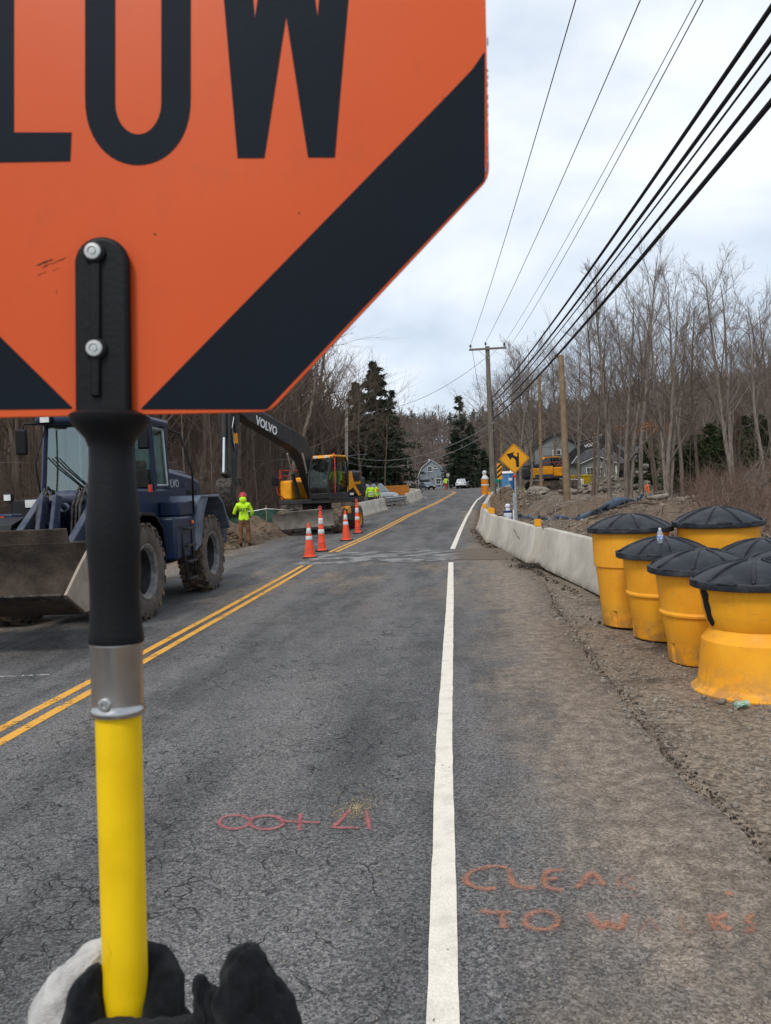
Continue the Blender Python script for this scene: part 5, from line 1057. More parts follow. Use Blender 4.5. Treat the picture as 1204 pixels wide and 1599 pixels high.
# --- wheeled excavator: chassis square to the road, upper slewed towards the dig
EX = Vector((-5.80, 32.4, .10)); sl = math.atan2(.29, -.957)     # forward (-.29,-.957)
ex = thing('wheeled_excavator', 'yellow and charcoal wheeled excavator with a dozer blade, digging beside the road', 'excavator', EX, 0); ex.rotation_euler = (0, -.045, PI + math.atan2(-.29, .957) + .0)
ang = PI - math.atan2(.29, .957)
ex.rotation_euler = (0, .0, ang)
chz = -(ang - PI) - .13                                     # chassis back to square with the road
def in_ch(o): o.rotation_euler.z += chz; o.location = Matrix.Rotation(chz, 3, 'Z') @ (o.location + Vector((-.14, 0, 0))); return o
rimo = exy_
for s in (-1, 1):
    for y in (1.30, -1.30): in_ch(wheel(ex, (s * 1.17, y - .1, .50), .54, .46, rimo, s, 18))
for nm, c_, d_, m in (('chassis', (0, 0, .78), (.95, 3.3, .42), M_['grime']), ('axle', (0, 1.3, .5), (1.8, .22, .22), M_['grime']), ('axle', (0, -1.3, .5), (1.8, .22, .22), M_['grime']), ('step_box', (-1.12, 0, .72), (.36, 1.1, .5), M_['iron']), ('step_box', (1.12, 0, .72), (.36, 1.1, .5), M_['iron']), ('locker', (-1.16, .1, .92), (.32, .5, .3), exy), ('outrigger', (0, -2.0, .7), (2.3, .25, .5), M_['grime']), ('blade_bracket', (.35, 1.95, .62), (.12, .6, .35), M_['grime']), ('blade_bracket', (-.35, 1.95, .62), (.12, .6, .35), M_['grime'])):
    in_ch(bx(nm, c_, d_, m, ex, .03))
mb = MB(); mb.cyl((0, 0, .95), (0, 0, 1.28), .62, n=28); mb.obj('slew_ring', M_['grime'], ex, 40)
mb = MB(); bpz = [(2.30, .26), (2.22, .40), (2.20, .62), (2.24, .84), (2.32, .96)]; mb.prism(bpz + [(y + .05, z) for y, z in bpz[::-1]], -1.28, 1.28, 'YZ'); bl = in_ch(mb.obj('dozer_blade', blade_m, ex, bevel=.008)); bl.rotation_euler.y += .05
mb = MB(); mb.box((0, 2.36, .28), (2.56, .03, .10)); mb.obj('cutting_edge', M_['grime'], bl)
mb = MB(); mb.box((0, 2.20, 1.0), (1.5, .3, .06)); mb.obj('blade_top', blade_m, bl, bevel=.02)
boom = [(-.15, 1.50), (-.22, 2.0), (.35, 3.35), (.95, 3.98), (1.45, 4.16), (2.2, 4.32), (5.3, 5.02), (6.0, 5.10), (6.12, 4.86), (5.9, 4.66), (5.35, 4.44), (2.35, 3.62), (1.75, 3.45), (1.2, 3.0), (.32, 1.72), (.15, 1.45)]
stick = [(5.70, 4.70), (5.82, 5.25), (6.10, 5.42), (6.38, 5.05), (6.46, 4.2), (6.50, 2.36), (6.32, 2.28), (6.12, 2.4), (5.90, 4.1)]
B, S, cbb = excavator_upper(ex, 1.25, boom, stick, None)
tx_ = text_obj('lettering', 'VOLVO', .46, letter_w, B, frame((-.115, 4.05, 4.28), (0, -1, -.24), (0, -.24, 1)), ext=.005, bold=.012, sx=1.0)
cyl2('boom_cylinder', (.75, 1.55), (1.55, 3.35), .085, ex, -.22); cyl2('boom_cylinder', (.75, 1.55), (1.55, 3.35), .085, ex, .46)
cyl2('stick_cylinder', (3.2, 4.62), (5.82, 5.25), .08, B, .12, .6)
cyl2('bucket_cylinder', (6.45, 4.9), (6.72, 2.55), .085, S, .12, .48)
for k, x in enumerate((-.05, .0, .27, .31)):
    mb = MB(); mb.tube([(x, 5.2, 5.08), (x, 5.75, 5.5 + .04 * k), (x - .02, 6.1, 5.1), (x - .05, 6.2, 4.5), (x, 6.15 + .03 * k, 3.9)], .022, 8); mb.obj('hose', M_['rubber'], B, True)
for k in range(3):
    mb = MB(); mb.tube([(-.075 - .012 * k, 6.2, 4.5 - .1 * k), (-.085, 6.36, 4.1), (-.08, 6.3 + .03 * k, 3.6), (-.07, 6.22, 3.3)], .014, 6); mb.obj('hose', M_['white'] if k == 0 else M_['rubber'], S, True)
mb = MB(); mb.box((-.06, 6.12, 3.75), (.012, .22, .36)); mb.obj('warning_plate', exy, S)
mb = MB(); mb.prism([(6.30, 2.42), (6.72, 2.62), (6.78, 2.50), (6.36, 2.28)], .0, .24, 'YZ'); mb.obj('link', M_['grime'], S, bevel=.01)
bk_ = [(6.16, 2.34), (6.66, 2.36), (6.86, 2.05), (6.84, 1.62), (6.60, 1.22), (6.26, 1.02), (6.05, 1.08), (6.30, 1.30), (6.50, 1.65), (6.48, 2.0), (6.1, 2.1)]
mb = MB(); mb.prism(bk_, -.20, .44, 'YZ'); EB = mb.obj('bucket', M_['grime'], ex, bevel=.015)
for k in range(4): bx('tooth', (-.13 + .165 * k, 6.03, 1.0), (.08, .22, .07), M_['grime'], EB, .01, rot=(-.5, 0, 0))
# operator: seated inside the cab, on the seat
op = person((0, 0, 0), 0, 'excavator operator in a lime jacket seated behind the cab glass', [hv_m, dark_tr, skin_m, boot_m], seat=True, helmet=pk, stripes=False, H=1.78, arms=[((-.32, .20, 1.14), (-.26, .55, 1.12)), ((.32, .20, 1.14), (.26, .55, 1.12))])
bpy.context.view_layer.update()
op.matrix_world = Matrix.Translation(EX) @ Matrix.Rotation(ang, 4, 'Z') @ Matrix.Translation((-.82, -.30, 1.25 - .20))

# --- tracked excavator on the cleared lot
p = ymap((862, 761), 70); e2 = thing('tracked_excavator', 'orange-yellow tracked excavator with red rails parked on the cleared lot', 'excavator', (p.x, p.y, gz(p.x, p.y) + .02), math.radians(-82))
def track(x):
    mb = MB(); n = 40; L2, r = 1.75, .42; pts = []
    for k in range(n):
        s = k / n * (4 * L2 + 2 * PI * r)
        if s < 2 * L2: pts.append((-L2 + s, 2 * r, 0))
        elif s < 2 * L2 + PI * r: a = (s - 2 * L2) / r; pts.append((L2 + r * math.sin(a), r + r * math.cos(a), a))
        elif s < 4 * L2 + PI * r: pts.append((L2 - (s - 2 * L2 - PI * r), 0, PI))
        else: a = (s - 4 * L2 - PI * r) / r; pts.append((-L2 - r * math.sin(a), r - r * math.cos(a), PI + a))
    mb.loft([[(x + h, y, z) for y, z, a in pts] for h in (-.27, .27)]); o = mb.obj('track', M_['tyre'], e2)
    mb = MB()
    for y, z, a in pts: mb.box((0, 0, 0), (.60, .14, .035), M=Matrix.Translation((x, y, z)) @ Matrix.Rotation(-a, 4, 'X'))
    mb.obj('track_shoes', M_['grime'], o)
for x in (-1.05, 1.05):
    track(x); 
    for y in np.linspace(-1.4, 1.4, 5):
        mb = MB(); mb.cyl((x - .3, y, .28), (x + .3, y, .28), .16); mb.obj('roller', M_['grime'], e2)
bx('car_body', (0, 0, .55), (1.6, 2.6, .4), M_['grime'], e2); mb = MB(); mb.cyl((0, 0, .7), (0, 0, 1.02), .7, n=28); mb.obj('slew_ring', M_['grime'], e2, 40)
boom2 = [(-.1, 1.6), (.2, 1.9), (1.2, 2.9), (2.2, 3.75), (2.9, 4.05), (4.6, 4.45), (4.9, 4.25), (4.8, 4.0), (3.0, 3.4), (2.1, 2.75), (.7, 1.5), (.2, 1.3)]
stick2 = [(4.4, 4.35), (4.7, 4.75), (5.0, 4.6), (7.3, 2.55), (7.2, 2.3), (6.95, 2.3), (4.7, 4.0)]
B2, S2, _ = excavator_upper(e2, 1.02, boom2, stick2, None, bw=.5)
bx('rear_body', (.55, -1.1, 1.55), (1.4, 1.9, .95), exy, e2, .12); bx('side_skirt', (1.245, -1.0, 1.3), (.03, 1.6, .25), mat('dark_blue_print', (.05, .07, .11), .5), e2, 0)
text_obj('lettering', 'VOLVO', .38, letter_w, B2, frame((.38, 3.6, 3.9), (0, 1, .235), (0, -.235, 1)), ext=.006, bold=.012)
cyl2('boom_cylinder', (1.0, 1.4), (2.3, 3.0), .09, e2, -.25); cyl2('boom_cylinder', (1.0, 1.4), (2.3, 3.0), .09, e2, .5); cyl2('stick_cylinder', (2.6, 4.15), (4.7, 4.75), .09, B2); cyl2('bucket_cylinder', (5.0, 4.75), (6.8, 2.95), .08, S2)
mb = MB(); mb.prism([(6.9, 2.5), (7.4, 2.5), (7.6, 2.1), (7.4, 1.6), (6.9, 1.4), (6.7, 1.55), (7.1, 1.9), (7.1, 2.2)], -.3, .55, 'YZ'); mb.obj('bucket', M_['grime'], e2, bevel=.02)

# ================================================================ CARS
def car(loc, rz, label, col, kind='sedan', group=None):
    pm = mat('car_paint', col, .28, var=.05); pm.node_tree.nodes['Principled BSDF'].inputs['Coat Weight'].default_value = .6
    t = thing('parked_car' if kind != 'pickup' else 'pickup_truck', label, 'car' if kind != 'pickup' else 'truck', loc, rz, group)
    L_, W_ = (4.7, 1.8) if kind == 'sedan' else (4.8, 1.9)
    if kind == 'sedan': bodyp = [(-2.35, .35), (-2.35, .85), (-2.2, .98), (-1.5, 1.02), (.9, .98), (2.0, .82), (2.33, .66), (2.36, .35)]; gh = [(-1.75, 1.0), (-1.05, 1.42), (.15, 1.44), (1.05, .98)]
    elif kind == 'suv': bodyp = [(-2.4, .42), (-2.4, 1.0), (-2.3, 1.12), (-1.2, 1.12), (.9, 1.10), (2.1, .98), (2.38, .8), (2.4, .42)]; gh = [(-2.28, 1.10), (-1.95, 1.68), (.0, 1.74), (.95, 1.10)]
    else: bodyp = [(-2.8, .5), (-2.8, 1.15), (-.8, 1.15), (.9, 1.18), (2.3, 1.12), (2.6, .95), (2.62, .5)]; gh = [(-.85, 1.14), (-.7, 1.85), (.6, 1.88), (1.3, 1.16)]
    mb = MB(); n = len(bodyp); mb.loft([[(x, *p) for p in bodyp] if abs(x) < W_ / 2 - .01 else [(x, p[0] * .975, .35 + (p[1] - .35) * .93 + .02) for p in bodyp] for x in (-W_ / 2, -W_ / 2 + .10, W_ / 2 - .10, W_ / 2)]); b = mb.obj('body', pm, t, bevel=.05, seg=3)
    mb = MB(); k = 1.12
    mb.loft([[(s * (W_ / 2 - .12 - (z - gh[0][1]) * .28), y, z) for y, z in gh] for s in (-1, 1)]); mb.obj('cabin', pm, b, bevel=.06, seg=3)
    zt = max(z for y, z in gh); zb = gh[0][1]
    def wq(p0, p1, q): return tuple(np.array(p0) * (1 - q) + np.array(p1) * q)
    for s in (-1, 1):
        xs = lambda z: s * (W_ / 2 - .12 - (z - gh[0][1]) * .28 + .006)
        mid = (gh[1][0] + gh[2][0]) / 2; z0, z1 = zb + .06, zt - .09
        for a0, a1, c0, c1 in ((gh[0][0] + .38, gh[1][0] + .16, mid - .04, mid - .04), (mid + .04, mid + .04, gh[3][0] - .32, gh[2][0] - .06)):
            mb = MB(); pts = [(xs(z0), a0, z0), (xs(z0), c0, z0), (xs(z1), c1, z1), (xs(z1), a1, z1)]; pts = pts if a0 < c0 else pts
            mb.add([*pts, *[(x - s * .02, y, z) for x, y, z in pts]], [(0, 1, 2, 3), (7, 6, 5, 4), (0, 4, 5, 1), (1, 5, 6, 2), (2, 6, 7, 3), (3, 7, 4, 0)]); mb.obj('side_window', M_['glass'], b)
        bx('mirror', (s * (W_ / 2 + .06), gh[3][0] - .25, zb + .06), (.16, .1, .12), pm, b, .03)
        bx('headlamp', (s * (W_ / 2 - .30), bodyp[-1][0] - .06, bodyp[-2][1] - .05), (.42, .12, .14), M_['lens'], t, .03); bx('tail_lamp', (s * (W_ / 2 - .22), bodyp[0][0] + .03, bodyp[1][1] - .06), (.3, .1, .16), M_['red'], t, .03)
    for (y0, z0), (y1, z1), nm in ((gh[3], gh[2], 'windscreen'), (gh[0], gh[1], 'rear_window')):
        mb = MB(); d = Vector((0, z1 - z0, -(y1 - y0))).normalized(); d = d if d.z > 0 else -d; o_ = d * .012; pts = [(s * (W_ / 2 - .24 - (z - zb) * .28), y, z) for (y, z), s in (((wq((y0, z0), (y1, z1), .1)), -1), ((wq((y0, z0), (y1, z1), .1)), 1), ((wq((y0, z0), (y1, z1), .88)), 1), ((wq((y0, z0), (y1, z1), .88)), -1))]
        pts = [tuple(Vector(p) + o_) for p in pts]; mb.add([*pts, *[tuple(Vector(p) - o_ * 2) for p in pts]], [(0, 1, 2, 3), (7, 6, 5, 4), (0, 4, 5, 1), (1, 5, 6, 2), (2, 6, 7, 3), (3, 7, 4, 0)]); mb.obj(nm, M_['wind'], b)
    bx('bumper', (0, bodyp[-1][0] - .02, .48), (W_ - .1, .12, .22), M_['black_plastic'], t, .04); bx('bumper', (0, bodyp[0][0] + .02, .48), (W_ - .1, .12, .22), M_['black_plastic'], t, .04)
    bx('grille', (0, bodyp[-1][0] + .0, .68), (.8, .05, .16), M_['black_plastic'], t, .02); bx('licence_plate', (0, bodyp[0][0] - .04, .72), (.32, .02, .15), M_['white'], t, 0)
    R_ = .34 if kind == 'sedan' else .38
    for s in (-1, 1):
        for y in (1.42, -1.40): wheel(t, (s * (W_ / 2 - .13), y, R_), R_, .22, M_['galv'], s, 0)
    return t
M_['wind'] = mat('windscreen_glass', (0.10, 0.14, 0.15), .05, var=.05, spec=1.0)
p = ymap((667, 764), 138); car((p.x, p.y, gz(p.x, p.y)), math.radians(200), 'dark blue parked sedan in front of the grey-blue gambrel house', (0.03, 0.05, 0.09))
p = ymap((722, 762), 136); car((p.x, p.y, gz(p.x, p.y)), math.radians(-6), 'pale silver parked car with its rear window facing the road', (0.55, 0.60, 0.62), 'suv')
p = ymap((731, 760.5), 146); car((p.x, p.y, gz(p.x, p.y)), math.radians(-20), 'white parked car right behind the pale silver one', (0.75, 0.75, 0.73), 'sedan')
p = ymap((739, 760), 150); car((p.x, p.y, gz(p.x, p.y)), math.radians(-60), 'white parked car at the right end of the parked row', (0.75, 0.75, 0.73), 'suv')
p = ymap((1183, 750), 52); car((p.x, p.y, gz(p.x, p.y) + .0), math.radians(72), 'dark pickup truck half hidden by trees at the right frame edge', (0.03, 0.032, 0.036), 'pickup')
p = ymap((598, 790), 57.5); car((p.x - .6, p.y, zr(p.y) - .1), math.radians(-150), 'dark silver car parked behind the concrete barrier by the two workers', (0.22, 0.23, 0.25), 'suv')

# ================================================================ HOUSES
def siding(name, col, sc_=9.0):
    g = G(name); n = g.noise(.8, 4); z = g.sep()[2]; c = g.mix(g.step(n, .3, .7), tuple(x * .86 for x in col), col)
    w_ = g.t.nodes.new('ShaderNodeTexWave'); w_.bands_direction = 'Z'; w_.wave_profile = 'SAW'; w_.inputs['Scale'].default_value = sc_ / 3.0; g.link(g.P, w_.inputs['Vector'])
    g.color(g.mix(.25, c, w_.outputs['Color'], 'MULTIPLY')); g.rough(.8); g.bump(w_.outputs['Fac'], .5, .02); return g.m
trim_m = mat('white_trim', (.74, .74, .72), .6, var=.05); roof_m = mat('asphalt_shingle', (.085, .085, .09), .95, var=.3, scale=3, bump=.3, bscale=12)
def window(parent, c, w_, h_, face='S', rows=2, cols=2, n=None):
    # face S: on a wall facing -Y, E: facing +X, W: facing -X
    rz = {'S': 0, 'E': PI / 2, 'W': -PI / 2}[face]; M0 = Matrix.Translation(c) @ Matrix.Rotation(rz, 4, 'Z')
    mb = MB(); t_ = .09
    for x in (-w_ / 2, w_ / 2): mb.box((x, -.03, 0), (t_, .08, h_ + t_), M=M0)
    for z in (-h_ / 2, h_ / 2): mb.box((0, -.028, z), (w_ - t_ - .004, .076, t_), M=M0)
    fr = mb.obj('window', trim_m, parent)
    mb = MB(); mb.box((0, -.012, 0), (w_, .02, h_), M=M0); mb.obj('pane', M_['glass'], fr)
    mb = MB()
    for k in range(1, rows): mb.box((0, -.03, -h_ / 2 + h_ * k / rows), (w_ - t_ - .01, .03, .045), M=M0)
    for k in range(1, cols): mb.box((-w_ / 2 + w_ * k / cols, -.032, 0), (.035, .024, h_ - t_ - .01), M=M0)
    if rows > 1 or cols > 1: mb.obj('sash', trim_m, fr)
    mb = MB(); mb.box((0, -.06, -h_ / 2 - t_ * .8), (w_ + .2, .12, .05), M=M0); mb.obj('sill', trim_m, fr)
    return fr
# gambrel house
blueg = siding('blue_grey_siding', (.30, .345, .39), 22)
gb = ymap((675, 764), 172); Hs = thing('gambrel_house', 'small blue-grey gambrel roofed house with white trim at the road bend', 'house', (gb.x, gb.y, gz(gb.x, gb.y) - .05), math.radians(-3))
gam = [(-3.05, 0), (3.05, 0), (3.05, 2.9), (2.1, 4.9), (.15, 6.35), (-.15, 6.35), (-2.1, 4.9), (-3.05, 2.9)]
mb = MB(); mb.prism(gam, 0, 9, 'XZ'); mb.obj('wall', blueg, Hs)
ro = [(3.25, 2.6), (2.2, 5.0), (0, 6.62), (-2.2, 5.0), (-3.25, 2.6)]; ri = [(x * .965, z - .14) for x, z in ro]
mb = MB(); mb.prism(ro + ri[::-1], -.2, 9.2, 'XZ'); mb.obj('roof', roof_m, Hs)
mb = MB(); ro2 = [(x * 1.005, z + .01) for x, z in ro]; mb.prism(ro2 + [(x * .975, z - .10) for x, z in ro[::-1]], -.28, -.205, 'XZ'); mb.obj('rake_trim', trim_m, Hs)
for x in (-3.0, 3.0):
    mb = MB(); mb.box((x, -.02, 1.4), (.16, .10, 2.8)); mb.obj('corner_board', trim_m, Hs)
window(Hs, (-.35, 0, 4.55), .95, 1.1); window(Hs, (.85, 0, 4.9), .85, .5, rows=1); window(Hs, (1.4, 0, 1.75), 1.0, 1.25)
mb = MB(); mb.cyl((-.6, -.03, .4), (-.6, -.03, 3.9), .035); mb.obj('conduit', M_['grime'], Hs); mb = MB(); mb.cyl((.1, -.14, 2.4), (.1, 0, 2.4), .16); mb.obj('meter', M_['iron'], Hs)
mb = MB(); mb.box((-1.6, -.4, 2.1), (2.0, .8, .35)); mb.obj('awning', mat('dark_awning', (.06, .06, .06), .8), Hs, bevel=.05)
mb = MB(); mb.box((4.7, 4.2, 1.15), (3.3, 4, 2.3)); mb.obj('side_wing', blueg, Hs); mb = MB(); mb.box((4.7, 4.0, 2.42), (3.6, 4.6, .2)); mb.obj('wing_roof', roof_m, Hs); window(Hs, (3.9, 2.2, 1.5), .7, .7, rows=1, cols=1)
mb = MB(); mb.box((-.6, 2, 6.6), (.35, .35, .5)); mb.obj('chimney', trim_m, Hs)
pw = siding('pale_siding', (.50, .51, .50), 14)
mb = MB(); mb.box((-4.2, .8, 1.25), (1.9, 2, 2.5)); mb.prism([(-5.25, 2.3), (-3.1, 2.55), (-3.1, 2.72), (-5.25, 2.47)], -.3, 1.9, 'XZ'); mb.obj('lean_to', pw, Hs)
# grey house behind the lot
grs = siding('weathered_grey_siding', (.31, .33, .325), 16); 
gh_ = ymap((930, 756), 88); H2 = thing('grey_house', 'weathered grey house with white windows behind the tracked excavator', 'house', (gh_.x, gh_.y, gz(gh_.x, gh_.y) - .25), math.radians(-4)); H2.scale = (1, 1, .78)
mb = MB(); mb.box((0.2, 3, 1.6), (10.6, 6, 3.2)); mb.obj('wall', grs, H2)
mb = MB(); mb.prism([(-.45, 3.0), (3.0, 5.1), (6.45, 3.0), (6.45, 3.18), (3.0, 5.3), (-.45, 3.18)], -5.4, 5.9, 'YZ'); mb.obj('roof', roof_m, H2)
for x in (-5.09, 5.49):
    mb = MB(); mb.prism([(.02, 3.15), (3.0, 5.0), (5.98, 3.15)], x - .02, x + .02, 'YZ'); mb.obj('gable', grs, H2)
mb = MB(); mb.prism([(-1.6, .0), (1.9, .0), (1.9, 2.9), (.15, 3.7), (-1.6, 2.9)], -1.0, .4, 'XZ'); mb.obj('front_gable', grs, H2)
mb = MB(); mb.prism([(-1.95, 2.75), (.15, 3.85), (2.25, 2.75), (2.25, 2.92), (.15, 4.03), (-1.95, 2.92)], -1.25, 3, 'XZ'); mb.obj('gable_roof', roof_m, H2)
mb = MB(); mb.prism([(-1.97, 2.80), (.15, 3.90), (2.27, 2.80), (2.27, 2.90), (.15, 4.01), (-1.97, 2.90)], -1.33, -1.255, 'XZ'); mb.obj('rake_trim', trim_m, H2)
window(H2, (-1.0 + .35, -1.0, 1.75), .75, 1.3); window(H2, (.45, -1.0, 1.75), .75, 1.3); window(H2, (-3.6, 0, 1.75), .9, 1.3); window(H2, (4.5, 0, 1.75), .9, 1.3)
mb = MB(); mb.box((2.9, -.03, 1.1), (1.0, .06, 2.2)); mb.obj('door', M_['iron'], H2)
for x in (2.1, 5.4):
    mb = MB(); mb.box((x, -1.3, 1.35), (.14, .14, 2.7)); mb.obj('porch_post', trim_m, H2)
mb = MB(); mb.prism([(-1.5, 2.7), (.05, 3.1), (.05, 3.25), (-1.5, 2.85)], 1.95, 5.6, 'YZ'); mb.obj('porch_roof', roof_m, H2)
mb = MB(); mb.box((-4.0, 4.5, 2.9), (5, 5.5, 5.8)); mb.obj('rear_block', grs, H2); mb = MB(); mb.prism([(-6.9, 5.6), (-4.0, 7.7), (-1.1, 5.6), (-1.1, 5.8), (-4.0, 7.95), (-6.9, 5.8)], 1.4, 7.5, 'XZ'); mb.obj('rear_roof', roof_m, H2)
mb = MB(); mb.prism([(-6.48, 5.75), (-4.0, 7.6), (-1.52, 5.75)], 1.72, 1.76, 'XZ'); mb.obj('rear_gable', grs, H2); window(H2, (-4.0, 1.7, 4.6), .9, 1.3)
# white cottage beyond the workers
wh_s = siding('white_siding', (.66, .66, .64), 16)
wp = ymap((600, 768), 120); H3 = thing('white_cottage', 'white gabled cottage partly hidden behind trees and the excavator', 'house', (wp.x, wp.y, gz(wp.x, wp.y) - .1), math.radians(12))
mb = MB(); mb.prism([(-2.2, 0), (2.2, 0), (2.2, 2.6), (.6, 4.6), (-2.2, 2.2)], 0, 6, 'XZ'); mb.obj('wall', wh_s, H3)
mb = MB(); mb.prism([(-2.5, 1.9), (.6, 4.75), (2.5, 2.4), (2.5, 2.6), (.6, 5.0), (-2.5, 2.1)], -.25, 6.2, 'XZ'); mb.obj('roof', mat('brown_shingle', (.10, .08, .07), .95), H3)
window(H3, (.75, 0, 3.1), .6, .9); window(H3, (-.6, 0, 1.2), .7, .8); mb = MB(); mb.box((3.2, 1.5, .9), (2.2, 3, 1.8)); mb.obj('porch', wh_s, H3, bevel=.05); mb = MB(); mb.box((-1.9, 3, 3.6), (.6, 1.2, 2.0)); mb.obj('dormer', wh_s, H3); mb = MB(); mb.box((-4.6, 1.2, 1.3), (4, 3, 2.2)); mb.obj('annexe', wh_s, H3)
# ================================================================ SITE BITS
pj = ymap((793, 774), 74); t = thing('portable_toilet', 'blue portable toilet with a white roof behind the soil mound', 'portable toilet', (pj.x, pj.y, gz(pj.x, pj.y) - .35), math.radians(-8))
pjb = mat('blue_plastic_wall', (0.02, 0.15, 0.40), .5, var=.12)
bx('cabin', (0, 0, 1.08), (1.15, 1.15, 2.0), pjb, t, .05); bx('base', (0, 0, .06), (1.22, 1.22, .12), M_['black_plastic'], t, .02)
d_ = bx('door', (-.1, -.585, 1.05), (.78, .03, 1.8), mat('pale_blue_door', (.10, .26, .50), .5), t, .015); bx('handle', (.2, -.615, 1.0), (.06, .04, .18), M_['white'], d_, .01); bx('notice', (.34, -.61, 1.55), (.34, .012, .26), M_['white'], t, 0)
mb = MB(); mb.loft([[(s * 1.2 / 2 * a, q * 1.2 / 2 * a, z) for s, q in ((-1, -1), (1, -1), (1, 1), (-1, 1))] for a, z in ((1, 2.08), (1.02, 2.14), (.8, 2.28), (.45, 2.33))]); mb.obj('roof', M_['white'], t, bevel=.03)
mb = MB(); mb.cyl((.35, .35, 2.1), (.35, .35, 2.55), .05); mb.obj('vent_pipe', M_['white'], t, True)
for k in (-.3, 0, .3): bx('wall_rib', (.585, k, 1.1), (.03, .08, 1.7), pjb, t, .008)
# orange drum with a white wrapped bundle
p = ymap((757, 749), 72); zz = gz(p.x, p.y); t = thing('orange_drum', 'orange drum standing behind the far barrier', 'drum', (p.x, p.y, zz)); Hd = p.z - zz
dm_ = mat('orange_drum_plastic', (.78, .26, .02), .5)
mb = MB(); mb.lathe([(.34, 0), (.36, .03)] + [(.345 + .015 * (k % 2), .05 + (Hd - .1) * k / 12) for k in range(13)] + [(.34, Hd)], 28); mb.obj('drum_body', dm_, t, 40)
for z in (.62,):
    mb = MB(); mb.lathe([(.362, Hd * z), (.368, Hd * z + .01), (.368, Hd * z + .12), (.362, Hd * z + .13)], 28); mb.obj('band', M_['white'], t, 40)
tb = thing('white_bundle', 'white wrapped bundle tied on top of the orange drum', 'bundle', (p.x, p.y, p.z + .005))
wm = mat('white_sheeting', (.72, .72, .70), .6, var=.1, bump=.5, bscale=12)
def lump(rings, n=16):
    mb = MB(); mb.loft([[(r * (1 + .16 * math.sin(3 * a + z * 9) + .08 * math.sin(7 * a)) * math.cos(a), r * (1 + .16 * math.sin(3 * a + z * 9)) * math.sin(a), z) for a in [2 * PI * k / n for k in range(n)]] for r, z in rings]); return mb
lump([(.33, 0), (.34, .08), (.28, .2), (.17, .36), (.12, .45), (.18, .56), (.2, .7), (.15, .8), (.04, .85)]).obj('wrap', wm, tb, True); mb = MB(); mb.tube([(.14 * math.cos(a), .14 * math.sin(a), .45) for a in np.linspace(0, 2 * PI, 14)], .02, 6); mb.obj('tie', M_['galv'], tb, True)
# hydrant in a white wrap
p = ymap((793, 795), 31); zz = gz(p.x, p.y); t = thing('pipe_fitting', 'white plastic wrapped pipe fitting with dark blue bands standing behind the barrier', 'pipe', (p.x, p.y, zz - .1))
hm = mat('white_wrap', (.66, .70, .76), .45, var=.15, scale=5, bump=.3); bb = mat('navy_band', (.03, .05, .14), .5)
mb = MB(); mb.lathe([(.15, 0), (.16, .30), (.14, .34), (.14, .44), (.17, .5), (.165, .62), (.12, .7), (.09, .74), (.085, .86), (.11, .88), (.11, .95), (.04, 1.0), (.0001, 1.0)], 24); mb.obj('barrel', hm, t, 40)
for z in (.34, .66):
    mb = MB(); mb.lathe([(.172, z), (.18, z + .01), (.18, z + .07), (.172, z + .08)], 24); mb.obj('band', bb, t, 40)
mb = MB(); mb.cyl((0, -.10, .42), (0, -.27, .40), .085); n_ = mb.obj('nozzle', hm, t, 40); mb = MB(); mb.cyl((0, -.27, .40), (0, -.285, .40), .06); mb.obj('nozzle_cap', bb, n_, 40)
# yellow bin, white tank, pallet rack by the stones
p = ymap((908, 752), 74); t = thing('yellow_skip', 'low yellow steel box standing before the grey house', 'skip', (p.x, p.y, gz(p.x, p.y)), .1)
ys = mat('yellow_skip_paint', (.62, .42, .01), .5); mb = MB(); mb.loft([[(sx * a, sy * b, z) for sx, sy in ((-1, -1), (1, -1), (1, 1), (-1, 1))] for a, b, z in ((1.2, .6, .15), (1.45, .75, 1.0), (1.5, .8, 1.02), (1.5, .8, 1.15), (1.38, .68, 1.15), (1.1, .55, .4))]); mb.obj('box', ys, t, bevel=.02)
for x in (-1.1, 0, 1.1): bx('rib', (x, -.72, .62), (.10, .10, .8), ys, t, .01)
bx('skid', (0, 0, .08), (2.3, .9, .14), M_['grime'], t)
p = ymap((897, 757), 70); t = thing('white_tank', 'white plastic tank on the ground by the stone heap', 'tank', (p.x, p.y, gz(p.x, p.y)), .2)
bx('tank_body', (0, 0, .45), (1.5, .9, .8), M_['white'], t, .14, seg=4); mb = MB(); mb.cyl((.3, 0, .84), (.3, 0, .94), .16); mb.obj('cap', M_['iron'], t, 40); bx('pallet', (0, 0, .04), (1.6, 1.0, .1), M_['grime'], t); bx('hatch', (.2, -.455, .5), (.35, .02, .22), M_['iron'], t, .01)
p = ymap((883, 757), 72); t = thing('pallet_rack', 'grey slatted crate between the excavator and the white tank', 'crate', (p.x, p.y, gz(p.x, p.y)), 0)
for k in range(4): bx('slat', (0, -.3, .15 + .24 * k), (.7, .03, .12), M_['galv'], t, 0)
for x in (-.32, .32):
    for y in (-.27, .27): bx('upright', (x, y, .5), (.07, .05, 1.0), M_['galv'], t, 0)
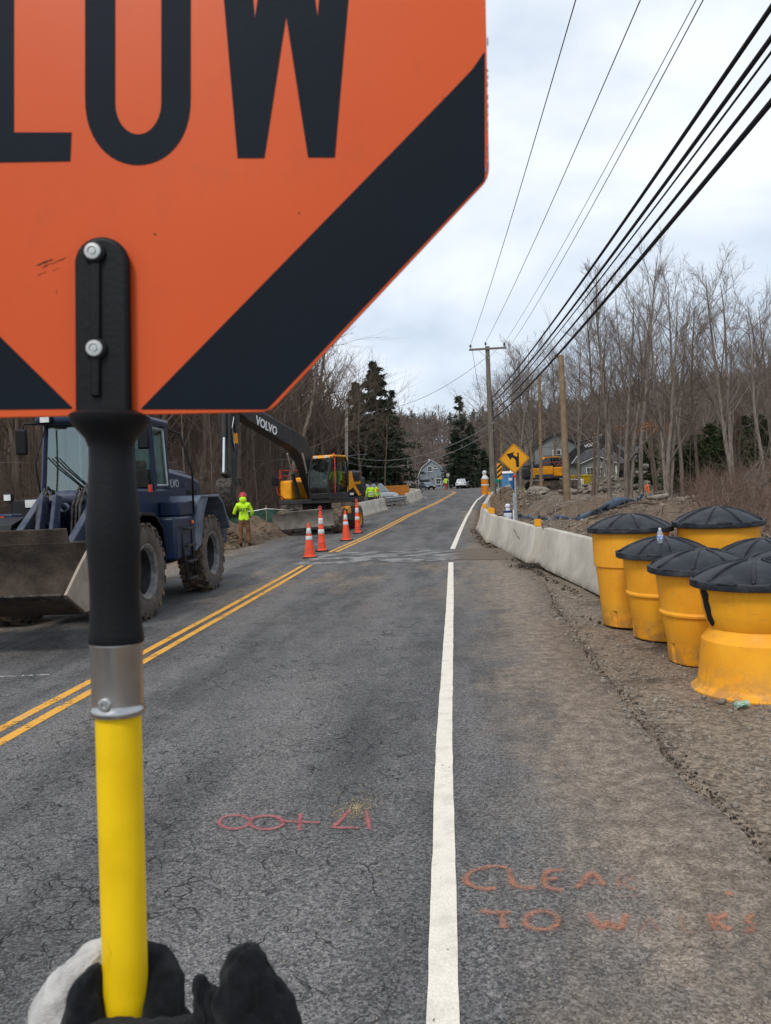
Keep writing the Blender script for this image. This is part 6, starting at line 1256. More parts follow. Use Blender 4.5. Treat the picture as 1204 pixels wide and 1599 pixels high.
# boulders and stone heap
rockm = mat('field_stone', (.34, .30, .25), .95, scale=2.2, col2=(.15, .125, .10), thr=(.3, .7), bump=.4, bscale=9)
brock = [rock_base(40 + i, 9, 6) for i in range(7)]
rme = [arrays_mesh('stone', V_, T_, rockm) for V_, T_ in brock]
hp_ = thing('stone_heap', 'heap of rough grey field stones on the edge of the cleared lot', 'stone heap', (0, 0, 0)); base_ = None
rr = random.Random(3); H_off = None
c_ = ymap((948, 764), 50); hp_.location = (c_.x, c_.y, gz(c_.x, c_.y))
for k in range(95):
    u = rr.uniform(-1, 1); v_ = rr.uniform(-1, 1); x = u * 2.7; y = v_ * 1.3 + abs(u) * .3; s = rr.uniform(.14, .36); hgt = max(0, (1 - abs(v_)) * (1.0 + .55 * u)) * rr.uniform(0, 1.05)
    o = link('stone', rme[k % 7], hp_); wx, wy = c_.x + x, c_.y + y; o.location = (x, y, gz(wx, wy) - hp_.location.z + hgt + s * .25); o.scale = (s, s * rr.uniform(.8, 1.2), s * .9); o.rotation_euler = (rr.uniform(-.5, .5), rr.uniform(-.5, .5), rr.uniform(0, 6))
for (px_, d_, s, lab) in (((842, 768), 60, .75, 'large tan boulder below the tracks of the tracked excavator'), ((845, 776), 54, .40, 'brown boulder in front of the larger tan one'), ((864, 789), 36, .13, 'pale stone on the gravel beside the wooden pole'), ((1028, 790), 26, .30, 'grey stone half sunk in leaves behind the left tall barrel'), ((1112, 771), 30, .24, 'pale stone in the brush right of the tree clump')):
    p = ymap(px_, d_); o = link('boulder', rme[int(s * 100) % 7]); o.location = (p.x, p.y, gz(p.x, p.y) + s * .25); o.scale = (s * 1.3, s, s); o.rotation_euler = (.1, .1, s * 9); tag(o, lab, 'boulder')
# soil mounds
soil_m = mat('loose_soil', (.20, .142, .096), .98, scale=7, col2=(.075, .052, .036), thr=(.32, .66), bump=1.0, bscale=22, detail=8)
def mound(c, rx, ry, h, label, seed, name='soil_mound'):
    n = 46; v = []; 
    for j in range(n):
        for i in range(n):
            u, w_ = i / (n - 1) * 2 - 1, j / (n - 1) * 2 - 1; x, y = c[0] + u * rx, c[1] + w_ * ry; q = max(0, 1 - (u * u + w_ * w_) ** .5)
            hh = h * q ** .8 * (1 + .9 * float(fbm(x * 1.3 + seed, y * 1.3, seed, 4))) + .35 * h * min(1, q * 4) * float(fbm(x * 5, y * 5, seed + 3, 3)) + .12 * min(1, q * 5) * float(fbm(x * 14, y * 14, seed + 5, 2))
            v.append((x, y, gz(x, y) - .06 + hh))
    f = [(j * n + i, j * n + i + 1, (j + 1) * n + i + 1, (j + 1) * n + i) for j in range(n - 1) for i in range(n - 1)]
    return tag(link(name, arrays_mesh(name, v, f, soil_m, True)), label, kind='structure')
mound((-9.3, 28.2), 2.6, 2.6, 1.05, 'dug brown soil mound behind the worker', 3); mound((-8.0, 30.5), 1.7, 2.2, .8, 'dug soil beside the excavator blade', 8); mound((-8.7, 26.6), 1.7, 1.3, .55, 'low soil spill by the worker feet', 4); mound((-11.5, 27), 3.0, 3.0, .9, 'soil bank left of the worker', 6)
mm = ymap((790, 790), 41); mound((mm.x, mm.y), 1.6, 2.0, 1.5, 'brown soil mound in front of the portable toilet', 11); mound((mm.x + 1.6, mm.y + 4), 1.5, 2, .35, 'low soil mound left of the tracked excavator', 15)
mound((5.2, 20.5), 2.3, 3.6, .16, 'stony soil bank behind the concrete barriers', 21); mound((4.7, 26.5), 1.8, 3.6, .22, 'stony soil bank by the warning sign', 23)
sp = []
for cx_, cy_, rx, ry in ((-9.3, 28.2, 2.4, 2.2), (-8.2, 29.5, 1.6, 2.2), (-8.3, 26.4, 1.3, 1)):
    for _ in range(160):
        a, q = R.uniform(0, 6.28), R.random() ** .5; x, y = cx_ + rx * q * math.cos(a), cy_ + ry * q * math.sin(a); s = R.uniform(.03, .11); sp.append((x, y, gz(x, y) + max(0, (1 - q)) * .75 + .02, s))
scatter('clods', rb, sp, soil_m, 'clods of dug soil on the mound')
# black silt fence around the lot, with stakes
silt = mat('black_silt_fabric', (.010, .012, .015), .6, scale=4, col2=(.10, .135, .19), thr=(.54, .62), bump=.5, bscale=20); stake = mat('wood_stake', (.35, .26, .16), .9)  # pale blue-grey patches paint a sheen into the black fabric colour
sf = thing('silt_fence', 'sagging black silt fence with wooden stakes along the edge of the lot', 'silt fence', (0, 0, 0))
path = [gpz(q) for q in ((795, 806), (825, 810), (860, 813), (905, 812), (935, 803), (962, 793), (990, 784), (1022, 777))]
sf.location = (path[0].x, path[0].y, gz(path[0].x, path[0].y)); o0 = sf.location
al = np.concatenate([[0], np.cumsum([(b - a).length for a, b in zip(path[:-1], path[1:])])])
def at_len(s_): return Vector((float(np.interp(s_, al, [p.x for p in path])), float(np.interp(s_, al, [p.y for p in path])), 0))
tt = np.linspace(0, al[-1], 240); v = []
for i, q in enumerate(tt):
    p = at_len(q); g_ = gz(p.x, p.y); sag = .08 * math.sin(PI * (q / 1.4 % 1)) * (.4 + 1.2 * float(vn(q / 1.4, 3, 9))) ; top = .27 - sag + .20 * (float(vn(q * 1.1, 1, 5)) - .5)
    for a in (0, .35, .7, 1): v.append((p.x - o0.x + .07 * (float(vn(q * 4, a * 3, 7)) - .5) * (1 + a), p.y - o0.y + .12 * (float(vn(q * 3 + 3, a * 3, 8)) - .5) - .10 * a, g_ - o0.z - .05 + top * a))
f = [(i * 4 + j, i * 4 + j + 1, (i + 1) * 4 + j + 1, (i + 1) * 4 + j) for i in range(239) for j in range(3)]
fb = link('fabric', arrays_mesh('fabric', v, f, silt, True), sf); so_ = fb.modifiers.new('thick', 'SOLIDIFY'); so_.thickness = .006
for i in range(int(al[-1] / 1.4) + 1):
    p = at_len(i * 1.4); lx = R.uniform(-.12, .12); mb = MB(); mb.tube([(p.x - o0.x, p.y - o0.y + .05, gz(p.x, p.y) - o0.z - .1), (p.x - o0.x + lx, p.y - o0.y + .06, gz(p.x, p.y) - o0.z + R.uniform(.25, .48))], .014, 4); mb.obj('stake', stake, sf)
# green safety netting behind the dig, left
gn = thing('net_fence', 'low green safety net on stakes along the edge of the left woods', 'fence', (-14, 31, gz(-14, 31))); o0 = gn.location; net = mat('green_net', (.035, .085, .06), .8, var=.3); v = []
for i in range(60):
    x = -17 + 11.0 * i / 59; y = 31.5 + .12 * (x + 17); g_ = gz(x, y)
    for a in (0, .5, 1): v.append((x - o0.x, y - o0.y + .1 * (float(vn(x * 2, a * 2, 5)) - .5), g_ - o0.z + .15 + (.95 - .12 * math.sin(PI * (i % 12) / 12)) * a))
f = [(i * 3 + j, i * 3 + j + 1, (i + 1) * 3 + j + 1, (i + 1) * 3 + j) for i in range(59) for j in range(2)]
link('net', arrays_mesh('net', v, f, net, True), gn)
mb = MB(); mb.tube([tuple(v[i * 3 + 2]) for i in range(60)], .016, 5); mb.obj('top_rope', M_['galv'], gn)
for i in range(0, 60, 12): mb = MB(); mb.tube([(v[i * 3][0], v[i * 3][1] + .03, v[i * 3][2] - .3), (v[i * 3][0], v[i * 3][1] + .03, v[i * 3][2] + 1.1)], .025, 5); mb.obj('stake', stake, gn)
# orange plant and stored steel behind the far barriers across the road
p = ymap((602, 780), 62); t = thing('orange_box', 'orange steel trench box lying behind the barriers across the road', 'trench box', (p.x, p.y, zr(p.y)), .35); om_ = mat('orange_steel_paint', (.62, .23, .03), .6, scale=5, col2=(.42, .15, .03), thr=(.4, .7))
for s in (-1, 1):
    bx('side_panel', (0, s * .7, .75), (3.6, .12, 1.2), om_, t, .01)
    for x in (-1.5, -.75, 0, .75, 1.5): bx('rib', (x, s * .7, .75), (.12, .19, 1.22), om_, t, .01)
for x in (-1.3, 1.3):
    mb = MB(); mb.cyl((x, -.66, .8), (x, .66, .8), .07); mb.obj('spreader', M_['grime'], t, True)
p = ymap((624, 776), 66); t = thing('concrete_pile', 'short row of grey precast blocks on the far verge', 'block', (p.x - .6, p.y, zr(p.y) + 0), .3)
for k in range(4):
    mb = MB(); mb.box((k * .62 - 1, 0, .42), (.5, .9, .84), top=(.8, .9)); mb.obj('block', bar_m, t, bevel=.03)
# orange survey ribbon mark, small stake
p = ymap((1010, 772), 27); t = thing('survey_stake', 'short stake tied with bright orange ribbon near the dark silt fence end', 'stake', (p.x, p.y, gz(p.x, p.y)))
mb = MB(); mb.tube([(0, 0, -.05), (.02, 0, .55)], .018, 4); mb.obj('stick', stake, t); mb = MB(); mb.tube([(.02, -.02, .5), (.06, -.04, .34), (.05, -.04, .2)], .03, 4); mb.tube([(.02, -.02, .5), (-.05, -.04, .4), (-.07, -.04, .28)], .025, 4); mb.obj('ribbon', mat('orange_ribbon', (.8, .13, .04), .6), t)

# ================================================================ POLES AND WIRES
wood = G('utility_pole_wood'); n = wood.noise(4, 5, .6, wood.map((5, 5, .35))); wood.color(wood.mix(wood.step(n, .3, .7), (.115, .10, .085), (.235, .21, .17))); wood.rough(.95); wood.bump(n, .4, .01); pole_w = wood.m
newwood = mat('new_pole_wood', (.30, .215, .13), .9, scale=3, col2=(.20, .14, .085), bump=.2); wire_m = mat('black_cable', (.016, .017, .021), .6, var=.1); thinw = mat('dark_wire', (.05, .05, .055), .6, var=.1); cer = mat('brown_insulator', (.09, .085, .085), .3)
def pole(name, label, px_top, px_x, y, r0, r1, m, cat='utility pole', group=None, topx=None):
    tp = ymap(px_top, y); bpnt = ymap((px_x, 790), y); zb = gz(bpnt.x, y); t = thing(name, label, cat, (bpnt.x, y, zb - .1), 0, group); mb = MB(); d = Vector((tp.x - bpnt.x, 0, tp.z - zb + .1)); mb.tube([(0, 0, 0), d * .5, d], [r0, (r0 + r1) / 2, r1], 14); mb.obj('shaft', m, t, 60); return t, d
up, d = pole('utility_pole', 'grey wooden utility pole with a crossarm carrying the overhead wires', (761, 541), 771, 52, .20, .14, pole_w)
arm_z = d.z - .18; ax = d.x * (arm_z / d.z)
mb = MB(); mb.box((ax, -.15, arm_z), (2.44, .10, .13)); ca = mb.obj('crossarm', pole_w, up, bevel=.01)
for s in (-1, 1):
    mb = MB(); mb.tube([(ax + s * .62, -.16, arm_z - .05), (ax + .0 + s * .02, -.15, arm_z - .65)], .018, 4); mb.obj('brace', M_['galv'], up)
ins = []
def insulator(x, z):
    mb = MB(); mb.lathe([(.02, z), (.02, z + .10), (.07, z + .11), (.075, z + .17), (.05, z + .19), (.07, z + .22), (.06, z + .27), (.0001, z + .28)], 14, (x, -.15, 0)); mb.obj('insulator', cer, up, True); return Vector((x, -.15, z + .27)) + up.location
i1 = insulator(ax - 1.12, arm_z + .06); i3 = insulator(ax + 1.12, arm_z + .06); i2 = insulator(ax - .12, d.z - .02)
mb = MB(); mb.box((-.42, 0, d.z * .59), (.9, .08, .09)); mb.obj('standoff', pole_w, up)
mb = MB(); mb.cyl((.02, -.25, d.z * .52), (.02, .22, d.z * .52), .03); mb.obj('through_bolt', M_['galv'], up)
mb = MB(); mb.tube([(.20, -.02, .2), (.19 + d.x * .4, -.02, d.z * .4), (.16 + d.x * .7, -.02, d.z * .7)], .022, 6); mb.obj('riser', M_['iron'], up)
def wire(name, label, a, b, r, m, sag, over=0.0, group='overhead wires', n=40):
    # from a to b, carried on past b by `over` (fraction), hanging by `sag` at its middle
    a, b = Vector(a), Vector(b); e_ = a + (b - a) * (1 + over); pts = []
    for k in range(n + 1):
        t = k / n; q = a.lerp(e_, t); q.z -= 4 * sag * t * (1 - t); pts.append(q)
    mb = MB(); o0 = pts[0]; mb.tube([p - o0 for p in pts], r, 6); o = mb.obj(name, m, None, True); o.location = o0; return tag(o, label, 'wire', group)
def span(name, label, a, px_, y1, r, m, sag):
    # wire from the pole over the road to the next pole behind the viewer: passes through pixel px_ at distance y1
    b = ymap(px_, y1); t1 = None; a = Vector(a); T = 57.0; t = (a.y - y1) / T
    end = a + (b + Vector((0, 0, 4 * sag * t * (1 - t))) - a) / t
    return wire(name, label, a, end, r, m, sag)
span('power_wire', 'thin power wire from the left end of the crossarm', i1, (899, 0), 14.2, .011, thinw, .55)
span('power_wire', 'thin power wire from the pole top insulator', i2, (1000, 0), 14.2, .011, thinw, .55)
span('power_wire', 'thin power wire from the right end of the crossarm', i3, (1087, 0), 14.0, .009, thinw, .55)
span('power_wire', 'second thin wire close beside the one from the right end of the crossarm', ymap((800, 535), 51), (1098, 0), 13.9, .011, thinw, .6)
U = lambda px_: ymap(px_, 51.8)
for a, b, r, lab, sg in (((768, 621), (1204, 12), .030, 'uppermost thick black cable of the bundle', .5), ((769, 629), (1204, 60), .030, 'second thick black cable of the bundle, with a splice', .5), ((770, 634), (1204, 82), .015, 'thin cable between the thick ones of the bundle', .5), ((770, 643), (1204, 120), .026, 'fourth cable of the bundle', .5), ((771, 653), (1204, 160), .036, 'lowest and thickest black cable of the bundle', .5)):
    span('cable', lab, U(a), b, 8.2, r, wire_m, sg)
for a, b, y1, r, sg, lab in (((761, 557), (560, 640), 70, .014, 1.1, 'thin wire running left from high on the pole'), ((752, 643), (570, 682), 100, .018, .8, 'wire running left from the standoff'), ((770, 630), (575, 690), 100, .014, .9, 'faint wire running left below the standoff'), ((771, 660), (541, 712), 62, .020, 1.2, 'pale wire running left to the plain pole, upper'), ((771, 672), (541, 722), 62, .016, 1.2, 'pale wire running left to the plain pole, lower'), ((737, 543), (752, 640), 51.5, .012, .02, 'jumper wire hanging from the crossarm to the standoff'), ((789, 546), (789, 600), 51.5, .008, .01, 'short wire hanging from the right end of the crossarm')):
    wire('wire', lab, ymap(a, 51.8), ymap(b, y1), r, thinw if 'pale' not in lab else M_['galv'], sg, group='thin wires by the utility pole')
wire('wire', 'thin wire crossing the left woods behind the loader', (-22, 33, 3.9), (-6.5, 60, 4.6), .012, M_['galv'], .3, group='thin wires by the utility pole')
pole('plain_pole', 'pale bare pole behind the wheeled excavator', (541, 628), 541, 62, .15, .12, M_['concrete'])
pole('wooden_pole', 'new tan wooden pole on the gravel of the cleared lot', (876, 555), 886, 33, .15, .11, newwood)
pole('wooden_pole', 'pale wooden pole right of the yellow arrow sign', (842, 585), 846, 60, .13, .11, newwood)
pole('wooden_pole', 'thin distant pole just left of the yellow arrow sign', (782, 668), 786, 90, .13, .10, newwood)
# ================================================================ TREES
def bark(name, a, b, sc_=5):
    g = G(name); n = g.noise(sc_ * 14, 5, .7, g.map((3, 3, .35))); n2 = g.noise(9, 3); g.color(g.mix(g.math('MULTIPLY', g.step(n2, .5, .68), .5), g.mix(g.step(n, .34, .64), a, b), tuple(x * .55 for x in a))); g.rough(.95); g.bump(n, .8, .03); return g.m
bk_grey = bark('grey_bark', (.115, .094, .077), (.28, .235, .195)); bk_brown = bark('brown_bark', (.075, .057, .045), (.19, .147, .115))
tw_grey = mat('grey_twigs', (.215, .172, .143), .95, var=.3, scale=.6); tw_brown = mat('brown_twigs', (.165, .118, .092), .95, var=.35, scale=.6)
class TB:
    def __init__(s): s.v = []; s.f = []; s.n = 0
    def tube(s, P, Rr, n):
        k = len(P); d = np.gradient(P, axis=0); d /= np.linalg.norm(d, axis=1)[:, None] + 1e-9
        ref = np.array([.31, .95, .05]) if abs(d[0][1]) < .8 else np.array([.95, .1, .3]); u = np.cross(d, ref); u /= np.linalg.norm(u, axis=1)[:, None] + 1e-9; w_ = np.cross(d, u)
        a = 2 * PI * np.arange(n) / n; ring = (u[:, None, :] * np.cos(a)[None, :, None] + w_[:, None, :] * np.sin(a)[None, :, None]) * np.asarray(Rr)[:, None, None] + P[:, None, :]
        s.v.append(ring.reshape(-1, 3)); i = np.arange(k - 1)[:, None] * n + np.arange(n)[None]; j = np.arange(k - 1)[:, None] * n + (np.arange(n)[None] + 1) % n
        s.f.append((np.stack([i, j, j + n, i + n], -1).reshape(-1, 4)) + s.n); s.n += k * n
    def mesh(s, name, m): return arrays_mesh(name, np.concatenate(s.v), np.concatenate(s.f), m, True)
def path_(rr, p, d, L_, k, wob, up, ):
    P = [np.array(p, float)]; d = np.array(d, float); st = L_ / (k - 1)
    for i in range(k - 1):
        d = d + rr.normal(0, wob, 3) + np.array([0, 0, up]); d /= np.linalg.norm(d); P.append(P[-1] + d * st)
    return np.array(P), d
def bare_tree(seed, H=1.0, first=.42, limbs=13, br=8, tw=8, spread=.55, stems=1, r0=.0088, wob=.05, upb=.10, twr=.00036):
    # unit-height bare tree: trunk mesh and crown mesh; twigs get thinner by level
    rr = np.random.default_rng(seed); T = TB(); Cn = TB()
    for st in range(stems):
        a0 = rr.uniform(0, 6.28); lean = .03 if stems == 1 else .10; k = 12
        P, d = path_(rr, (.012 * st * math.cos(a0), .012 * st * math.sin(a0), -.02), (lean * math.cos(a0), lean * math.sin(a0), 1), 1.0, k, wob * .55, .02)
        P[:, 2] *= 1.0 / max(P[-1, 2], .8)
        Rr = r0 * (1 - np.linspace(0, 1, k)) ** .8 * (.85 if st else 1) + .0012; Rr[0] *= 1.35
        T.tube(P, Rr, 8)
        for li in range(limbs):
            t = first * rr.uniform(.8, 1.05) + (1 - first) * ((li + rr.random()) / limbs) ** .9; t = min(t, .97); i = t * (k - 1); i0 = int(i); p = P[i0] + (P[min(i0 + 1, k - 1)] - P[i0]) * (i - i0)
            az = rr.uniform(0, 6.28); el = rr.uniform(.55, 1.15); dd = np.array([math.cos(az) * math.cos(el) * spread * 1.8, math.sin(az) * math.cos(el) * spread * 1.8, math.sin(el)]); dd /= np.linalg.norm(dd)
            Ll = (.42 * (1 - t) + .10) * rr.uniform(.75, 1.25) * (.75 + spread); LP, ld_ = path_(rr, p, dd, Ll, 7, wob * 1.5, upb * .35); lr = max(.0034 * (1 - t) + .0012, .0012)
            Cn.tube(LP, lr * (1 - np.linspace(0, .85, 7)), 5)
            for bi in range(br):
                tb_ = rr.uniform(.2, 1); q = tb_ * 6; q0 = min(int(q), 5); bp = LP[q0] + (LP[q0 + 1] - LP[q0]) * (q - q0); bd = (LP[q0 + 1] - LP[q0]); bd /= np.linalg.norm(bd); bd = bd + rr.normal(0, .55, 3) + np.array([0, 0, .12]); bd /= np.linalg.norm(bd)
                bl = Ll * rr.uniform(.25, .55) * (1.15 - .5 * tb_); BP_, _ = path_(rr, bp, bd, bl, 5, wob * 2.2, upb * .4); Cn.tube(BP_, max(lr * .34, .0006) * (1 - np.linspace(0, .7, 5)), 3)
                for ti in range(tw):
                    tq = rr.uniform(.15, 1) * 4; t0 = min(int(tq), 3); tp = BP_[t0] + (BP_[t0 + 1] - BP_[t0]) * (tq - t0); td = BP_[t0 + 1] - BP_[t0]; td /= np.linalg.norm(td); td = td + rr.normal(0, .5, 3) + np.array([0, 0, .15]); td /= np.linalg.norm(td)
                    TP, _ = path_(rr, tp, td, bl * rr.uniform(.3, .75), 3, .16, .06); Cn.tube(TP, twr * np.array([1.15, .9, .6]), 3)
    return T, Cn
protos = []
for i, kw in enumerate((dict(first=.40, spread=.42, limbs=15), dict(first=.30, spread=.55, limbs=16), dict(first=.50, spread=.40, limbs=13), dict(first=.22, spread=.45, stems=3, limbs=9, br=6, tw=6), dict(first=.35, spread=.70, limbs=15), dict(first=.45, spread=.50, limbs=14, wob=.08), dict(first=.18, spread=.5, stems=2, limbs=12), dict(first=.28, spread=.62, limbs=17, wob=.07))):
    T, Cn = bare_tree(100 + i, **kw); protos.append((T, Cn))
def tree_meshes(mt, mc, tag_): return [(T.mesh('trunk', mt), Cn.mesh('crown', mc)) for T, Cn in protos]
TG = tree_meshes(bk_grey, tw_grey, 'g'); TBm = tree_meshes(bk_brown, tw_brown, 'b')
def tree(x, y, H, i, lib, label, group=None, rz=None, wx=1.0, parts=True, rx=0.0, ry=0.0, tk=1.0):
    zb = gz(x, y); t = thing('bare_tree', label, 'tree', (x, y, zb - .02 * H), 0, group); t.rotation_euler = (rx, ry, R.uniform(0, 6.28) if rz is None else rz); t.scale = (H * wx, H * wx, H)
    a = link('trunk', lib[i][0], t); b = link('crown', lib[i][1], t)
    if tk != 1.0: a.scale = (tk, tk, 1)
    return t
def tree_px(bpx, toppy, y, i, lib, label, group=None, **k):
    p = ymap((bpx, 760), y); tp = ymap((bpx, toppy), y); return tree(p.x, y, tp.z - gz(p.x, y), i, lib, label, group, **k)
# right-hand woodland edge, one by one
RT = [(952, 432, 34, 0, 'bare tree with twin trunks standing just left of the stone heap top'), (978, 455, 35, 3, 'several-stemmed bare tree right behind the twin-trunked one'), (1000, 392, 40, 2, 'tallest bare tree over the stone heap, its top nearest to the cables'), (1040, 462, 31, 3, 'slim clustered bare trunks above the left tall barrel'),
      (1066, 430, 35, 0, 'straight bare tree right of the clustered trunks'), (1092, 470, 33, 4, 'dark leaning bare tree in the brush'), (1148, 425, 28, 6, 'thick pale forked bare tree above the right tall barrel'), (1196, 480, 26, 5, 'pale bare tree at the right frame edge')]
for bpx, ty_, y, i, lab in RT: tree_px(bpx, ty_, y, i, TG if i != 4 else TBm, lab, tk=1.2 if y < 32 else 1.0)
lab2 = 'bare grey-brown tree in the woodland right of the cleared lot'
for k, (bpx, ty_, y, i) in enumerate([(1120, 500, 44, 1), (905, 520, 50, 1), (930, 505, 47, 7), (1025, 500, 46, 6), (1180, 500, 42, 1), (1215, 470, 36, 3), (1150, 540, 55, 5), (1010, 540, 58, 4), (960, 540, 60, 6), (890, 560, 66, 0), (1060, 545, 60, 1), (1110, 540, 62, 6), (1200, 520, 58, 4), (940, 560, 70, 5), (985, 560, 74, 7), (1035, 560, 72, 2), (1170, 560, 70, 7), (1225, 540, 52, 0), (925, 490, 44, 2)]):
    tree_px(bpx, ty_, y, i, TG if k % 3 else TBm, lab2, 'bare trees in the right woodland', wx=1.1)
lab3 = 'bare grey tree behind the yellow arrow sign and utility pole'
for k, (bpx, ty_, y, i) in enumerate([(812, 575, 60, 4), (828, 590, 64, 7), (812, 560, 66, 1), (832, 545, 78, 6), (800, 575, 80, 4), (868, 555, 84, 1), (780, 600, 96, 7), (905, 590, 84, 0), (822, 580, 90, 3), (860, 590, 98, 5)]):
    tree_px(bpx, ty_, y, i, TG, lab3, 'bare trees behind the arrow sign', wx=1.25)
# saplings in the brush on the right
rs = random.Random(21)
for k in range(20):
    y = rs.uniform(22, 46); x = rs.uniform(7.5 + .1 * y * .5, 10 + y * .35); tree(x, y, rs.uniform(3, 6.5), rs.choice([0, 2, 3, 5]), TG if k % 2 else TBm, 'thin bare sapling rising from the brush on the right', 'saplings in the right brush', wx=.8, tk=.8)
# left woods, behind the machines
lab4 = 'bare dark brown tree in the dense woods behind the machines'
rs = random.Random(5); used = []
for k in range(116):
    for _ in range(30):
        y = 34 + 46 * rs.random() ** 1.2; lo = -.62 * y - 4; hi = -10.5 - .10 * (y - 34) if y < 60 else -12.5 + (y - 60) * .1; x = rs.uniform(lo, hi)
        if all((x - a) ** 2 + (y - b) ** 2 > 2.0 for a, b in used): break
    used.append((x, y)); tree(x, y, rs.uniform(12, 18.5), rs.randrange(8), TBm if rs.random() < .8 else TG, lab4, 'bare trees in the left woods', wx=rs.uniform(.8, 1.15), rx=rs.gauss(0, .03), ry=rs.gauss(0, .04), tk=rs.uniform(1, 1.9))
for k in range(70):
    y = rs.uniform(32.5, 52); x = rs.uniform(-.62 * y - 2, -10.2); tree(x, y, rs.uniform(4, 9), rs.choice([0, 2, 3, 6]), TBm, 'thin bare sapling at the edge of the left woods', 'saplings in the left woods', wx=.7, tk=.8)
tree(-8.9, 38.5, 9.5, 4, TBm, 'dark bent bare tree directly behind the excavator boom', rx=.0, ry=.22, tk=2.2, rz=1.0)
for bpx, ty_, y, i, lab in ((535, 530, 55, 1, 'spreading bare tree whose top clears the sign corner'), (505, 535, 58, 4, 'spreading bare tree above the excavator cab'), (565, 585, 70, 7, 'bare tree in front of the large dark conifer'), (600, 640, 78, 4, 'bare tree beside the dark conifer and white cottage'), (640, 622, 135, 1, 'round-topped bare tree left of the gambrel house'), (651, 660, 120, 4, 'bare tree just in front of the gambrel house corner'), (618, 660, 95, 6, 'bare brown tree behind the barriers across the road')):
    tree_px(bpx, ty_, y, i, TBm if y < 100 else TG, lab, wx=1.2)
# conifers
needle = mat('dark_needles', (.055, .080, .045), .9, scale=.9, col2=(.022, .034, .021), thr=(.35, .68)); needle2 = mat('green_needles', (.085, .115, .040), .9, scale=1.2, col2=(.03, .045, .02), thr=(.35, .68))
def conifer(seed, n_w=26, low=.06, thin=0.0, droop=.35, wid=.24, clumps=9, shape=1.0, nl=1.0):
    rr = np.random.default_rng(seed); T = TB(); P = np.array([[0, 0, -.02], [0, 0, .5], [0, 0, 1.0]]); T.tube(P, np.array([.014, .008, .001]), 8); v = []; f = []; n = 0
    for wi in range(n_w):
        t = low + (1 - low) * ((wi + rr.random()) / n_w) ** .95; L_ = wid * (1 - t) ** shape * rr.uniform(.7, 1.15) + .012; tb0 = t
        if thin and rr.random() < thin * (1 - abs(t - .6)): continue
        for b in range(rr.integers(5, 8)):
            az = rr.uniform(0, 6.28); l_ = L_ * rr.uniform(.45, 1.25); k = 5; t = float(np.clip(tb0 + rr.normal(0, .035), low * .6, .99)); l_ *= (.55 + .45 * min(1, (1 - t) / .3)); q = np.linspace(0, 1, k); BP_ = np.stack([np.cos(az) * l_ * q, np.sin(az) * l_ * q, t + l_ * (.18 * q - droop * q ** 2 + .12 * q ** 3)], 1); T.tube(BP_, .0024 * (1 - .8 * q) + .0004, 3)
            for c in range(clumps):
                s_ = rr.uniform(.18, 1.03); p = np.array([np.cos(az) * l_ * s_, np.sin(az) * l_ * s_, t + l_ * (.18 * s_ - droop * s_ ** 2 + .12 * s_ ** 3)]) + rr.normal(0, .006, 3)
                for m_ in range(5):
                    d = np.array([np.cos(az), np.sin(az), -.35]) + rr.normal(0, .75, 3); d /= np.linalg.norm(d); w_ = np.cross(d, rr.normal(0, 1, 3)); w_ /= np.linalg.norm(w_) + 1e-9; ln = rr.uniform(.010, .026) * nl; wd = ln * .22
                    v += [p - w_ * wd, p + w_ * wd, p + d * ln]; f.append((n, n + 1, n + 2)); n += 3
    return T, np.array(v), np.array(f)
conif = [conifer(1), conifer(2, 34, .03, 0, .45, .30, 17, .75, 1.35), conifer(3, 26, .10, .2, .3, .20, 12, 1, 1.3), conifer(4, 24, .02, 0, .2, .42, 26, .7, 1.9)]
CM = [(T.mesh('trunk', bk_brown), arrays_mesh('crown', v, f, needle if i != 3 else needle2)) for i, (T, v, f) in enumerate(conif)]
def evergreen(bpx, toppy, y, i, label, wx=1.0, group=None):
    p = ymap((bpx, 760), y); zt = ymap((bpx, toppy), y).z; zb = gz(p.x, y); H = zt - zb; t = thing('evergreen_tree', label, 'evergreen tree', (p.x, y, zb), 0, group); t.rotation_euler = (0, 0, R.uniform(0, 6)); t.scale = (H * wx, H * wx, H); link('trunk', CM[i][0], t); link('crown', CM[i][1], t); return t
evergreen(592, 566, 92, 1, 'large dark conifer behind the bare trees, right of the sign corner', 1.25); evergreen(562, 598, 96, 1, 'dark conifer left of and behind the largest one', 1.2); evergreen(618, 610, 100, 2, 'thin dark conifer at the right flank of the largest one', 1.0)
evergreen(722, 619, 165, 2, 'tall thin-topped conifer behind the dark spruce', 1.25); evergreen(715, 672, 140, 1, 'dense dark spruce right of the gambrel house', 1.35); evergreen(738, 660, 145, 1, 'dark spruce beside the utility pole line', 1.2); evergreen(758, 700, 130, 1, 'low dark spruce just left of the utility pole', 1.2)
evergreen(610, 705, 110, 1, 'dark evergreen between the white cottage and the gambrel house', 1.2); evergreen(638, 715, 160, 1, 'small dark evergreen left of the gambrel house', 1.3)
for k, (bpx, ty_, y, wx) in enumerate([(1085, 680, 37, .9), (1112, 662, 39, .9), (1138, 668, 36, 1), (1165, 650, 40, 1), (1195, 655, 38, 1), (1060, 695, 41, .9), (1215, 690, 34, 1), (1010, 690, 52, .8), (1130, 650, 52, 1), (1185, 645, 54, 1)]):
    evergreen(bpx, ty_, y, 3, 'bushy dark green evergreen behind the right woodland edge' if k != 7 else 'small dark evergreen behind the stone heap', wx * 1.5, 'evergreens in the right woodland' if k != 7 else None)
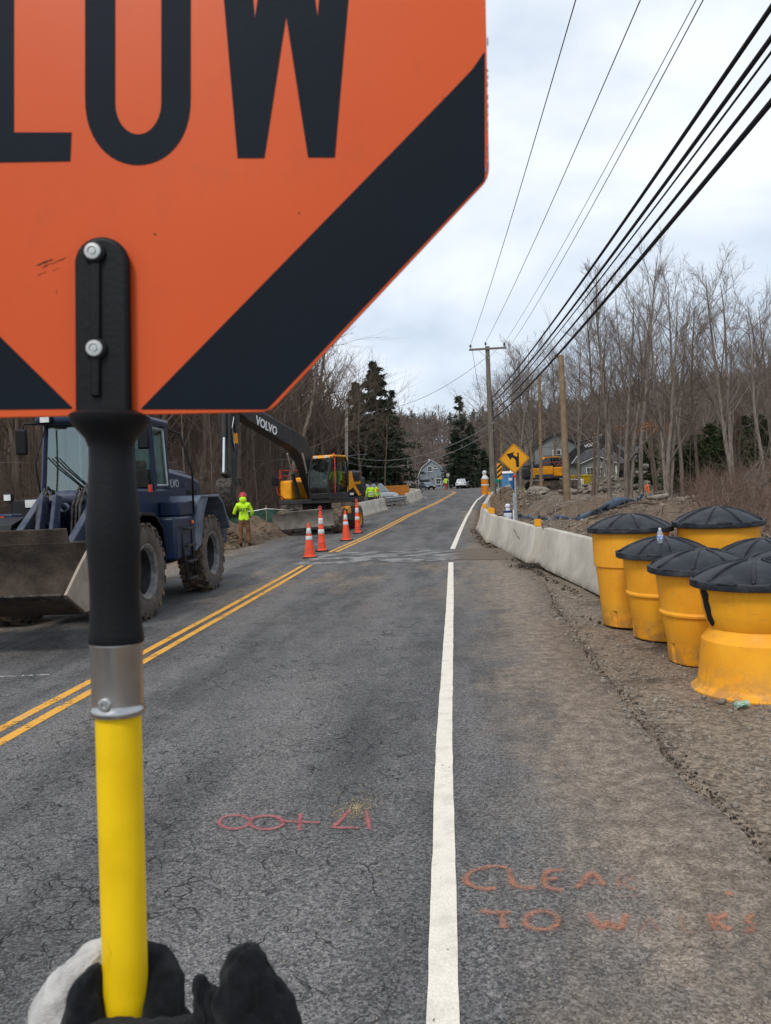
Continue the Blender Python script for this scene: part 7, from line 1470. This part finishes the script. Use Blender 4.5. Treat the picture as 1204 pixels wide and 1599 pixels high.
# far woods as one mass on the hills
def far_woods(name, spots, m, label, dens=1):
    base = []
    for i in range(5):
        rr = np.random.default_rng(300 + i); T = TB(); P, _ = path_(rr, (0, 0, 0), (0, 0, 1), 1, 5, .05, .02); T.tube(P, np.linspace(.014, .003, 5), 4)
        for b in range(26):
            t = rr.uniform(.25, 1); p = np.array([0, 0, t]) + (P[min(int(t * 4), 4)] * np.array([1, 1, 0])); az = rr.uniform(0, 6.28); d = np.array([math.cos(az) * .6, math.sin(az) * .6, rr.uniform(.3, 1.1)]); d /= np.linalg.norm(d); l_ = (1.1 - t) * .38 + .06; Q, _ = path_(rr, p, d, l_, 3, .15, .1); T.tube(Q, np.array([.006, .004, .002]), 3)
            for q in range(4):
                d2 = d + rr.normal(0, .5, 3); d2 /= np.linalg.norm(d2); Q2, _ = path_(rr, Q[1] + (Q[2] - Q[1]) * rr.random(), d2, l_ * .6, 2, .1, .1); T.tube(Q2, np.array([.0032, .0018]), 3)
        base.append((np.concatenate(T.v), np.concatenate(T.f)))
    vs, fs, o = [], [], 0; rr = np.random.default_rng(9)
    for x, y, H, wx in spots:
        V, F = base[rr.integers(5)]; a = rr.uniform(0, 6.28); c_, s_ = math.cos(a), math.sin(a); q = V * np.array([H * wx, H * wx, H]); q = np.stack([q[:, 0] * c_ - q[:, 1] * s_ + x, q[:, 0] * s_ + q[:, 1] * c_ + y, q[:, 2] + gz(x, y) - .2], 1); vs.append(q); fs.append(F + o); o += len(V)
    return tag(link(name, arrays_mesh(name, np.concatenate(vs), np.concatenate(fs), m)), label, kind='stuff')
rg = np.random.default_rng(4); sp = []
for _ in range(900):
    y = rg.uniform(178, 380); x = (rg.uniform(-.62, .52)) * y; sp.append((x, y, rg.uniform(9, 14), 1.4))
for _ in range(300):
    y = rg.uniform(70, 150); x = rg.uniform(24, 24 + y * .5); sp.append((x, y, rg.uniform(5, 8), 1.3))
for _ in range(420):
    y = rg.uniform(80, 175); x = -rg.uniform(13 + (y - 80) * .08, .75 * y); sp.append((x, y, rg.uniform(9, 14), 1.3))
for _ in range(170):
    y = rg.uniform(95, 175); x = rg.uniform(10 + (y - 95) * .02, 34); 
    if 130 < y < 160 and x < 14: continue
    if abs(x - 15) < 9 and y < 100: continue
    sp.append((x, y, rg.uniform(7, 11), 1.3))
far_tw = mat('far_twigs', (.215, .165, .138), .95, scale=.05, col2=(.13, .10, .084), thr=(.35, .65))
far_woods('woods', sp, far_tw, 'brown bare woods covering the hills behind')
sp2 = [(x, y, H * .55, 1.0) for x, y, H, wx in sp[:900:12]]
vs, fs, o = [], [], 0
Vc, Fc = conif[1][1], conif[1][2]; Vc, Fc = Vc.reshape(-1, 3, 3)[::7].reshape(-1, 3), None
Fc = np.arange(len(Vc)).reshape(-1, 3)
for x, y, H, wx in [(rg.uniform(-.1, .25) * y, y, rg.uniform(10, 15), 1) for y in rg.uniform(230, 380, 90)]:
    q = Vc.copy(); q = (q - 0) * H; q = q + np.array([x, y, gz(x, y)]); vs.append(q); fs.append(Fc + o); o += len(q)
tag(link('woods', arrays_mesh('woods', np.concatenate(vs), np.concatenate(fs), needle)), 'scattered dark conifers among the far hill woods', kind='stuff')
# brush: thin branching stems over the bank on the right and the verge on the left
def brush(name, spots, m, label, hmin, hmax, rad=.006, seed=3, sub=3):
    rr = np.random.default_rng(seed); T = TB()
    for x, y in spots:
        h_ = rr.uniform(hmin, hmax); a = rr.uniform(0, 6.28); sp_ = rr.uniform(.1, .7); P, d = path_(rr, (x, y, gz(x, y) - .03), (math.cos(a) * sp_, math.sin(a) * sp_, 1), h_, 4, .16, -.02); T.tube(P, rad * np.array([1, .8, .6, .3]), 3)
        for b in range(sub):
            q = rr.uniform(.25, .95) * 3; i = min(int(q), 2); p = P[i] + (P[i + 1] - P[i]) * (q - i); d2 = d + rr.normal(0, .7, 3); d2 /= np.linalg.norm(d2); Q, _ = path_(rr, p, d2, h_ * rr.uniform(.25, .55), 3, .15, 0); T.tube(Q, rad * .55 * np.array([1, .8, .4]), 3)
    return tag(link(name, T.mesh(name, m)), label, kind='stuff')
br_m = mat('reddish_brush', (.20, .128, .098), .95, var=.3, scale=.5); br2_m = mat('grey_brush', (.25, .205, .168), .95, var=.3, scale=.5)
rg = np.random.default_rng(8); sp = []
while len(sp) < 6000:
    y = 13 + 32 * rg.random() ** 1.3; x = rg.uniform(4.4, 7 + y * .42)
    lo = 5.0 + max(0, (y - 17)) * .28 + (1.2 if y < 17 else 0)
    if x < lo + rg.exponential(.5): continue
    if rg.random() < float(vn(x * .5, y * .5, 4)) * 1.5: sp.append((x, y))
brush('undergrowth', sp, br_m, 'tangled reddish-brown brush on the right bank', .4, 1.25, .0058)
sp = [(x, y) for x, y in ((rg.uniform(6, 20), rg.uniform(14, 42)) for _ in range(1000)) if x > 5.5 + max(0, y - 17) * .28]
brush('undergrowth', sp, br2_m, 'pale dead stems among the brush on the right bank', .5, 1.7, .008, 5, 4)
sp = [(x, y) for x, y in ((rg.uniform(-34, -10.0), 32 + 30 * rg.random() ** 1.5) for _ in range(5200)) if x > -.63 * y - 2]
brush('undergrowth', sp, tw_brown, 'dense brown stems filling the left woods', 1.0, 4.2, .011, 6, 5)
sp = [(rg.normal(-10.5, 2.0), rg.uniform(100, 112)) for _ in range(900)]
brush('undergrowth', sp, br_m, 'reddish shrubs beside the white cottage', 1.5, 3.6, .02, 7, 5)
sp = [(rg.uniform(9, 30), rg.uniform(60, 95)) for _ in range(900)]; sp = [(x, y) for x, y in sp if not (x < 20 and y > 66 and x > 6)]
brush('undergrowth', sp, br2_m, 'grey brush behind the stone heap', 1, 3, .016, 8, 4)
# fallen leaves over the bank
leaf_m = mat('dead_leaves', (.24, .125, .07), .9, scale=3, col2=(.10, .058, .038), thr=(.3, .7)); v = []; f = []
rg = np.random.default_rng(13)
for k in range(15000):
    if k < 11500:
        y = 12.5 + 32 * rg.random() ** 1.4; x = float(xright(y)) + 2.0 + rg.random() * (3 + y * .42)
        if 26 < y < 52 and x < 10 and rg.random() < .8: continue
        if y < 16 and x < 3.6: continue
    else: y = rg.uniform(26, 46); x = rg.uniform(-26, -9)
    z = gz(x, y) + .015 + rg.random() * .03; a = rg.uniform(0, 6.28); s = rg.uniform(.022, .05); tl = rg.normal(0, .5, 2); ca_, sa = math.cos(a), math.sin(a); n = len(v)
    for u, w_ in ((-1, 0), (0, -.6), (1, 0), (0, .6)): xx, yy = u * s, w_ * s; v.append((x + xx * ca_ - yy * sa, y + xx * sa + yy * ca_, z + xx * tl[0] * .8 + yy * tl[1] * .8))
    f.append((n, n + 1, n + 2, n + 3))
tag(link('fallen_leaves', arrays_mesh('fallen_leaves', v, f, leaf_m)), 'dead brown leaves littering the bank', kind='stuff')
# russet leaves still hanging on one tree
v = []; f = []; c_ = ymap((1012, 668), 36)
for k in range(420):
    p = np.array([c_.x + rg.normal(0, .75), c_.y + rg.normal(0, .5), c_.z + rg.normal(0, .16)]); d = rg.normal(0, 1, 3); d /= np.linalg.norm(d); w_ = np.cross(d, rg.normal(0, 1, 3)); w_ /= np.linalg.norm(w_); s = rg.uniform(.03, .06); n = len(v)
    v += [tuple(p - d * s), tuple(p - w_ * s * .5), tuple(p + d * s), tuple(p + w_ * s * .5)]; f.append((n, n + 1, n + 2, n + 3))
par = bpy.data.objects['bare_tree.002']; o = link('leaves', arrays_mesh('leaves', v, f, mat('russet_leaves', (.42, .19, .08), .8, var=.3)), par); bpy.context.view_layer.update(); o.matrix_parent_inverse = par.matrix_world.inverted()
# logs and branches lying about the cleared bank
for k in range(12):
    q = gpz((R.uniform(800, 1040), R.uniform(775, 815))); L_ = R.uniform(.5, 1.4); a = R.uniform(-.9, .9); rr = np.random.default_rng(80 + k); r_ = R.uniform(.015, .04); P = np.array([[L_ * s * math.cos(a), L_ * s * math.sin(a), 0] for s in np.linspace(-.5, .5, 6)]) + rr.normal(0, .025, (6, 3)); P[:, 2] = [gz(q.x + p[0], q.y + p[1]) - q.z + r_ * .9 + abs(rr.normal(0, .03)) for p in P]; T = TB(); T.tube(P, np.linspace(r_, r_ * .65, 6), 7)
    for _ in range(3):
        i = rr.integers(1, 5); d = rr.normal(0, 1, 3); d[2] = abs(d[2]); d /= np.linalg.norm(d); Q, _ = path_(rr, P[i], d, rr.uniform(.2, .6), 3, .2, 0); T.tube(Q, r_ * np.array([.4, .3, .15]), 4)
    o = link('log', T.mesh('log', bk_grey if k % 2 else bk_brown)); o.location = q; tag(o, 'broken log lying in the soil between the barriers and the cleared lot', 'log', 'logs on the cleared bank')
# fallen branches at the right
for k, (a, b, m_, y) in enumerate((((1140, 765), (1204, 735), None, 21), ((1130, 772), (1206, 752), None, 20.5), ((1150, 762), (1206, 700), None, 22), ((1165, 775), (1208, 745), None, 20))):
    A, B_ = ymap(a, y), ymap(b, y - 1.0); T = TB(); rr = np.random.default_rng(50 + k); P = np.array([np.array(A) * (1 - q) + np.array(B_) * q + rr.normal(0, .05, 3) for q in np.linspace(0, 1, 7)]); P = P - np.array(A); T.tube(P, np.linspace(.022, .010, 7), 5)
    for _ in range(14):
        q = rr.uniform(.1, 1) * 6; i = min(int(q), 5); p = P[i] + (P[i + 1] - P[i]) * (q - i); d = (P[i + 1] - P[i]); d /= np.linalg.norm(d); d = d + rr.normal(0, .6, 3); d /= np.linalg.norm(d); Q, _ = path_(rr, p, d, rr.uniform(.3, .9), 4, .15, 0); T.tube(Q, np.array([.009, .007, .005, .003]), 3)
    o = link('dead_branch', T.mesh('dead_branch', bk_grey)); o.location = A; tag(o, 'pale dead branch reaching over the brush at the right edge', 'branch', 'dead branches at the right edge')
